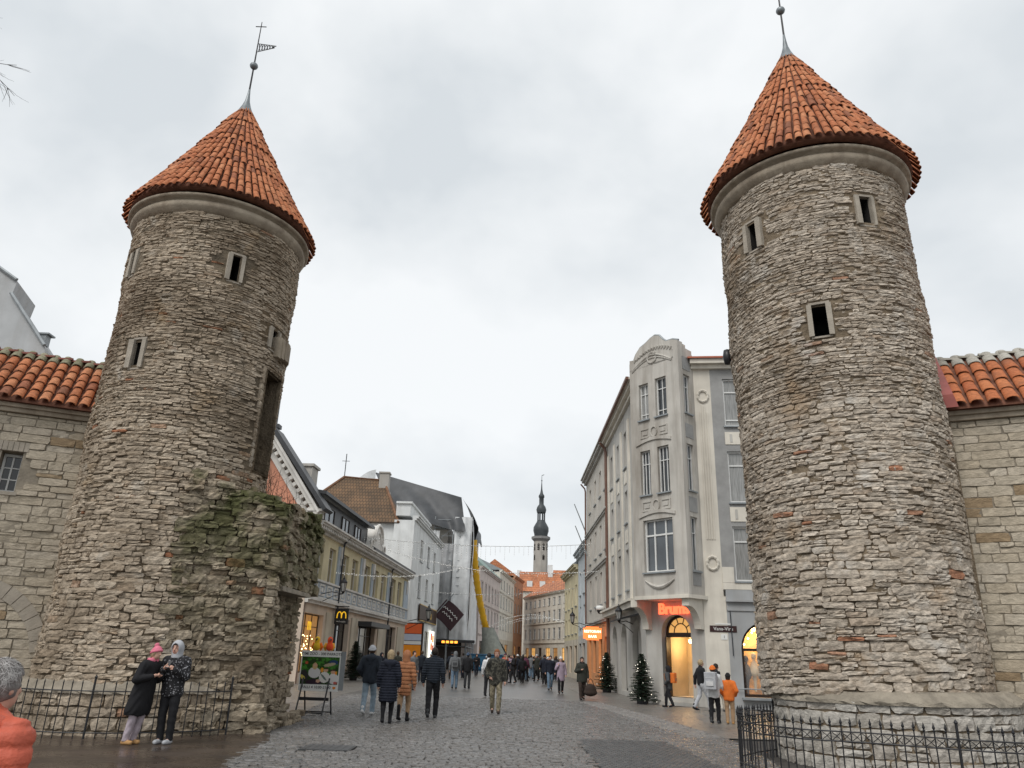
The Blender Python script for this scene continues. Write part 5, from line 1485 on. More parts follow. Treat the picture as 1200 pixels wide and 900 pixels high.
    for (sb, zb) in ((-.35, zc - .55), (wd + .3, zc - .5)):
        rake('rake_board', M['p_trim'], ap, zap, sb, zb, -.75, -.42, -.1, .16)
        rake('rake_cornice', M['p_trim'], ap, zap, sb, zb, -.18, .02, -.1, .62)
        rake('rake_fillet', M['p_trim'], ap, zap, sb, zb, .021, .16, -.1, .78)
        rake('rake_roof', M['dark_attic'], ap, zap + .02, sb - .2, zb, .17, .40, -.5, .9)
        u = np.array([sb - ap, zb - zap]); Ln = np.linalg.norm(u); u /= Ln; nrm = np.array([-u[1], u[0]]); nrm = nrm if nrm[1] > 0 else -nrm
        mb = MB(); q = .25
        while q < Ln - .2:
            a_ = np.array([ap, zap]) + u * q - nrm * .41
            b_ = a_ + u * .2; c_ = b_ + nrm * .225; d_ = a_ + nrm * .225
            mb.hexa([E_.W(a_[0], .0, a_[1]), E_.W(b_[0], .0, b_[1]), E_.W(b_[0], .5, b_[1]), E_.W(a_[0], .5, a_[1]), E_.W(d_[0], .0, d_[1]), E_.W(c_[0], .0, c_[1]), E_.W(c_[0], .5, c_[1]), E_.W(d_[0], .5, d_[1])])
            q += .42
        mb.build('rake_dentils', M['p_trim'], R)
    E_.part('cornice_return', M['p_trim'], [(-.5, .25, -.1, .5, zc - .75, zc - .42), (-.62, .25, -.1, .66, zc - .419, zc - .3)])
    E_.part('gable_finial', M['dark_attic'], [(ap - .28, ap + .28, -.2, .3, zap + .4, zap + .62), (ap - .05, ap + .05, -.05, .05, zap + .621, zap + 2.6)])
    mb = MB(); F_.box(mb, S0 + .3, S1 - .05, -6, -.6, 0, 8.3); mb.build('core', M['p_cream'], R)
    return R, F_
M['glass_warm'] = glass('curtained_glass', (0.20, 0.17, 0.11), 0.12, 0.6)
L1, F1 = restaurant()

def arches_sign():
    r = empty('hanging_sign', (F1.P[0] + F1.t[0] * 3.4 + F1.n[0] * .6, F1.P[1] + F1.t[1] * 3.4 + F1.n[1] * .6, 0), 0, 'black square hanging sign with yellow double arch emblem', 'sign')
    mb = MB(); mb.box(-.40, .40, -.05, .05, 3.12, 4.0); mb.build('board', M['black_paint'], r)
    mb = MB()
    for sx in (-.13, .13):
        mb.tube([(sx + .13 * cos(pi * k / 10) * -1, -.065, 3.45 + .36 * sin(pi * k / 10) ** .7) for k in range(11)], .03, 6)
    mb.build('emblem', M['yellow_logo'], r)
    text('lettering', 'McDonald\'s', 0.11, M['sign_white'], r, (0, -.062, 3.26), (pi / 2, 0, 0), 0.003)
    mb = MB(); mb.tube([(-.62, 0, 4.12), (.4, 0, 4.12)], .03, 6); mb.tube([(-.32, 0, 4.0), (-.32, 0, 4.12)], .015, 5); mb.tube([(.32, 0, 4.0), (.32, 0, 4.12)], .015, 5); mb.build('bracket', M['iron'], r)
    text('window_lettering', 'm', 0.9, M['yellow_logo'], L1, F1.W(0.1, -.24, 2.95), F1.text_rot(), 0.01, 0.02)
arches_sign()
lantern((F1.P[0] + F1.t[0] * 0.3 + .1, 43.2, 4.55), (1, -.1), 'black old street lantern on the yellow front beside the ruin', 1.0, 1.3)
lantern((F1.P[0] + F1.t[0] * 27.2 + .1, 70.2, 4.3), (1, -.1), 'black old street lantern at the far end of yellow front', 1.0, 1.9)
lantern((5.95, 36.4, 3.2), (-1, -.1), 'black old street lantern beside the shop entrance corbel', 0.6, 1.1)
lantern((5.95, 57.0, 3.9), (-1, -.1), 'black old street lantern past the glowing cafe sign', 0.8, 1.3)

# ---------------------------------------------------------------- brown hipped roof behind
def tiled(name, c1, c2, row=0.35, w=0.25):
    m, t, p = newmat(name)
    g = t.nodes.new('ShaderNodeTexCoord')
    b = t.nodes.new('ShaderNodeTexBrick')
    b.inputs['Scale'].default_value = 1.0; b.inputs['Brick Width'].default_value = w; b.inputs['Row Height'].default_value = row; b.inputs['Mortar Size'].default_value = 0.05; b.inputs['Mortar Smooth'].default_value = 0.6
    b.inputs['Color1'].default_value = (*c1, 1); b.inputs['Color2'].default_value = (*c2, 1); b.inputs['Mortar'].default_value = (*(np.array(c1) * .45), 1)
    mp_ = t.nodes.new('ShaderNodeMapping'); mp_.inputs['Rotation'].default_value = (radians(90), 0, 0)
    t.links.new(g.outputs['Object'], mp_.inputs['Vector']); t.links.new(mp_.outputs['Vector'], b.inputs['Vector'])
    n = pos_noise(t, 0.5, 5)
    r = ramp(t, n.outputs['Fac'], [(0.35, (0.6, 0.62, 0.6)), (0.65, (1.15, 1.1, 1.0))])
    t.links.new(mixc(t, 1.0, b.outputs['Color'], r.outputs['Color'], 'MULTIPLY'), p.inputs['Base Color'])
    p.inputs['Roughness'].default_value = 0.85
    bump(t, p, b.outputs['Fac'], -0.6, 0.05)
    return m
M['brown_tile'] = tiled('brown_weathered_tiles', (0.135, 0.085, 0.05), (0.17, 0.10, 0.055), 0.42, 0.3)
M['orange_tile'] = tiled('far_orange_tiles', (0.46, 0.17, 0.085), (0.54, 0.22, 0.11), 0.6, 0.4)
def brown_roof():
    R = empty('tiled_house', (-16, 79.5, 0), 0, 'house with big brown weathered tile hip roof behind yellow front', 'building')
    mb = MB(); mb.box(-5, 5.05, -6.5, 6.5, 0, 13.6); mb.build('wall', M['p_white'], R)
    x0, x1, y0, y1, z0 = -5.6, 5.5, -7, 7, 13.4
    ra, rb, zr = (-1.7, 0), (2.6, 0), 19.2
    mb = MB(); mb.add([(x0, y0, z0), (x1, y0, z0), (x1, y1, z0), (x0, y1, z0), (ra[0], 0, zr), (rb[0], 0, zr - .25)], [(0, 1, 5, 4), (1, 2, 5), (2, 3, 4, 5), (3, 0, 4), (0, 3, 2, 1)])
    rf = mb.build('roof', M['brown_tile'], R)
    mb = MB(); mb.box(2.3, 3.3, -1.3, -.3, 17.4, 19.5); mb.box(2.22, 3.38, -1.4, -.2, 19.501, 19.65); mb.box(2.15, 3.45, -1.6, -.25, 17.2, 17.65); mb.build('chimney', M['chim'], rf)
    mb = MB(); mb.tube([(x0, y0, z0 + .03), (ra[0], 0, zr + .06), (rb[0], 0, zr - .19), (x1, y0, z0 + .03)], .14, 6); mb.build('ridge_tiles', M['tile_ridge_brown'], rf)
    mb = MB(); mb.tube([(-1.7, 0, zr), (-1.7, 0, zr + 2.6)], .05, 5); mb.tube([(-2.1, 0, zr + 1.8), (-1.3, 0, zr + 1.8)], .03, 5); mb.build('antenna', M['iron'], rf)
M['chim'] = plaster('weathered_chimney', (.36, .34, .31), amt=.5)
M['tile_ridge_brown'] = mat('ridge_tile_brown', (0.18, 0.095, 0.055), 0.85, 0.3, 2)
brown_roof()

# ---------------------------------------------------------------- L2: white shop house
L2, F2w = street_front('shop_house', 'white plastered shop house with brown signboard before the scaffolding', (-8.95, 72.5), 2.7, +1, 20.6, 13.7, [(10.4, 12.55), (6.9, 9.1)], [5.6, 10.6, 15.4], 1.7, M['p_white'], depth=1.95,
    trimm=M['p_white'], ground=([(6.6, 10.2, .2, 3.9, M['glass_dark']), (11.4, 14.4, .2, 3.9, M['glass_dark']), (15.4, 19.2, .2, 3.9, M['glass_dark'])], M['p_white']), zground=4.3)
F2w.part('roof_parapet', M['p_white'], [(0.2, 13.5, -1.9, -.5, 14.15, 15.3), (0, 13.7, -1.9, -.35, 15.301, 15.5)])
def shop_signs():
    r = empty('signboard', (F2w.P[0] + F2w.t[0] * 12 + F2w.n[0] * .1, F2w.P[1] + F2w.t[1] * 12 + F2w.n[1] * .1, 0), 0, 'brown signboard with golden lettering above the white shop', 'sign')
    F_ = Fr(r.location[:2], F2w.t[:2], F2w.n[:2], r)
    F_.part('board', mat('brown_board', (0.06, 0.035, 0.022), 0.5, 0.15), [(-6.3, 6.3, 0, .12, 4.75, 6.35)], r)
    F_.part('board_edge', M['gold'], [(-6.3, 6.3, .12, .14, 4.75, 4.83), (-6.3, 6.3, .12, .14, 6.27, 6.35)], r)
    text('lettering', 'Gusto', 1.35, M['gold'], r, F_.W(.4, .13, 5.55), F_.text_rot(), 0.02, 0.02)
    # stacked advertising plates on the near end of the shop
    r2 = empty('advert_column', (F2w.P[0] + .4, 72.9, 0), 0, 'stack of orange and white advert plates at corner of white shop', 'sign')
    F_ = Fr((F2w.P[0] + .4, 72.35), (1, 0), (0, -1), r2)
    F_.part('frame', M['dark_frame'], [(-1.15, 1.15, -.4, -.04, 0, 4.3)], r2)
    for (z0, z1, c) in ((3.35, 4.2, (0.68, 0.13, 0.04)), (2.75, 3.3, (.45, .5, .6)), (2.4, 2.7, (.7, .7, .68)), (1.15, 2.35, (.82, .28, .02)), (.2, 1.05, (.6, .6, .58))):
        F_.part('advert_plate', mat('advert', c, .5, .05, emit=c, estr=.08), [(-1.0, 1.0, -.04, .02, z0, z1)], r2)
    r3 = empty('lit_menu_board', (F2w.P[0] + F2w.t[0] * 15 + F2w.n[0] * .2, F2w.P[1] + F2w.t[1] * 15 + F2w.n[1] * .2, 0), 0, 'backlit white menu board with food pictures at white shop', 'sign')
    F_ = Fr(r3.location[:2], F2w.t[:2], F2w.n[:2], r3)
    F_.part('panel', mat('backlit_white', (.85, .85, .8), .5, 0, emit=(1, .96, .85), estr=1.0), [(-1.6, 1.6, 0, .12, .5, 4.0)], r3)
    for k, (ds, z, c) in enumerate(((-.7, 3.4, (.7, .12, .05)), (.6, 3.2, (.75, .4, .05)), (-.5, 2.4, (.8, .25, .05)), (.7, 2.2, (.6, .1, .05)), (0, 1.5, (.3, .5, .55)))):
        F_.part('food_picture', mat('food', c, .5, .2, 2, emit=c, estr=.5), [(ds - .5, ds + .5, .12, .135, z - .35, z + .35)], r3)
shop_signs()
def banner():
    r = empty('banner_flag', (-8.3, 92.6, 0), 0, 'brown banner flag with white lettering leaning out by scaffolding', 'flag')
    mb = MB(); mb.tube([(-1.6, 0, 4.0), (2.2, -.6, 8.4)], .06, 6); mb.build('pole', M['zinc'], r)
    V, F = [], []
    for j in range(5):
        for i in range(9):
            u, v = i / 8, j / 4
            V.append((-.2 + 1.7 * v * .9 + 2.2 * u, -.3 + .25 * sin(3 * u + v), 5.9 + 1.9 * v - 1.6 * u + .15 * sin(4 * u)))
    for j in range(4):
        for i in range(8): F.append((j * 9 + i, j * 9 + i + 1, j * 9 + i + 10, j * 9 + i + 9))
    obj('cloth', mesh_from('cloth', V, F, mat('brown_banner', (.055, .03, .035), .8, .15), smooth=True), r)
    mb = MB()
    for (u0, u1, v) in ((.15, .38, .62), (.42, .66, .62), (.70, .9, .62), (.25, .5, .4), (.54, .8, .4)):
        P_ = lambda u, v: (-.2 + 1.53 * v + 2.2 * u, -.36 + .25 * sin(3 * u + v), 5.9 + 1.9 * v - 1.6 * u + .15 * sin(4 * u))
        mb.tube([P_(u0 + (u1 - u0) * k / 4, v + (.05 if k % 2 else -.03)) for k in range(5)], .05, 4)
    mb.build('lettering', M['sign_white'], r)
banner()

# ---------------------------------------------------------------- L3: scaffolded house under a dark tarpaulin
def scaffold():
    R = empty('scaffolded_house', (-7.7, 95, 0), 0, 'house wrapped in white sheeting and scaffolding under dark grey tarpaulin roof', 'building')
    rg = np.random.default_rng(4)
    mb = MB(); mb.box(-9, 0.2, 1.2, 24, 0, 17.5); mb.build('wall', M['p_grey'], R)
    # tubes
    tb = MB()
    for y in (0, 2.4, 7.5, 13, 18, 23):
        for x in (-1.4, .9, 3.1):
            if y > 3 and x < 3: continue
            tb.tube([(x, y, 0), (x, y, 18)], .06, 5)
    for z in np.arange(2.6, 18, 2.0):
        tb.tube([(-1.4, 0, z), (3.1, 0, z)], .05, 5); tb.tube([(3.1, 0, z), (3.1, 23, z)], .05, 5); tb.tube([(-1.4, 0, z + 1), (3.1, 0, z + 1)], .035, 5)
    for z in (2.6, 6.6, 10.6, 14.6): tb.tube([(-1.4, 0, z), (.9, 0, z + 2)], .035, 5); tb.tube([(.9, 0, z), (3.1, 0, z + 2)], .035, 5)
    tb.build('scaffold_tubes', M['zinc'], R)
    for z in np.arange(2.6, 18, 2.0):
        mb = MB(); mb.box(-1.4, 3.1, .1, 1.0, z - .06, z); mb.box(2.2, 3.05, 1.0, 23, z - .06, z); mb.build('deck', M['wood_brown'] if int(z) % 4 else M['zinc'], R)
    # sheeting: strips of white foil with folds
    def strip(name, p0, p1, z0, z1, nrm, m, seed):
        r_ = np.random.default_rng(seed); V, F = [], []
        nu, nv = 14, 26; ph = r_.uniform(0, 6, 6)
        for j in range(nv + 1):
            for i in range(nu + 1):
                u, v = i / nu, j / nv
                k = .13 * sin(9 * u + ph[0] + 2 * v) + .08 * sin(17 * u + ph[1] - 3 * v) + .07 * sin(11 * v + ph[2] + 4 * u)
                V.append((p0[0] + (p1[0] - p0[0]) * u + nrm[0] * k, p0[1] + (p1[1] - p0[1]) * u + nrm[1] * k, z0 + (z1 - z0) * v))
        for j in range(nv):
            for i in range(nu):
                a = j * (nu + 1) + i; F.append((a, a + 1, a + nu + 2, a + nu + 1))
        return obj(name, mesh_from(name, V, np.array(F), m, smooth=True), R)
    strip('sheeting', (-1.6, -.15), (-.75, -.15), 3.4, 16.2, (0, -1), M['foil'], 1)
    strip('sheeting', (-.7, -.12), (1.05, -.12), 3.4, 14.6, (0, -1), M['mesh'], 2)
    strip('sheeting', (1.1, -.15), (3.25, -.15), 3.2, 18.0, (0, -1), M['foil'], 3)
    strip('sheeting', (3.28, -.1), (3.28, 12), 3.2, 18.2, (1, 0), M['foil'], 4)
    strip('sheeting', (3.28, 12.1), (3.28, 23.5), 3.2, 17.6, (1, 0), M['foil'], 5)
    # tarpaulin: sloping face plus hanging skirt
    V, F = [], []; nu, nv = 30, 14
    for j in range(nv + 1):
        for i in range(nu + 1):
            u, v = i / nu, j / nv
            top = np.array([-10.5 + 12.2 * u, 5.0 - 4.6 * u, 24.6 - 4.0 * u]); bot = np.array([-6.0 + 8.5 * u, -.6, 17.0 - .5 * u + .5 * sin(5 * u)])
            p = bot + (top - bot) * v
            fold = .22 * sin(14 * u + 5 * v) * (1 - v) + .12 * sin(31 * u - 3 * v) * (1 - v) ** 2
            p[1] -= fold + .5 * sin(pi * v) * -1 * .3; p[2] += .12 * sin(9 * u + 3 * v) * (1 - v)
            V.append(tuple(p))
    for j in range(nv):
        for i in range(nu):
            a = j * (nu + 1) + i; F.append((a, a + 1, a + nu + 2, a + nu + 1))
    obj('tarpaulin', mesh_from('tarpaulin', V, np.array(F), M['tarp'], smooth=True), R)
    V, F = [], []; nu, nv = 24, 8
    for j in range(nv + 1):
        for i in range(nu + 1):
            u, v = i / nu, j / nv
            top = np.array([1.7 + 1.9 * u, .2 + 22 * u, 20.6 - 1.2 * u + .25 * sin(6 * u)])
            bot = np.array([3.75, -.3 + 22 * u, 17.2 - 2.2 * sin(pi * min(1, u * 1.6)) * .5 + .3 * sin(13 * u)])
            p = bot + (top - bot) * v; p[0] += .25 * sin(16 * u + 3 * v) * (1 - v) + .12 * sin(pi * v)
            V.append(tuple(p))
    for j in range(nv):
        for i in range(nu):
            a = j * (nu + 1) + i; F.append((a, a + 1, a + nu + 2, a + nu + 1))
    obj('tarpaulin', mesh_from('tarpaulin', V, np.array(F), M['tarp'], smooth=True), R)
    V, F = [], []
    for j in range(5):
        for i in range(9):
            u, v = i / 8, j / 4
            V.append((-14.5 + 4.2 * u, 4.5 + .2 * sin(7 * u), 21.4 + 3.4 * v * (0.35 + .65 * u) + .2 * sin(6 * u + 3 * v)))
    for j in range(4):
        for i in range(8): F.append((j * 9 + i, j * 9 + i + 1, j * 9 + i + 10, j * 9 + i + 9))
    obj('white_sheet', mesh_from('white_sheet', V, F, M['foil'], smooth=True), R)
    # entrance tunnel below
    mb = MB(); mb.box(-1.6, 4.2, -1.6, .6, 3.0, 3.3); mb.build('tunnel_roof', M['black_paint'], R)
    mb = MB(); mb.box(-1.2, 2.6, .35, .45, 0, 3.0); mb.build('tunnel_back', M['dark_frame'], R)
    mb = MB()
    for x in (-1.5, .9, 4.1): mb.tube([(x, -1.5, 0), (x, -1.5, 3)], .07, 6)
    mb.build('tunnel_post', M['zinc'], R)
    mb = MB(); mb.box(.3, 2.4, -1.72, -1.64, 2.85, 3.2); mb.build('light_panel', M['black_paint'], R)
    mb = MB()
    for k in range(4): mb.box(.4 + k * .5, .75 + k * .5, -1.75, -1.722, 2.9, 3.15)
    mb.build('amber_letters', mat('amber', (1, .4, .05), .5, 0, emit=(1, .35, .04), estr=1.8), R)
M['foil'] = mat('white_foil', (0.62, 0.63, 0.63), 0.45, 0.15, 1.2, spec=0.4)
M['mesh'] = mat('grey_debris_net', (0.34, 0.345, 0.35), 0.8, 0.2, 1.0)
M['tarp'] = mat('dark_tarpaulin', (0.05, 0.053, 0.057), 0.5, 0.3, 0.8, spec=0.4)
scaffold()
def chute():
    R = empty('debris_chute', (-4.3, 98, 0), 0, 'yellow segmented debris chute running down from the scaffolding', 'chute')
    pts = [np.array(p) for p in ((0, 0, 15.6), (.25, .3, 13.0), (.6, .8, 10.5), (1.1, 1.4, 8.0), (1.75, 2.0, 5.6), (2.1, 2.3, 4.6))]
    L_ = []
    for a, b in zip(pts, pts[1:]):
        for k in range(3): L_.append(a + (b - a) * k / 3)
    L_.append(pts[-1])
    for a, b in zip(L_, L_[1:]):
        mb = MB(); mb.tube([a, b + (b - a) * .12], [.46, .35], 12, cap=False); mb.build('chute_segment', M['yellow'], R, smooth=True)
    V, F = [], []
    for j in range(7):
        for i in range(13):
            u, v = i / 12, j / 6
            w = .7 + 1.1 * (1 - v)
            V.append((2.2 + w * cos(2 * pi * u) + .9 * (1 - v) + .1 * sin(9 * u + j), 2.3 + w * sin(2 * pi * u), 1.4 + 3.6 * v))
    for j in range(6):
        for i in range(12): F.append((j * 13 + i, j * 13 + i + 1, j * 13 + i + 14, j * 13 + i + 13))
    obj('dust_skirt', mesh_from('dust_skirt', V, F, mat('grey_green_fabric', (0.20, 0.21, 0.185), .9, .2), smooth=True), R)
M['yellow'] = mat('yellow_plastic', (0.72, 0.40, 0.02), 0.45, 0.12, 2, spec=0.4)
chute()
mb = MB()
mb.add([(-1.5, -1, .15), (1.5, -1, .15), (1.5, 1, .15), (-1.5, 1, .15), (-1.8, -1.15, 1.75), (1.8, -1.15, 1.75), (1.8, 1.15, 1.75), (-1.8, 1.15, 1.75)], [(0, 3, 2, 1), (0, 1, 5, 4), (1, 2, 6, 5), (2, 3, 7, 6), (3, 0, 4, 7)])
sk = empty('skip', (-1.95, 93, 0), 0.05, 'blue metal skip under the yellow debris chute', 'skip')
mb.build('tub', mat('blue_paint', (0.045, 0.15, 0.26), .5, .2, 2), sk)
mb = MB()
for x in (-1.1, -.35, .35, 1.1): mb.box(x - .06, x + .06, -1.22, -1.02, .1, 1.7)
mb.tube([(-1.85, -1.2, 1.76), (1.85, -1.2, 1.76), (1.85, 1.2, 1.76), (-1.85, 1.2, 1.76), (-1.85, -1.2, 1.76)], .07, 6); mb.box(-1.5, 1.5, -.9, .9, 0, .15)
mb.build('ribs', mat('blue_paint_dark', (0.035, 0.11, 0.2), .5, .2, 2), sk)

# ---------------------------------------------------------------- farther fronts
M['p_pink'] = plaster('pinkish_plaster', (0.58, 0.50, 0.46), amt=0.2)
M['p_brown'] = plaster('brown_orange_plaster', (0.42, 0.22, 0.13), amt=0.3)
M['green_roof'] = mat('green_copper_roof', (0.22, 0.30, 0.27), 0.6, 0.15, 0.6)
L4, F4 = street_front('far_house', 'pinkish white house with green roof beyond the yellow chute', (-4.0, 120), 7, +1, 24, 14.4, [(10.2, 12.6), (6.3, 8.7)], [2.4, 6.4, 10.4, 14.4, 18.4, 21.8], 1.5, M['p_pink'], surround=True,
    ground=([(2, 6, .4, 3.8, M['glass_dark']), (9, 13, .4, 3.8, M['glass_dark']), (16, 21, .4, 3.8, M['warm_dim'])], M['p_pink']), zground=4.6, roof=(M['green_roof'], 5.0), depth=10, bands=(9.2, 4.62))
L4b, F4b = street_front('far_house', 'pale cream house with attic windows beyond the pinkish one', (-4.0 + 24.05 * sin(radians(7)), 120 + 24.05 * cos(radians(7))), 7, +1, 24, 16.4, [(13.6, 15.4), (10.2, 12.4), (6.3, 8.7)], [2.4, 6.8, 11.2, 15.6, 20.4], 1.6, M['p_creamw'],
    ground=([(2, 7, .4, 3.8, M['glass_dark']), (10, 15, .4, 3.8, M['warm_dim'])], M['p_cream']), zground=4.6, roof=(M['zinc'], 2.5), depth=10, bands=(9.2, 12.8))
L5, F5 = street_front('far_house', 'narrow orange-brown house closing the left row', (-4.0 + 48.2 * sin(radians(7)), 120 + 48.2 * cos(radians(7))), 9, +1, 14, 17.8, [(14, 16), (10.5, 12.5), (6.5, 9)], [2.5, 7, 11.5], 1.6, M['p_brown'],
    ground=([(2, 5, .4, 3.8, M['warm_dim']), (8, 12, .4, 3.8, M['glass_dark'])], M['p_brown']), zground=4.6, roof=(M['tile_far'] if 'tile_far' in M else M['orange_tile'], 3.5), depth=9)
def facing_house(name, label, A, B, ztop, floors, ncol, ww, wm, roof, gops, depth=10):
    A, B = np.array(A), np.array(B); d = B - A; L_ = float(np.linalg.norm(d)); az = math.degrees(atan2(d[0], d[1]))
    # side so that the outward normal looks towards the gate
    a = radians(az)
    side = +1 if (cos(a) * -A[0] + -sin(a) * -A[1]) > 0 else -1
    cols = [L_ * (k + .5) / ncol for k in range(ncol)]
    return street_front(name, label, tuple(A), az, side, L_, ztop, floors, cols, ww, wm, depth=depth, ground=([(L_ * a_, L_ * b_, .3, 3.6, M[m_]) for a_, b_, m_ in gops], wm), zground=4.4, roof=roof, bands=(4.42, 8.4), surround=False)
facing_house('far_house', 'long cream house with three rows of windows closing the street', (12.6, 157), (4.6, 186), 14.4, [(12.2, 13.8), (9.0, 11.2), (5.4, 7.6)], 9, 1.5, M['p_creamw'], (M['orange_tile'], 3.5), [(.04, .12, 'warm'), (.2, .3, 'warm_dim'), (.36, .46, 'warm'), (.55, .63, 'glass_dark'), (.7, .8, 'warm'), (.86, .94, 'warm_dim')])
def far_roofs():
    for (x, y, w, d, zw, zr, lab, wm) in ((9.5, 205, 11, 12, 17.5, 23.0, 'far house with plain orange tile roof below the slender spire', 'p_creamw'), (20.0, 214, 13, 14, 17.0, 24.6, 'far house with orange tile roof right of slender spire', 'p_cream'), (2.0, 222, 9, 14, 17.0, 23.2, 'far house with orange tile roof left of slender spire', 'p_brown')):
        R = empty('far_house', (x, y, 0), 0, lab, 'building')
        mb = MB(); mb.box(-w / 2, w / 2, -d / 2, d / 2, 0, zw); mb.build('wall', M[wm], R)
        mb = MB(); mb.add([(-w / 2 - .4, -d / 2 - .5, zw), (w / 2 + .4, -d / 2 - .5, zw), (w / 2 + .4, 0, zr), (-w / 2 - .4, 0, zr), (-w / 2 - .4, d / 2, zw), (w / 2 + .4, d / 2, zw)], [(0, 1, 2, 3), (3, 2, 5, 4), (0, 3, 4), (1, 5, 2), (0, 4, 5, 1)])
        rf = mb.build('roof', M['orange_tile'], R)
        mb = MB(); mb.box(-.6 + w * .2, .6 + w * .2, -1.6, -.4, zr - 1.6, zr + 1.8); mb.build('chimney', M['p_white'], rf)
        for k in range(3):
            mb = MB(); xx = -w * .3 + k * w * .3; zz = zw + 1.8; yy = -d / 2 + 1.6
            mb.box(xx - .7, xx + .7, yy - .6, yy + 2, zz - .6, zz + .9); mb.build('dormer', M['p_white'], rf)
far_roofs()
def town_hall():
    R = empty('town_hall_tower', (12.9, 290, 0), 0, 'slender grey town hall tower with dark baroque spire far away', 'tower')
    mb = MB(); mb.lathe([(2.75, 0), (2.75, 30), (2.65, 43.6)], 8); mb.build('shaft', mat('grey_limestone_tower', (0.36, 0.335, 0.30), .9, .15, .3), R)
    mb = MB(); mb.lathe([(2.65, 43.2), (3.4, 44.0), (3.6, 44.1), (3.6, 45.0), (3.45, 45.0), (3.4, 44.3)], 8); mb.build('gallery', mat('grey_gallery', (.22, .215, .21), .8, .1), R)
    sp = mat('dark_copper_spire', (0.055, 0.062, 0.066), .5, .2, .5)
    mb = MB(); mb.lathe([(2.45, 44.4), (2.6, 46), (2.95, 47.2), (2.9, 48.6), (2.2, 49.9), (1.75, 50.6), (1.55, 51.2), (1.55, 51.3)], 16); mb.build('dome', sp, R, smooth=True)
    for k in range(8):
        a = 2 * pi * (k + .5) / 8
        mb = MB(); mb.box(-.2, .2, -.2, .2, 51.2, 54.2); o = mb.build('lantern_post', sp, R); o.location = (1.35 * cos(a), 1.35 * sin(a), 0); o.rotation_euler = (0, 0, a)
    mb = MB(); mb.lathe([(1.7, 54.2), (1.75, 54.6), (1.95, 55.4), (1.6, 56.6), (1.0, 57.4), (.9, 57.6), (.9, 60.0), (1.15, 60.3), (1.1, 61), (.6, 61.8), (.3, 63.4), (.12, 66.5), (.08, 69.0), (0, 69.1)], 12); mb.build('spire', sp, R, smooth=True)
    mb = MB(); mb.lathe([(0, 66.6), (.35, 66.9), (0, 67.2)], 8); mb.tube([(0, 0, 69), (.9, 0, 69.3)], .12, 4); mb.build('weathervane', sp, R)
    for k in range(8):
        a = 2 * pi * k / 8 + pi / 8
        for (z0, z1) in ((39.8, 41.8), (36.2, 37.6)):
            if k % 2 and z0 < 39: continue
            mb = MB(); mb.box(-.4, .4, -.08, .08, z0, z1); mb.tube([(-.4, -.02, z1), (0, -.02, z1 + .5), (.4, -.02, z1)], .1, 4)
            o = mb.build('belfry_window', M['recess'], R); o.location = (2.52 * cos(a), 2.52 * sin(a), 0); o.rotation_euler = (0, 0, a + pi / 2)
town_hall()
# pale gable behind the left town wall
def gable_house():
    R = empty('gable_house', (-20.05, 26, 0), 0, 'pale grey plaster gable rising behind the left town wall', 'building')
    prof = [(-3.5, 0), (-3.5, 16.2), (.1, 15.15), (.92, 14.62), (.85, 14.05), (2.62, 11.95), (2.75, 11.3), (2.75, 0)]
    n = len(prof); mb = MB()
    mb.add([(x, 0, z) for x, z in prof] + [(x - .6, 2.2, z) for x, z in prof], [tuple(range(n)), tuple(range(2 * n - 1, n - 1, -1))] + [(i, n + i, n + (i + 1) % n, (i + 1) % n) for i in range(n)])
    mb.build('wall', plaster('pale_grey_gable', (.44, .45, .455), amt=.3), R)
    mb = MB(); mb.tube([(x, -.06, z + .04) for x, z in prof[1:4]], .07, 6); mb.tube([(x, -.06, z + .04) for x, z in prof[4:6]], .07, 6); mb.build('roof_edge', M['zinc'], R)
    mb = MB(); mb.box(2.05, 2.3, .4, .7, 12.2, 12.62); mb.box(1.95, 2.4, .35, .8, 12.621, 12.68); mb.build('roof_vent', M['zinc'], R)
gable_house()
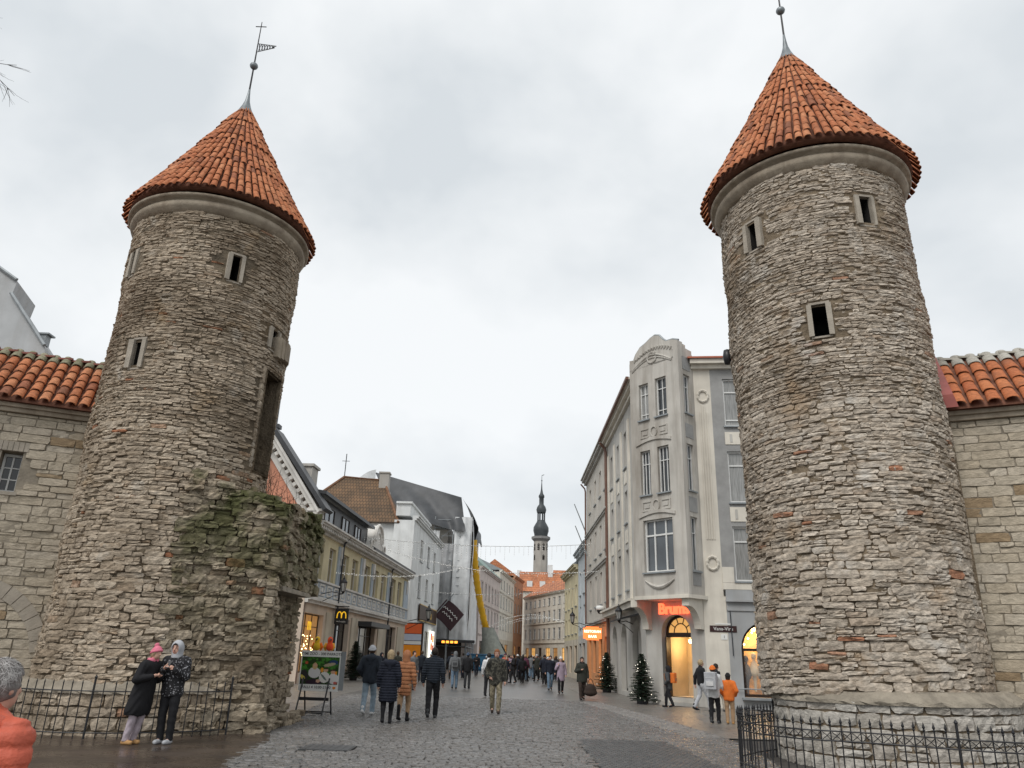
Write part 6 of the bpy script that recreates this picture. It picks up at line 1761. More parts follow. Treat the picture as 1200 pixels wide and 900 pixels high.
# ================================================================ poster stand by the ruin
def poster():
    x0, y0 = -5.0, 22.0
    R = empty('poster_stand', (x0, y0, 0), radians(-4), 'poster stand with zoo photo and white lettering beside the ruined wall', 'sign stand')
    w, zb, zt = 0.52, 0.62, 1.58
    mb = MB(); mb.box(-w - .03, w + .03, .0, .05, zb - .03, zt + .04); mb.build('board', M['sign_white'], R)
    mb = MB(); mb.box(w + .031, w + .16, .0, .04, zb, zt + .03); mb.build('side_rim', M['zinc'], R)
    # printed picture: coloured cells of one flat sheet
    n = 54; z0, z1 = zb + .14, zt - .12
    V, F, C = [], [], []
    for j in range(n + 1):
        for i in range(n + 1): V.append((-w + 2 * w * i / n, -.003, z0 + (z1 - z0) * j / n))
    rg = np.random.default_rng(2)
    blobs = []
    for _ in range(120):   # leaves and dark gaps
        blobs.append((rg.random(), .35 + .65 * rg.random(), rg.uniform(.03, .10), rg.uniform(.02, .06), rg.uniform(0, 3), tuple(np.array((.03, .12, .015)) * rg.uniform(.3, 2.2))))
    E_ = blobs + [(.85, .80, .12, .09, 0, (.02, .05, .14)), (.75, .72, .16, .06, .3, (.40, .33, .22)), (.08, .30, .12, .22, 0, (.03, .03, .03)), (.06, .25, .05, .1, .5, (.6, .5, .1)),
        (.36, .42, .16, .20, 0, (.62, .61, .60)), (.36, .66, .065, .13, 0, (.55, .38, .18)), (.36, .70, .045, .06, 0, (.60, .36, .24)), (.36, .08, .22, .10, 0, (.03, .015, .03)),
        (.64, .26, .14, .20, 0, (.68, .66, .62)), (.66, .52, .06, .07, 0, (.58, .34, .22)), (.67, .58, .06, .03, 0, (.05, .03, .02)), (.56, .52, .04, .09, 0, (.75, .30, .03)), (.62, .26, .03, .14, .6, (.12, .16, .14)),
        (.88, .22, .13, .20, 0, (.70, .68, .66)), (.86, .46, .06, .07, 0, (.58, .34, .23)), (.86, .53, .06, .03, 0, (.06, .03, .02)), (.94, .42, .03, .06, 0, (.8, .30, .03)), (.13, .78, .04, .05, 0, (.5, .1, .04)), (.48, .12, .06, .06, 0, (.6, .36, .25)), (.94, .06, .05, .05, 0, (.55, .12, .1))]
    for j in range(n):
        for i in range(n):
            a = j * (n + 1) + i; F.append((a, a + 1, a + n + 2, a + n + 1))
            u, v = (i + .5) / n, (j + .5) / n
            c = (.02, .05, .012)
            for (bu, bv, ru, rv, an, col) in E_:
                du, dv = u - bu, v - bv
                if an: du, dv = du * cos(an) + dv * sin(an), dv * cos(an) - du * sin(an)
                if (du / ru) ** 2 + (dv / rv) ** 2 < 1: c = col
            C.append(c)
    m_, t_, p_ = newmat('poster_print')
    at = t_.nodes.new('ShaderNodeAttribute'); at.attribute_name = 'ink'; t_.links.new(at.outputs['Color'], p_.inputs['Base Color']); p_.inputs['Roughness'].default_value = .35
    me = mesh_from('picture', V, np.array(F), m_)
    a = me.attributes.new('ink', 'FLOAT_COLOR', 'FACE')
    a.data.foreach_set('color', np.array([(*c, 1) for c in C], np.float32).ravel())
    obj('picture', me, R)
    ink = mat('poster_ink', (.05, .05, .055), .5, 0)
    text('lettering', 'TYMI ZOO - 300 PARROTS', .098, ink, R, (0, -.004, zt - .045), (pi / 2, 0, 0), .001, .001)
    text('lettering', 'VALLI 4 10:00-21:00', .098, ink, R, (-.06, -.004, zb + .065), (pi / 2, 0, 0), .001, .001)
    mb = MB(); mb.lathe([(0, -.045), (.04, -.02), (.045, .02), (0, .03)], 10); o = mb.build('heart_mark', mat('orange_ink', (.75, .25, .04), .5, 0), R); o.location = (.44, -.003, zb + .065); o.scale = (1, .08, 1)
    for sx in (-.42, .30):
        mb = MB(); mb.tube([(sx, -.02, zb + .3), (sx - .06, -.22, 0)], .022, 6); mb.build('leg', M['black_paint'], R)
        mb = MB(); mb.tube([(sx, .06, zb + .3), (sx + .04, .32, 0)], .022, 6); mb.build('leg', M['black_paint'], R)
    mb = MB(); mb.box(-.47, .36, -.14, -.11, .36, .44); mb.build('cross_bar', M['black_paint'], R)
    mb = MB(); mb.tube([(-.48, -.21, .06), (.24, -.21, .06)], .018, 6); mb.tube([(-.38, .3, .06), (.34, .3, .06)], .018, 6); mb.build('foot_bar', M['black_paint'], R)
    # bright toy parrots perched on top
    for k, (x, c, c2) in enumerate(((-.16, (.72, .45, .03), (.8, .2, .03)), (.20, (.75, .09, .03), (.8, .4, .05)))):
        T = empty('toy_parrot', (x0 + x * cos(radians(-4)), y0 + x * sin(radians(-4)) + .02, zt + .035), .4 * k, ('yellow', 'red')[k] + ' toy parrot perched on the poster stand', 'toy', 'toy parrots on the poster stand')
        b = MB(); b.lathe([(.0, 0), (.075, .03), (.10, .10), (.085, .18), (.06, .22), (.075, .27), (.07, .33), (.03, .37), (0, .38)], 12); b.build('body', mat('plush', c, .95, .1), T, smooth=True)
        for sg in (-1, 1):
            q = MB(); q.tube([(sg * .08, .02, .2), (sg * .12, .05, .1), (sg * .08, .1, -.02)], [.045, .05, .015], 7); q.build('wing', mat('plush2', c2, .95, .1), T, smooth=True)
        q = MB(); q.tube([(0, -.06, .31), (0, -.11, .30), (0, -.12, .26)], [.028, .02, .006], 6); q.build('beak', M['black_paint'], T)
poster()

# ================================================================ fir trees with lights
M['fir'] = mat('fir_needles', (0.022, 0.04, 0.024), 0.8, 0.45, 5)
M['bark'] = mat('bark', (0.07, 0.05, 0.035), 0.9, 0.3, 6)
M['fairy'] = mat('fairy_bulb', (1, .95, .85), .5, 0, emit=(1.0, 0.93, 0.8), estr=1.0)
def fir(x, y, h, w, label, seed, lights=60, z0=0.0):
    rg = np.random.default_rng(seed)
    R = empty('christmas_tree', (x, y, z0), 0, label, 'fir tree', 'potted christmas trees along the street' if lights else None)
    mb = MB(); mb.tube([(0, 0, 0), (0, 0, h * .5), (0, 0, h * .97)], [.05, .035, .01], 7); tr = mb.build('trunk', M['bark'], R)
    V, F = [], []; tips = []
    nb = int(h * 150)
    br = MB()
    for k in range(nb):
        f = (k + rg.random()) / nb
        z = h * (.07 + .90 * f); L_ = w * (1 - f) ** .8 * rg.uniform(.55, 1.12) + .06
        a = k * 2.399 + rg.normal(0, .2); dr = rg.uniform(.05, .35)
        d = np.array([cos(a), sin(a), dr * .4 - .12]); e = np.array([0, 0, z]) + d * L_
        br.tube([(0, 0, z), tuple(e)], [.012, .003], 4, cap=False)
        m_ = max(6, int(L_ * 60)); side = np.array([-sin(a), cos(a), 0])
        for q in range(m_):
            g = .12 + .88 * (q + rg.random()) / m_
            c = np.array([0, 0, z]) + d * L_ * g
            for sg in (-1, 1):
                ln = rg.uniform(.05, .12) * (1.15 - .5 * g)
                t_ = d * .55 + side * sg * rg.uniform(.5, 1.0) + np.array([0, 0, rg.uniform(-.35, .3)])
                t_ /= np.linalg.norm(t_); o = len(V); wd = np.cross(t_, rg.normal(0, 1, 3)); wd = wd / (np.linalg.norm(wd) + 1e-6) * rg.uniform(.008, .016)
                V += [tuple(c - wd), tuple(c + wd), tuple(c + t_ * ln)]; F.append((o, o + 1, o + 2))
        tips.append(e)
    br.build('branches', M['bark'], R, kind='stuff')
    obj('crown', mesh_from('crown', V, np.array(F), M['fir']), R, kind='stuff')
    mb = MB(); mb.lathe([(0.0, 0), (.22, .0), (.25, .22), (.2, .22)], 12); mb.build('pot', M['black_paint'], R)
    if lights:
        mb = MB()
        for k in range(lights):
            e = tips[int(rg.integers(len(tips)))] * np.array([.95, .95, 1]) ; s = .022
            mb.add([(e[0] - s, e[1], e[2]), (e[0] + s, e[1], e[2]), (e[0], e[1] - s, e[2]), (e[0], e[1] + s, e[2]), (e[0], e[1], e[2] - s), (e[0], e[1], e[2] + s)], [(0, 2, 5), (2, 1, 5), (1, 3, 5), (3, 0, 5), (2, 0, 4), (1, 2, 4), (3, 1, 4), (0, 3, 4)])
        mb.build('light_bulbs', M['fairy'], R, kind='stuff')
fir(5.6, 32.4, 1.95, .62, 'small lit christmas tree left of the shop entrance', 1, 34)
fir(5.5, 42.6, 2.05, .72, 'small lit christmas tree by the orange lit shopfront', 2, 26)
fir(-9.0, 48.6, 2.3, .85, 'dark unlit fir tree in front of golden arches sign', 3, 0)

# ================================================================ strings of lights over the street
M['wire'] = mat('pale_wire', (0.35, 0.35, 0.34), 0.6, 0)
M['icicle'] = mat('white_light_bulb', (.85, .85, .82), .5, 0, emit=(1, .97, .9), estr=0.4)
def garland(A, B, sag, label, drops=0.0, dens=9, bulb=.03, arch=False, seed=0, wr=.014):
    rg = np.random.default_rng(seed)
    A, B = np.array(A, float), np.array(B, float); mid = (A + B) / 2
    R = empty('light_garland', tuple(mid), 0, label, 'string lights', 'light strings across the street')
    L_ = np.linalg.norm(B - A); n = int(L_ * dens)
    def P(u):
        p = A + (B - A) * u - mid; p[2] += (sag if arch else -sag) * 4 * u * (1 - u); return p
    mb = MB(); mb.tube([P(u) for u in np.linspace(0, 1, 40)], wr, 4)
    bb = MB()
    def bulb_at(p, s):
        bb.add([(p[0] - s, p[1], p[2]), (p[0] + s, p[1], p[2]), (p[0], p[1] - s, p[2]), (p[0], p[1] + s, p[2]), (p[0], p[1], p[2] - s), (p[0], p[1], p[2] + s)], [(0, 2, 5), (2, 1, 5), (1, 3, 5), (3, 0, 5), (2, 0, 4), (1, 2, 4), (3, 1, 4), (0, 3, 4)])
    for k in range(n + 1):
        p = P(k / n)
        bulb_at(p + rg.normal(0, .03, 3), bulb)
        if drops and k % 2 == 0:
            l = drops * rg.choice([.45, .7, 1.0])
            mb.tube([p, p - np.array([0, 0, l])], wr * .55, 3, cap=False)
            for q in range(int(l / .16)): bulb_at(p - np.array([0, 0, (q + 1) * .16]), bulb * .8)
    mb.build('wire', M['wire'], R, kind='stuff'); bb.build('bulbs', M['icicle'], R, kind='stuff')
garland((-9.75, 52, 9.0), (6.0, 54, 9.3), .35, 'string of icicle lights highest across the street between yellow and beige houses', .95, 6, .025, seed=1)
garland((-10.1, 46, 6.0), (-4.6, 80, 10.2), .5, 'string of lights slanting along the yellow restaurant front', 0, 6, .026, seed=2, wr=.010)
garland((-9.3, 60, 9.2), (6.0, 50, 7.0), .75, 'dense sparkling string of lights drooping towards the beige house', .2, 8, .027, seed=3)
garland((-8.6, 75, 7.4), (6.3, 70, 7.6), .5, 'string of lights crossing before the white shop house', .3, 4, .026, seed=4)
for k, (y, z) in enumerate(((84, 4.6), (97, 5.0), (112, 5.6))):
    garland((-1.5 + k * .6, y, z), (7.2 + k * 2.2, y, z), 1.3, ('nearest', 'middle', 'farthest')[k] + ' of the arched light strings over the far crowd', 0, 6, .036, arch=True, seed=10 + k)

# ================================================================ bare tree at the left edge
def bare_tree():
    rg = np.random.default_rng(8)
    R = empty('bare_tree', (-14.1, 11.5, 0), 0, 'bare leafless tree whose twigs reach in at the upper left', 'tree')
    mb = MB(); mb.tube([(0, 0, -.1), (.1, 0, 3), (.05, .1, 6.5), (.25, 0, 9.5), (.2, -.1, 12.5)], [.28, .22, .17, .11, .04], 10); mb.build('trunk', M['bark'], R, smooth=True)
    tw = MB()
    def grow(p, d, L_, r, dep):
        pts = [p]; q = p.copy(); dd = d.copy()
        for k in range(4):
            dd = dd + rg.normal(0, .12, 3); dd /= np.linalg.norm(dd); q = q + dd * L_ / 4; pts.append(q.copy())
        tw.tube(pts, [r, r * .85, r * .7, r * .55, r * .42], 5 if dep > 1 else 4, cap=False)
        if dep <= 0: return
        for k in range(5 if dep < 3 else 4):
            i = rg.integers(1, 5); nd = dd + rg.normal(0, .55, 3); nd /= np.linalg.norm(nd)
            grow(pts[i], nd, L_ * rg.uniform(.45, .65), r * .45, dep - 1)
    for (z, d, L_) in ((10.3, (.95, -.05, .42), 2.9), (11.8, (.8, -.1, .35), 2.5), (7.0, (-.8, .4, .5), 3), (10, (-.4, -.8, .5), 2.5), (12, (.2, .1, 1), 2.2), (8, (.0, .9, .5), 2.6)):
        d = np.array(d, float); d /= np.linalg.norm(d)
        grow(np.array([.2, 0, z]), d, L_, .055, 3)
    tw.build('crown', M['twig_dark'], R)
M['twig_dark'] = mat('dark_twig', (0.06, 0.05, 0.045), 0.9, 0.2, 6)
bare_tree()
# floodlight clamped to the right tower's flank
def flood():
    a = radians(-103); q = RT + .12
    R = empty('floodlight', (RC[0] - .11 + q * sin(a), RC[1] - q * cos(a), 8.3), a, 'small dark round floodlight on flank of right tower', 'lamp')
    mb = MB(); mb.lathe([(0, -.2), (.07, -.17), (.11, 0), (.08, .16), (0, .2)], 14); o = mb.build('housing', M['black_paint'], R, smooth=True)
    mb = MB(); mb.tube([(0, .05, 0), (0, .35, 0)], .03, 6); mb.build('arm', M['iron'], R)
flood()
# ================================================================ people
def surfnet(f, lo, hi, h):
    lo = np.array(lo) - 2 * h; hi = np.array(hi) + 2 * h
    n = np.maximum(4, np.ceil((hi - lo) / h).astype(int) + 1)
    ax = [lo[i] + h * np.arange(n[i]) for i in range(3)]
    # coarse pass: the field is only sampled finely in blocks near the surface
    B = 5
    nb_ = -(-n // B)
    cax = [lo[i] + h * (np.arange(nb_[i]) * B + (B - 1) / 2) for i in range(3)]
    cv = f(np.stack(np.meshgrid(*cax, indexing='ij'), -1).reshape(-1, 3)).reshape(nb_)
    big = np.repeat(np.repeat(np.repeat(cv, B, 0), B, 1), B, 2)[:n[0], :n[1], :n[2]]
    v = big.copy()
    near = np.abs(big) < h * B * 1.15 + 0.012
    ii = np.argwhere(near)
    v[near] = f(lo + h * ii)
    ins = v < 0
    c = np.zeros(tuple(n - 1), int)
    for dx in (0, 1):
        for dy in (0, 1):
            for dz in (0, 1):
                c += ins[dx:n[0] - 1 + dx, dy:n[1] - 1 + dy, dz:n[2] - 1 + dz]
    act = (c > 0) & (c < 8)
    idx = -np.ones(act.shape, int); cells = np.argwhere(act); idx[act] = np.arange(len(cells))
    acc = np.zeros((len(cells), 3)); cnt = np.zeros(len(cells))
    for axis in range(3):
        o1, o2 = [q for q in range(3) if q != axis]
        for a in (0, 1):
            for b in (0, 1):
                off = np.zeros(3, int); off[o1] = a; off[o2] = b
                p = cells + off; q = p.copy(); q[:, axis] += 1
                v0 = v[p[:, 0], p[:, 1], p[:, 2]]; v1 = v[q[:, 0], q[:, 1], q[:, 2]]
                m_ = (v0 < 0) != (v1 < 0)
                t = np.where(m_, v0 / np.where(m_, v0 - v1, 1), 0)
                pos = p.astype(float); pos[:, axis] += t
                acc[m_] += pos[m_]; cnt[m_] += 1
    V = lo + h * acc / cnt[:, None]
    F = []
    for axis in range(3):
        o1, o2 = [q for q in range(3) if q != axis]
        sl0 = [slice(None)] * 3; sl1 = [slice(None)] * 3
        sl0[axis] = slice(0, -1); sl1[axis] = slice(1, None)
        a, b = ins[tuple(sl0)], ins[tuple(sl1)]
        e_ = np.argwhere(a != b)
        ok = (e_[:, o1] > 0) & (e_[:, o2] > 0) & (e_[:, o1] < n[o1] - 1) & (e_[:, o2] < n[o2] - 1)
        e_ = e_[ok]
        q = []
        for (s, t) in ((0, 0), (-1, 0), (-1, -1), (0, -1)):
            k = e_.copy(); k[:, o1] += s; k[:, o2] += t
            q.append(idx[k[:, 0], k[:, 1], k[:, 2]])
        q = np.stack(q, 1)
        flip = a[e_[:, 0], e_[:, 1], e_[:, 2]]
        if axis == 1: flip = ~flip
        q[flip] = q[flip][:, ::-1]
        F.append(q)
    return V, np.vstack(F)[:, ::-1]

def caps(P, p0, p1, r0, r1, fy=1.0):
    p0, p1 = np.array(p0, float), np.array(p1, float)
    if fy != 1.0:
        P = P * (1, 1 / fy, 1); p0 = p0 * (1, 1 / fy, 1); p1 = p1 * (1, 1 / fy, 1)
    d = p1 - p0; L = d @ d + 1e-12
    t = np.clip((P - p0) @ d / L, 0, 1)
    return (np.linalg.norm(P - p0 - t[:, None] * d, axis=1) - (r0 + (r1 - r0) * t)) * min(1, fy)
def elli(P, c, r):
    q = (P - np.array(c)) / np.array(r)
    k = np.linalg.norm(q, axis=1)
    return (k - 1) * min(r)
def smin(a, b, k):
    h_ = np.clip(.5 + .5 * (b - a) / k, 0, 1)
    return b + (a - b) * h_ - k * h_ * (1 - h_)
def uni(ds, k=.02):
    r = ds[0]
    for d in ds[1:]: r = smin(r, d, k)
    return r

def cloth(name, c, rough=.85, var=.15): return mat('cloth_' + name, c, rough, var, 9, .3, 60, bdist=.006)
CL = {k: cloth(k, c) for k, c in dict(black=(.014, .014, .016), navy=(.014, .017, .028), dknavy=(.020, .026, .036), blue=(.05, .08, .13), jeans=(.13, .19, .26), ltjeans=(.24, .31, .37), grey=(.15, .155, .16), ltgrey=(.42, .43, .45), white=(.62, .62, .62),
    orange=(.70, .17, .03), rust=(.38, .165, .08), tan=(.38, .25, .15), pink=(.62, .17, .24), lilac=(.33, .26, .32), mauve=(.42, .36, .40), brown=(.045, .032, .026), khaki=(.27, .235, .15), plum=(.10, .03, .055), red=(.55, .085, .045), green=(.035, .037, .03), dkgrey=(.06, .062, .065), boot=(.42, .24, .10), beige=(.45, .40, .33)).items()}
HAIR = {k: mat('hair_' + k, c, .6, .35, 40, .6, 120, bdist=.004) for k, c in dict(dark=(.02, .014, .01), blond=(.36, .27, .16), brown=(.07, .04, .022), grey=(.20, .185, .175), silver=(.42, .40, .385), red=(.25, .09, .03)).items()}
SKIN = mat('skin', (.55, .33, .25), .55, .08, 20)
def camo(name, cols, sc_):
    m, t, p = newmat(name)
    n = pos_noise(t, sc_, 2, .5)
    r = ramp(t, n.outputs['Fac'], [(0.0, cols[0]), (.42, cols[1]), (.5, cols[2]), (.58, cols[3])]); r.color_ramp.interpolation = 'CONSTANT'
    t.links.new(r.outputs['Color'], p.inputs['Base Color']); p.inputs['Roughness'].default_value = .9
    return m
CL['red'] = mat('cloth_red', (.50, .105, .06), .55, .15, 10, .7, 34, bdist=.012)
CL['camo'] = camo('cloth_camo', [(.022, .022, .018), (.045, .042, .032), (.10, .095, .075), (.028, .026, .02)], 9)
CL['camo_lt'] = camo('cloth_camo_light', [(.13, .11, .07), (.22, .19, .13), (.30, .26, .18), (.17, .145, .09)], 8)
CL['pattern'] = camo('cloth_white_pattern', [(.012, .012, .014), (.014, .014, .016), (.014, .014, .016), (.30, .30, .32)], 30)
[e for e in CL['pattern'].node_tree.nodes if e.type == 'VALTORGB'][0].color_ramp.elements[3].position = .62

def make_meshes(H, pose, h, jacket, hem, headgear=None, hair=None, hood=None, stride=.0, flare=0., ribs=0., bulk=1.0, trous=True, skirt=None, shoes='shoe', lean=(0, 0), fem=False, gl=False, scarf=None, legspread=.0, look=(0, 0), hires=0.006, body_h=None, ribamp=1.0):
    """returns {part: (V, F)} in a frame that faces -y, feet at z=0"""
    S = H
    A = lambda *q: np.array(q, float) * S
    lx, ly = lean
    def T(p):    # whole body lean (shear from the feet)
        return np.array([p[0] + lx * p[2], p[1] + ly * p[2], p[2]])
    sw = .108 if not fem else .096
    j = {}
    j['pel'] = A(0, 0, .53); j['ch'] = A(0, .005, .74); j['nk'] = A(0, .005, .845)
    hx, hy = look
    j['hd'] = A(hx * .5, -.012 + hy * .4, .932)
    feet = {}
    for s, sg in ((-1, -1), (1, 1)):
        f = sg * stride
        hip = A(s * .05, 0, .515)
        ank = A(s * (.05 + legspread), f, .048 + max(0, f) * .35)
        mid = (hip + ank) / 2 + A(s * .006, -.018 - abs(stride) * .22 * (1 if f < 0 else .9), .0)
        feet[s] = (hip, mid, ank, f)
    arms = {}
    for s in (-1, 1):
        sh = A(s * sw, .004, .802)
        pz = pose[0 if s < 0 else 1]
        if pz == 'down': el, wr, hd = A(s * .142, .02, .645), A(s * .150, -.012, .515), A(s * .148, -.03, .47)
        elif pz == 'fwd': el, wr, hd = A(s * .138, -.03, .648), A(s * .135, -.10, .53), A(s * .132, -.125, .495)
        elif pz == 'back': el, wr, hd = A(s * .145, .07, .66), A(s * .150, .075, .53), A(s * .148, .07, .485)
        elif pz == 'pocket': el, wr, hd = A(s * .165, .045, .655), A(s * .125, -.05, .56), A(s * .10, -.07, .545)
        elif pz == 'phone': el, wr, hd = A(s * .135, -.02, .655), A(s * .065, -.125, .722), A(s * .030, -.150, .745)
        elif pz == 'chest': el, wr, hd = A(s * .155, -.01, .66), A(s * .07, -.115, .69), A(s * .035, -.125, .70)
        elif pz == 'strap': el, wr, hd = A(s * .15, -.03, .665), A(s * .10, -.09, .745), A(s * .085, -.09, .78)
        arms[s] = (sh, el, wr, hd)
    out = {}
    TT = lambda P: P - np.stack([lx * P[:, 2], ly * P[:, 2], 0 * P[:, 2]], 1)
    def net(name, f, lo, hi, hh):
        g = lambda P: f(TT(P))
        lo = np.array(lo, float); hi = np.array(hi, float)
        for z in (lo[2], hi[2]):
            pass
        zmax = max(abs(lo[2]), abs(hi[2]))
        lo[:2] -= np.maximum(0, -np.array([lx, ly]) * zmax); hi[:2] += np.maximum(0, np.array([lx, ly]) * zmax)
        out[name] = surfnet(g, lo, hi, hh)
    hd = j['hd']
    # ---- body: head, neck, trunk, arms, hands, legs as one surface
    def head(P):
        d = elli(P, hd + A(0, .006, .008), A(.0445, .0545, .058))
        d = smin(d, elli(P, hd + A(0, -.014, -.034), A(.034, .036, .034)), .02 * S)
        d = smin(d, caps(P, hd + A(0, -.052, .006), hd + A(0, -.060, -.016), .006 * S, .0095 * S), .008 * S)
        for s in (-1, 1):
            d = smin(d, elli(P, hd + A(s * .045, .006, -.008), A(.006, .012, .018)), .004 * S)
            d = np.maximum(d, -elli(P, hd + A(s * .0185, -.057, .004), A(.011, .010, .008)))
        return d
    def body(P):
        d = head(P)
        d = smin(d, caps(P, A(0, .008, .80), hd + A(0, .004, -.03), .034 * S, .030 * S), .012 * S)
        d = smin(d, caps(P, j['pel'], j['ch'], .062 * S, .064 * S, .7), .03 * S)
        for s in (-1, 1):
            sh, el, wr, hn = arms[s]
            d = smin(d, caps(P, A(0, 0, .79), sh, .04 * S, .030 * S), .02 * S)
            d = smin(d, caps(P, sh, el, .026 * S, .022 * S), .01 * S); d = smin(d, caps(P, el, wr, .022 * S, .016 * S), .01 * S)
            dirv = (hn - wr) / (np.linalg.norm(hn - wr) + 1e-9)
            side = np.cross(dirv, A(s, 0, 0) / S + np.array([0, .3, 0])); side /= np.linalg.norm(side) + 1e-9
            d = smin(d, caps(P, wr, wr + dirv * .05 * S, .016 * S, .019 * S), .008 * S)
            curl = np.cross(side, dirv) * -s
            for q, (o_, l_) in enumerate(((-.017, .036), (-.006, .042), (.005, .040), (.015, .031))):
                b0 = wr + dirv * .055 * S + side * o_ * S
                b1 = b0 + dirv * l_ * .6 * S; b2 = b1 + (dirv * .35 + curl * .35) * l_ * S
                d = np.minimum(d, caps(P, b0, b1, .0062 * S, .0056 * S)); d = np.minimum(d, caps(P, b1, b2, .0056 * S, .0048 * S))
            b0 = wr + dirv * .018 * S - side * .014 * S; d = smin(d, caps(P, b0, b0 + (dirv * .7 - side * .6) * .038 * S, .0075 * S, .0055 * S), .004 * S)
            hip, mid, ank, f = feet[s]
            d = smin(d, caps(P, hip, mid, .04 * S, .030 * S), .02 * S); d = smin(d, caps(P, mid, ank, .029 * S, .02 * S), .01 * S)
            d = smin(d, caps(P, ank, ank + A(0, -.05, -.02), .02 * S, .016 * S), .01 * S)
        return d
    net('body', body, A(-.22, -.24, 0), A(.22, .16, 1.01), body_h or max(h * .8, .009))
    # ---- jacket or coat
    bw = bulk
    def coat(P):
        zh = hem * S
        d = caps(P, A(0, .004, .755), A(0, .004, hem + .06), .098 * S * bw, (.098 + flare) * S * bw, .70 + 1.3 * abs(stride) * max(0, (.56 - hem)) / .2)
        d = smin(d, caps(P, A(-sw * .8, .004, .79), A(sw * .8, .004, .79), .050 * S * bw, .050 * S * bw), .03 * S)
        d = smin(d, caps(P, A(0, .006, .80), A(0, .002, .862), .052 * S, .042 * S), .02 * S)
        for s in (-1, 1):
            sh, el, wr, hn = arms[s]
            d = smin(d, caps(P, sh, el, .043 * S * bw, .037 * S * bw), .018 * S); d = smin(d, caps(P, el, wr, .037 * S * bw, .029 * S * bw), .012 * S)
        if ribs: d = d + ribamp * (.0065 * S * (np.abs(np.sin(pi * P[:, 2] / ribs)) < .34) * 1.0 - .004 * S * np.abs(np.sin(pi * P[:, 2] / ribs)))
        d = d + .0028 * S * np.sin(P[:, 2] * 46 / S + 7 * np.sin(P[:, 0] * 22 / S)) * np.sin(P[:, 0] * 30 / S + P[:, 1] * 24 / S)
        core = np.abs(P[:, 0]) < .30 * S
        dh = (zh + .008 * S * np.sin(P[:, 0] * 40 / S)) - P[:, 2]
        # sleeves may hang below the hem of a short jacket
        near_arm = np.minimum(caps(P, arms[-1][1], arms[-1][2], .05 * S, .045 * S), caps(P, arms[1][1], arms[1][2], .05 * S, .045 * S))
        return np.where(near_arm < 0, d, np.maximum(d, dh))
    net('jacket', coat, A(-.26, -.24, min(hem, .46) - .02), A(.26, .19, .93), h)
    # ---- trousers / skirt
    if trous:
        def pants(P):
            d = caps(P, A(-.022, .004, .545), A(.022, .004, .545), .066 * S, .066 * S, .8)
            for s in (-1, 1):
                hip, mid, ank, f = feet[s]
                d = smin(d, caps(P, hip, mid, .058 * S, .043 * S), .015 * S)
                d = np.minimum(d, smin(caps(P, mid, ank, .043 * S, (.036 if not gl else .024) * S), d, .006 * S))
            d = d + .002 * S * np.sin(P[:, 2] * 70 / S + 5 * np.sin(P[:, 1] * 30 / S))
            return np.maximum(np.maximum(d, P[:, 2] - .60 * S), (.03 if not gl else .06) * S - P[:, 2])
        net('trousers', pants, A(-.14, -.26, .02), A(.14, .26, .62), h)
    if skirt:
        net('skirt', lambda P: np.maximum(caps(P, A(0, 0, .52), A(0, 0, skirt), .085 * S, .10 * S, .75), skirt * S - P[:, 2]), A(-.14, -.14, skirt - .02), A(.14, .14, .62), h)
    for s, nm in ((-1, 'shoe_r'), (1, 'shoe_l')):
        hip, mid, ank, f = feet[s]
        lift = max(0, f) * .9
        def shoe(P, ank=ank, lift=lift):
            t0 = ank + A(0, .018, -.024); t1 = ank + A(0, -.085, -.026 - lift * .33)
            t1[2] = max(t1[2], .016 * S)
            d = caps(P, t0, t1, .028 * S, .023 * S)
            d = smin(d, caps(P, ank + A(0, .008, .0), ank + A(0, .004, .035 if shoes == 'shoe' else .14), .026 * S, .027 * S), .01 * S)
            return np.maximum(d, .002 * S - P[:, 2])
        net(nm, shoe, ank + A(-.06, -.14, -.06), ank + A(.06, .09, .18), max(h * .8, hires))
    # ---- head wear and hair
    face = lambda P: np.maximum(np.maximum(P[:, 1] - (hd[1] - .018 * S), P[:, 2] - (hd[2] + .028 * S)), np.abs(P[:, 0] - hd[0]) - .040 * S)
    skull = lambda P, e: elli(P, hd + A(0, .008, .010), A(.0445 + e, .0545 + e, .058 + e))
    if hair:
        def hr(P):
            d = skull(P, .008)
            if hair == 'long': d = smin(d, caps(P, hd + A(0, .03, 0), hd + A(0, .045, -.085), .045 * S, .035 * S), .02 * S)
            elif hair == 'bob': d = smin(d, caps(P, hd + A(0, .02, 0), hd + A(0, .022, -.045), .052 * S, .048 * S), .015 * S)
            else: d = np.maximum(d, (hd[2] - .034 * S) - P[:, 2] - (P[:, 1] - hd[1]) * .45)
            d = d + .0022 * S * np.sin(P[:, 0] * 150 / S + 4 * np.sin(P[:, 2] * 50 / S)) * np.sin(P[:, 2] * 90 / S + 2)
            return np.maximum(d, -face(P))
        net('hair', hr, hd + A(-.08, -.09, -.15), hd + A(.08, .11, .10), max(h * .7, hires))
    if headgear == 'beanie' or headgear == 'pompom':
        def bn(P):
            d = np.maximum(skull(P, .011), (hd[2] + .010 * S) - P[:, 2] - (P[:, 1] - hd[1]) * .25)
            d = smin(d, np.maximum(skull(P, .016), np.abs(P[:, 2] - (hd[2] + .018 * S) + (P[:, 1] - hd[1]) * .25) - .012 * S), .004 * S)
            if headgear == 'pompom': d = np.minimum(d, elli(P, hd + A(0, .03, .085), A(.026, .026, .026)))
            return d
        net('hat', bn, hd + A(-.08, -.09, -.08), hd + A(.08, .11, .14), max(h * .7, hires))
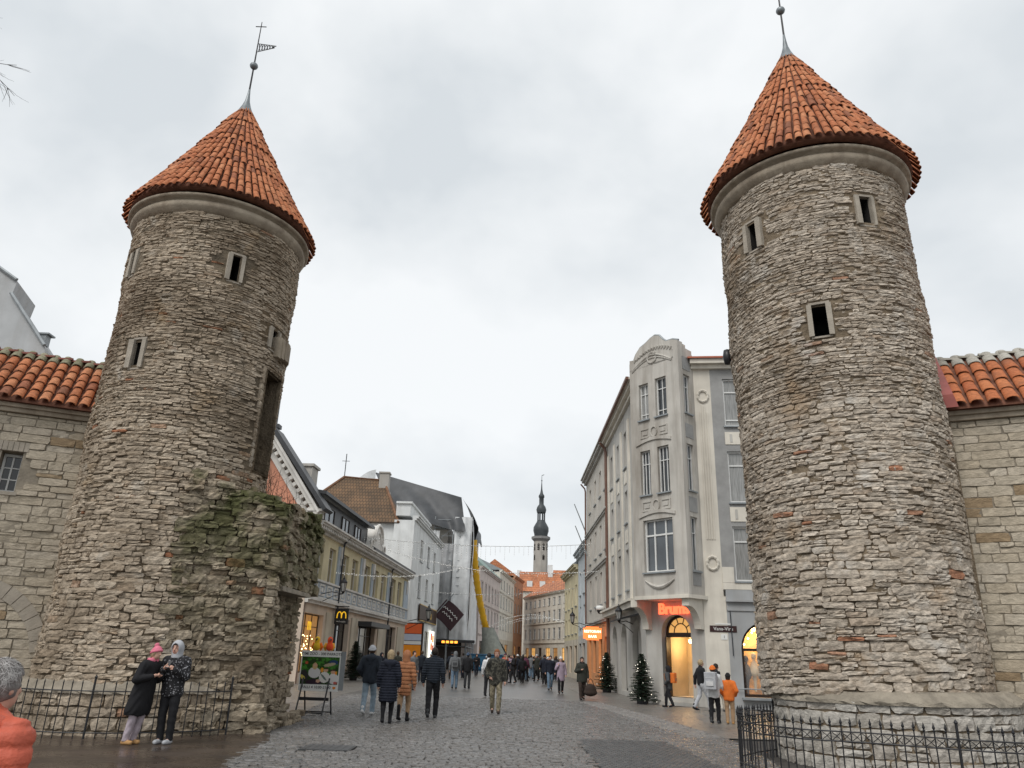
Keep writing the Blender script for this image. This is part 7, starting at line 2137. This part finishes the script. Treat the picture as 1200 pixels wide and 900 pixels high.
    if headgear == 'hood':
        net('hood', lambda P: np.maximum(np.maximum(smin(skull(P, .018), caps(P, hd + A(0, .02, -.01), hd + A(0, .02, -.085), .056 * S, .06 * S), .02 * S), -np.maximum(elli(P, hd + A(0, -.06, -.006), A(.040, .06, .055)), P[:, 1] - hd[1])), (hd[2] - .10 * S) - P[:, 2]), hd + A(-.1, -.1, -.13), hd + A(.1, .12, .11), max(h * .7, hires))
    if hood:     # hood lying on the shoulders
        net('collar_hood', lambda P: np.maximum(smin(smin(caps(P, A(-.06, .03, .828), A(.06, .03, .828), .034 * S, .034 * S), caps(P, A(-.035, .06, .815), A(.035, .06, .815), .045 * S, .045 * S), .03 * S), caps(P, A(0, .065, .82), A(0, .075, .74), .045 * S, .03 * S), .03 * S), -elli(P, hd + A(0, -.02, -.07), A(.045, .06, .05))), A(-.14, -.04, .70), A(.14, .14, .90), h)
    if scarf:
        net('scarf', lambda P: np.maximum(caps(P, A(-.018, .0, .852), A(.018, .0, .852), .050 * S, .050 * S), np.abs(P[:, 2] - .852 * S) - .032 * S), A(-.09, -.08, .80), A(.09, .09, .90), h)
    hand_mid = (arms[-1][3] + arms[1][3]) / 2
    return out, {'hd': T(hd), 'hands': {s: T(arms[s][3]) for s in (-1, 1)}, 'S': S}

PARTN = {'shoe_l': 'shoe', 'shoe_r': 'shoe', 'collar_hood': 'hood'}
def person(label, x, y, head, H, colors, group=None, name='person', h=.016, eyes=False, **kw):
    """colors: dict part -> material"""
    out, info = make_meshes(H, kw.pop('pose', ('down', 'down')), h, colors.get('jacket'), **kw)
    R = empty(name, (x, y, 0), radians(head), label, 'person', group)
    for k, (V, F) in out.items():
        m = SKIN if k == 'body' else colors.get(k, colors.get(PARTN.get(k, k), CL['black']))
        obj(PARTN.get(k, k), mesh_from(PARTN.get(k, k), V, F, m, smooth=True), R)
    if eyes:
        hd, S = info['hd'], info['S']
        for s in (-1, 1):
            e_ = MB(); e_.lathe([(0, -.006 * S), (.0065 * S, 0), (0, .006 * S)], 8); o = e_.build('eye', CL['black'], R); o.location = tuple(hd + np.array([s * .0185, -.0535, .004]) * S)
            e_ = MB(); e_.tube([tuple(hd + np.array([s * .029, -.050, .016]) * S), tuple(hd + np.array([s * .018, -.056, .019]) * S), tuple(hd + np.array([s * .008, -.055, .017]) * S)], .0028 * S, 5); e_.build('eyebrow', HAIR['dark'], R)
        e_ = MB(); e_.tube([tuple(hd + np.array([-.013, -.0495, -.036]) * S), tuple(hd + np.array([0, -.0525, -.035]) * S), tuple(hd + np.array([.013, -.0495, -.036]) * S)], .0035 * S, 5); e_.build('mouth', mat('lips', (.40, .15, .13), .5, 0), R)
    return R, info

def w2(R, p):
    c, s = cos(R.rotation_euler[2]), sin(R.rotation_euler[2])
    return (R.location[0] + p[0] * c - p[1] * s, R.location[1] + p[0] * s + p[1] * c, p[2])

# --- couple by the left tower
pA, iA = person('person in pink pompom hat and long black coat leaning toward a phone', -6.46, 14.42, 68, 1.60,
    dict(jacket=CL['black'], trousers=CL['mauve'], shoe=CL['boot'], hat=CL['pink'], hair=HAIR['blond'], scarf=CL['pink']), pose=('chest', 'chest'), hem=.29, headgear='pompom', hair='short', scarf=True, hood=True, flare=.03, bulk=1.2, lean=(.0, -.17), h=.013, fem=True, look=(0, -.03))
pB, iB = person('person in grey hood and black patterned jacket looking at a phone', -5.92, 14.62, -6, 1.70,
    dict(jacket=CL['pattern'], trousers=CL['black'], shoe=CL['ltgrey'], hood=CL['ltgrey'], hair=HAIR['dark'], scarf=CL['ltgrey']), pose=('phone', 'phone'), hem=.45, headgear='hood', hair='short', h=.013, bulk=1.22, eyes=True, look=(0, -.05), lean=(.0, -.02))
ph = MB(); ph.box(-.036, .036, -.005, .005, -.07, .07)
hm = w2(pB, (iB['hands'][-1] + iB['hands'][1]) / 2 + np.array([0, -.02, .045]))
pho = empty('phone', hm, radians(-6), 'dark smartphone held up by the person in grey hood', 'phone'); ph.build('case', M['black_paint'], pho); pho.rotation_euler = (radians(-35), 0, radians(-6))
sc2 = MB(); sc2.box(-.032, .032, .0052, .0058, -.064, .064); sc2.build('screen', mat('phone_screen', (.1, .11, .13), .2, 0, emit=(.5, .6, .7), estr=.4), pho)

# --- grey-haired person at the lower left edge
pH, iH = person('grey-haired person in red-orange puffer jacket cut off at left edge', -2.23, 3.6, 163, 1.535, dict(jacket=CL['red'], hood=CL['red'], trousers=CL['black'], shoe=CL['black'], hair=HAIR['grey']), pose=('down', 'down'), hem=.44, hair='short', bulk=1.1, ribs=.075, ribamp=.6, h=.011, hood=True, hires=.0045, body_h=.0085)

def hair_strands(R, info, m, n=1500):
    rg = np.random.default_rng(3); S = info['S']; c = info['hd'] + np.array([0, .008, .010]) * S
    r = np.array([.0525, .0625, .066]) * S
    V, F = [], []
    for k in range(n):
        u = rg.normal(0, 1, 3); u /= np.linalg.norm(u)
        if u[2] < -.25 or (u[1] < -.45 and u[2] < .45) or (abs(u[0]) > .75 and u[2] < .15 and u[1] < .3): continue
        crown = np.array([.1, .35, .93]); d = u - crown * (u @ crown)
        d /= np.linalg.norm(d) + 1e-6
        d = d + rg.normal(0, .35, 3); d -= u * (d @ u); d /= np.linalg.norm(d) + 1e-6
        sd = np.cross(u, d); L = rg.uniform(.25, .6); w = rg.uniform(.0007, .0014) * S
        o = len(V)
        for q in range(4):
            t = q / 3 * L
            p = u * cos(t) + d * sin(t)
            P_ = c + p * r * (1.0 + .05 * sin(pi * q / 3) + rg.uniform(-.01, .035))
            ww = w * (1 - q / 3.4)
            V += [tuple(P_ - sd * ww), tuple(P_ + sd * ww)]
        for q in range(3): F.append((o + 2 * q, o + 2 * q + 1, o + 2 * q + 3, o + 2 * q + 2))
    hs = [q for q in R.children if q.name.startswith('hair')][0]
    obj('hair_strands', mesh_from('hair_strands', V, np.array(F), m), hs, kind='stuff')
hair_strands(pH, iH, HAIR['silver'])
# --- walkers going up the street
person('man in grey beanie, dark navy jacket and light blue jeans walking away', -3.69, 22.47, 176, 1.80, dict(jacket=CL['dknavy'], trousers=CL['ltjeans'], shoe=CL['white'], hat=CL['ltgrey'], hair=HAIR['brown'], hood=CL['dknavy']), pose=('pocket', 'pocket'), hem=.45, headgear='beanie', hair='short', hood=True, stride=.10, bulk=1.18, h=.014)
person('blonde woman in long navy quilted coat and black boots walking away', -2.81, 20.02, 184, 1.69, dict(jacket=CL['navy'], trousers=CL['black'], shoe=CL['black'], hair=HAIR['blond'], hood=CL['navy']), pose=('down', 'down'), hem=.29, hair='bob', hood=True, stride=.06, flare=.03, bulk=1.06, ribs=.062, h=.014, fem=True, gl=True, shoes='boot')
person('person in rust-brown puffer coat and hood with black boots walking away', -2.52, 20.9, 172, 1.68, dict(jacket=CL['rust'], trousers=CL['tan'], skirt=CL['rust'], shoe=CL['black'], hood=CL['rust'], hair=HAIR['brown']), pose=('down', 'down'), hem=.36, headgear='hood', hair='short', stride=.07, ribs=.095, bulk=1.02, h=.014, fem=True, gl=True, shoes='boot')
person('dark-haired man in dark blue quilted jacket and black jeans walking away', -1.89, 22.0, 181, 1.79, dict(jacket=CL['dknavy'], trousers=CL['black'], shoe=CL['dkgrey'], hair=HAIR['dark'], hood=CL['dknavy']), pose=('down', 'down'), hem=.50, hair='short', stride=.10, ribs=.062, bulk=1.08, h=.014)
person('man in camouflage jacket and khaki trousers walking towards the gate', -.20, 24.66, 2, 1.82, dict(jacket=CL['camo'], trousers=CL['camo_lt'], shoe=CL['brown'], hair=HAIR['red']), pose=('pocket', 'down'), hem=.43, hair='short', stride=-.07, bulk=1.16, h=.014, eyes=True)
# --- middle distance
pG, iG = person('person in grey hooded jacket and blue jeans walking away with backpack', -2.45, 41.0, 180, 1.78, dict(jacket=CL['grey'], trousers=CL['jeans'], shoe=CL['black'], hood=CL['grey'], hair=HAIR['dark']), pose=('down', 'down'), hem=.47, headgear='hood', hair='short', stride=.07, bulk=1.08, h=.022)
person('person in black jacket and dark blue beanie beside the grey backpacker', -1.85, 41.9, 172, 1.75, dict(jacket=CL['black'], trousers=CL['dkgrey'], shoe=CL['black'], hat=CL['blue'], hair=HAIR['dark']), pose=('down', 'down'), hem=.45, headgear='beanie', hair='short', stride=.05, bulk=1.1, h=.022)
person('person in white jacket half hidden behind the camouflage man', -.62, 34.5, 165, 1.74, dict(jacket=CL['white'], trousers=CL['black'], shoe=CL['black'], hair=HAIR['dark']), hem=.48, hair='short', stride=.06, h=.022)
person('dark-clothed person turned left with one step forward mid street', .68, 52.5, -80, 1.76, dict(jacket=CL['black'], trousers=CL['black'], shoe=CL['black'], hair=HAIR['dark'], hood=CL['brown']), pose=('chest', 'chest'), hem=.44, hair='short', hood=True, stride=.09, bulk=1.15, h=.024)
pC, iC = person('woman in dark olive parka with a big brown bag walking towards gate', 3.37, 34.3, 8, 1.70, dict(jacket=CL['green'], trousers=CL['brown'], shoe=CL['black'], hair=HAIR['dark'], scarf=CL['black']), pose=('chest', 'down'), hem=.40, hair='long', stride=.08, flare=.02, bulk=1.15, h=.020, scarf=True, fem=True, eyes=True)
person('person in lilac long coat and white hat walking toward the gate', 2.85, 39.6, 4, 1.68, dict(jacket=CL['lilac'], trousers=CL['black'], shoe=CL['black'], hat=CL['white'], hair=HAIR['blond']), pose=('strap', 'down'), hem=.33, headgear='beanie', hair='bob', stride=.06, flare=.015, bulk=1.05, h=.022, fem=True)
person('person in dark navy jacket and blue jeans next to lilac coat', 2.55, 43.5, 5, 1.74, dict(jacket=CL['navy'], trousers=CL['jeans'], shoe=CL['black'], hair=HAIR['dark']), hem=.45, hair='short', stride=.08, h=.024, bulk=1.1)
# --- group by the shop entrance
pO, iO = person('child-sized walker in dark coat with bright orange backpack', 6.30, 30.6, -122, 1.46, dict(jacket=CL['dkgrey'], trousers=CL['black'], shoe=CL['black'], hood=CL['black'], hair=HAIR['dark']), pose=('pocket', 'pocket'), hem=.42, headgear='hood', stride=.11, hair='short', bulk=1.08, h=.018)
person('blond man in black jacket and pale grey trousers striding right', 7.05, 28.6, 100, 1.72, dict(jacket=CL['black'], trousers=CL['ltgrey'], shoe=CL['black'], hair=HAIR['blond']), pose=('fwd', 'back'), hem=.50, hair='short', stride=.15, bulk=1.05, h=.018)
person('person in black jacket and light trousers behind the blond strider', 7.75, 29.2, 104, 1.60, dict(jacket=CL['black'], trousers=CL['beige'], shoe=CL['dkgrey'], hair=HAIR['dark']), pose=('back', 'fwd'), hem=.50, hair='short', stride=.14, bulk=1.05, h=.018)
pW, iW = person('person in white hooded jacket and orange beanie with pale backpack', 6.10, 23.36, 150, 1.55, dict(jacket=CL['white'], trousers=CL['black'], shoe=CL['dkgrey'], hat=CL['orange'], hair=HAIR['dark'], hood=CL['white']), pose=('fwd', 'fwd'), hem=.44, headgear='beanie', hair='short', hood=True, stride=.06, bulk=1.18, h=.016)
person('child in bright orange jacket and black hat near the fence', 6.52, 23.3, 158, 1.36, dict(jacket=CL['orange'], trousers=CL['tan'], shoe=CL['boot'], hat=CL['black'], hair=HAIR['dark'], hood=CL['orange']), pose=('pocket', 'pocket'), hem=.45, headgear='beanie', hair='bob', stride=.04, bulk=1.18, h=.016)

# --- bags
def backpack(R, S, m, m2, label, scale=1.0):
    B_ = empty('backpack', w2(R, (0, .105 * S, .62 * S)), R.rotation_euler[2], label, 'backpack')
    V, F = surfnet(lambda P: smin(np.maximum(np.maximum(np.abs(P[:, 0]) - .13 * scale, np.abs(P[:, 2] - .17 * scale) - .19 * scale), np.abs(P[:, 1] - .06 * scale) - .07 * scale) - .03 * scale, elli(P, (0, .13 * scale, .10 * scale), (.10 * scale, .05 * scale, .10 * scale)), .02), (-.2 * scale, -.06, -.08), (.2 * scale, .24 * scale, .44 * scale), .016)
    obj('body', mesh_from('body', V, F, m, smooth=True), B_)
    mb = MB(); mb.box(-.10 * scale, .10 * scale, .172 * scale, .186 * scale, .04 * scale, .16 * scale); mb.box(-.13 * scale, .13 * scale, .155 * scale, .165 * scale, .235 * scale, .25 * scale); mb.build('pocket', m2, B_)
    for sg in (-1, 1):
        mb = MB(); mb.tube([(sg * .09 * scale, -.02, .34 * scale), (sg * .10, -.12 * S, .36 * scale), (sg * .11, -.20 * S, .26), (sg * .12, -.16 * S, .05), (sg * .11 * scale, 0, .02)], .016, 6); mb.build('strap', m2, B_)
    return B_
backpack(pO, iO['S'], CL['orange'], CL['rust'], 'bright orange backpack on the child-sized walker in dark coat', .82)
backpack(pW, iW['S'], CL['ltgrey'], CL['white'], 'pale grey backpack on the person in orange beanie', 1.05)
backpack(pG, iG['S'], CL['grey'], CL['dkgrey'], 'dark grey backpack on the person in blue jeans mid street', 1.0)
hb = w2(pC, iC['hands'][1])
BG = empty('tote_bag', (hb[0] + .1, hb[1], hb[2] - .62), .3, 'big dark brown bag in hand of woman in olive parka', 'bag')
V, F = surfnet(lambda P: smin(elli(P, (0, 0, .22), (.27, .12, .24)), elli(P, (0, 0, .1), (.30, .13, .12)), .05), (-.34, -.16, -.06), (.34, .16, .5), .02)
obj('body', mesh_from('body', V, F, CL['brown'], smooth=True), BG)
mb = MB(); mb.tube([(-.16, 0, .40), (-.08, 0, .60), (0, 0, .66), (.08, 0, .60), (.16, 0, .40)], .014, 6); mb.build('handle', CL['brown'], BG)

# --- the distant crowd: a few shapes, many individuals
def crowd():
    specs = [dict(pose=('down', 'down'), hem=.44, hair='short', stride=.08), dict(pose=('pocket', 'pocket'), hem=.36, headgear='beanie', stride=.06, bulk=1.1), dict(pose=('down', 'fwd'), hem=.30, hair='bob', stride=.05, fem=True, flare=.015), dict(pose=('chest', 'down'), hem=.45, headgear='hood', stride=.09, bulk=1.12), dict(pose=('strap', 'down'), hem=.38, headgear='beanie', hair='bob', stride=.07, fem=True, bulk=1.08), dict(pose=('fwd', 'back'), hem=.47, hair='short', stride=.12)]
    protos = []
    for s in specs:
        s = dict(s); p = s.pop('pose')
        o, _ = make_meshes(1.0, p, .019, None, hires=.012, **s)
        protos.append({k: mesh_from(PARTN.get(k, k), V, F, CL['black'], smooth=True) for k, (V, F) in o.items()})
    jc = [(CL[k], n_) for k, n_ in (('black', 'black'), ('dknavy', 'dark blue'), ('dkgrey', 'dark grey'), ('navy', 'navy'), ('plum', 'plum'), ('brown', 'dark brown'), ('grey', 'mid grey'), ('black', 'black'), ('navy', 'navy'), ('dkgrey', 'dark grey'), ('green', 'olive'), ('black', 'black'))]
    WEAR = ['bare-headed', 'in beanie', 'with bobbed hair', 'hooded', 'in beanie with bobbed hair', 'bare-headed and striding']
    bright = [(CL['red'], 'red'), (CL['tan'], 'tan'), (CL['ltgrey'], 'light grey'), (CL['lilac'], 'lilac'), (CL['blue'], 'blue'), (CL['beige'], 'beige')]
    tr = [CL[k] for k in ('black', 'dkgrey', 'jeans', 'black', 'navy')]; hats = [CL[k] for k in ('black', 'ltgrey', 'dkgrey', 'white', 'plum')]
    hh = [HAIR[k] for k in ('dark', 'brown', 'blond', 'dark')]
    rg = np.random.default_rng(77)
    spots = []
    rows = [(54, [(1.2, 3), (2.2, 1), (.1, 0)]), (58.5, [(.2, 4), (1.9, 5), (-.5, 1)]), (63.5, [(.1, 0), (3.6, 2), (1.4, 3), (-.6, 5)]), (68.5, [(-.2, 2), (1.2, 4), (2.6, 1), (3.9, 5)]), (74, [(.5, 0), (1.8, 3), (3.0, 5), (4.3, 1)]), (57, [(1.7, 0), (2.9, 1)]), (61, [(1.05, 2), (2.6, 4), (4.0, 0), (3.3, 3)]), (66, [(.7, 1), (1.7, 5), (3.0, 2), (4.4, 4), (2.3, 0)]), (71, [(.9, 3), (2.1, 0), (3.3, 1), (4.9, 2), (1.5, 5)]), (77, [(.2, 1), (1.4, 2), (2.5, 4), (3.7, 3), (5.0, 0)]), (84, [(.8, 0), (2.0, 1), (3.2, 5), (4.4, 2), (5.6, 3)]), (92, [(.1, 2), (1.3, 3), (2.6, 0), (4.0, 4), (5.4, 1), (6.6, 0)]), (101, [(.4, 1), (1.9, 5), (3.4, 0), (5.0, 2), (6.5, 3), (7.8, 1)]), (112, [(-.2, 0), (1.4, 2), (3.1, 4), (4.8, 1), (6.4, 0)]), (125, [(.8, 3), (2.8, 0), (4.9, 2), (6.8, 1)])]
    for y, l in rows:
        for x, k in l: spots.append((x + rg.normal(0, .18), y + rg.normal(0, 1.3), k))
    left = [(-5.2, 36.5, 1), (-4.3, 38.5, 0), (-7.0, 46, 3), (-6.2, 47, 0), (-5.0, 49, 5), (-4.5, 54, 2), (-3.6, 56, 1), (-3.0, 60, 0), (-5.6, 62, 4), (-2.2, 66, 3), (-.6, 70, 0), (-1.6, 76, 1)]
    nb = 0; used_labels = set(); tries = 0
    for i, (x, y, k) in enumerate(spots + left):
        lt = i >= len(spots)
        hgt = rg.uniform(1.60, 1.84)
        special = (i % 7 == 3) and nb < len(bright)
        if special:
            jm, cn = bright[nb]; nb += 1
            lab, grp = 'distant walker in %s jacket among the dark crowd' % cn, None
        elif lt:
            jm, cn = jc[int(rg.integers(len(jc)))]; lab, grp = '%s coat wearer %s near the left-hand shopfronts' % (cn, WEAR[k]), 'people along the left shopfronts'
        else:
            jm, cn = jc[int(rg.integers(len(jc)))]; lab, grp = '%s coat wearer %s in the %s street crowd' % (cn, WEAR[k], 'front of the' if y < 70 else 'middle of the' if y < 95 else 'rear of the'), 'distant street crowd'
        while lab in used_labels and not special:
            jm, c2 = jc[int(rg.integers(len(jc)))]; lab = lab.replace(cn + ' coat', c2 + ' coat'); cn = c2; tries += 1
            if tries > 200: break
        used_labels.add(lab)
        hdg = (rg.choice([0, 180]) + rg.normal(0, 22))
        R = empty('person', (x, y, 0), radians(hdg), lab, 'person', grp)
        R.scale = (hgt,) * 3
        tm, hm_, hrm = tr[int(rg.integers(len(tr)))], hats[int(rg.integers(len(hats)))], hh[int(rg.integers(len(hh)))]
        for kk, me in protos[k].items():
            o = obj(PARTN.get(kk, kk), me, R)
            mm = {'body': SKIN, 'jacket': jm, 'trousers': tm, 'hair': hrm, 'hat': hm_, 'hood': jm}.get(kk, CL['black'])
            o.material_slots[0].link = 'OBJECT'; o.material_slots[0].material = mm
crowd()
# ================================================================ lettering becomes real meshes
bpy.context.view_layer.update()
_dg = bpy.context.evaluated_depsgraph_get()
for o in [q for q in sc.objects if q.type == 'FONT']:
    me = bpy.data.meshes.new_from_object(o.evaluated_get(_dg))
    nm = o.name
    nn_ = bpy.data.objects.new('tmp', me)
    COL.objects.link(nn_); nn_.parent = o.parent; nn_.matrix_basis = o.matrix_basis
    bpy.data.objects.remove(o)
    nn_.name = nm
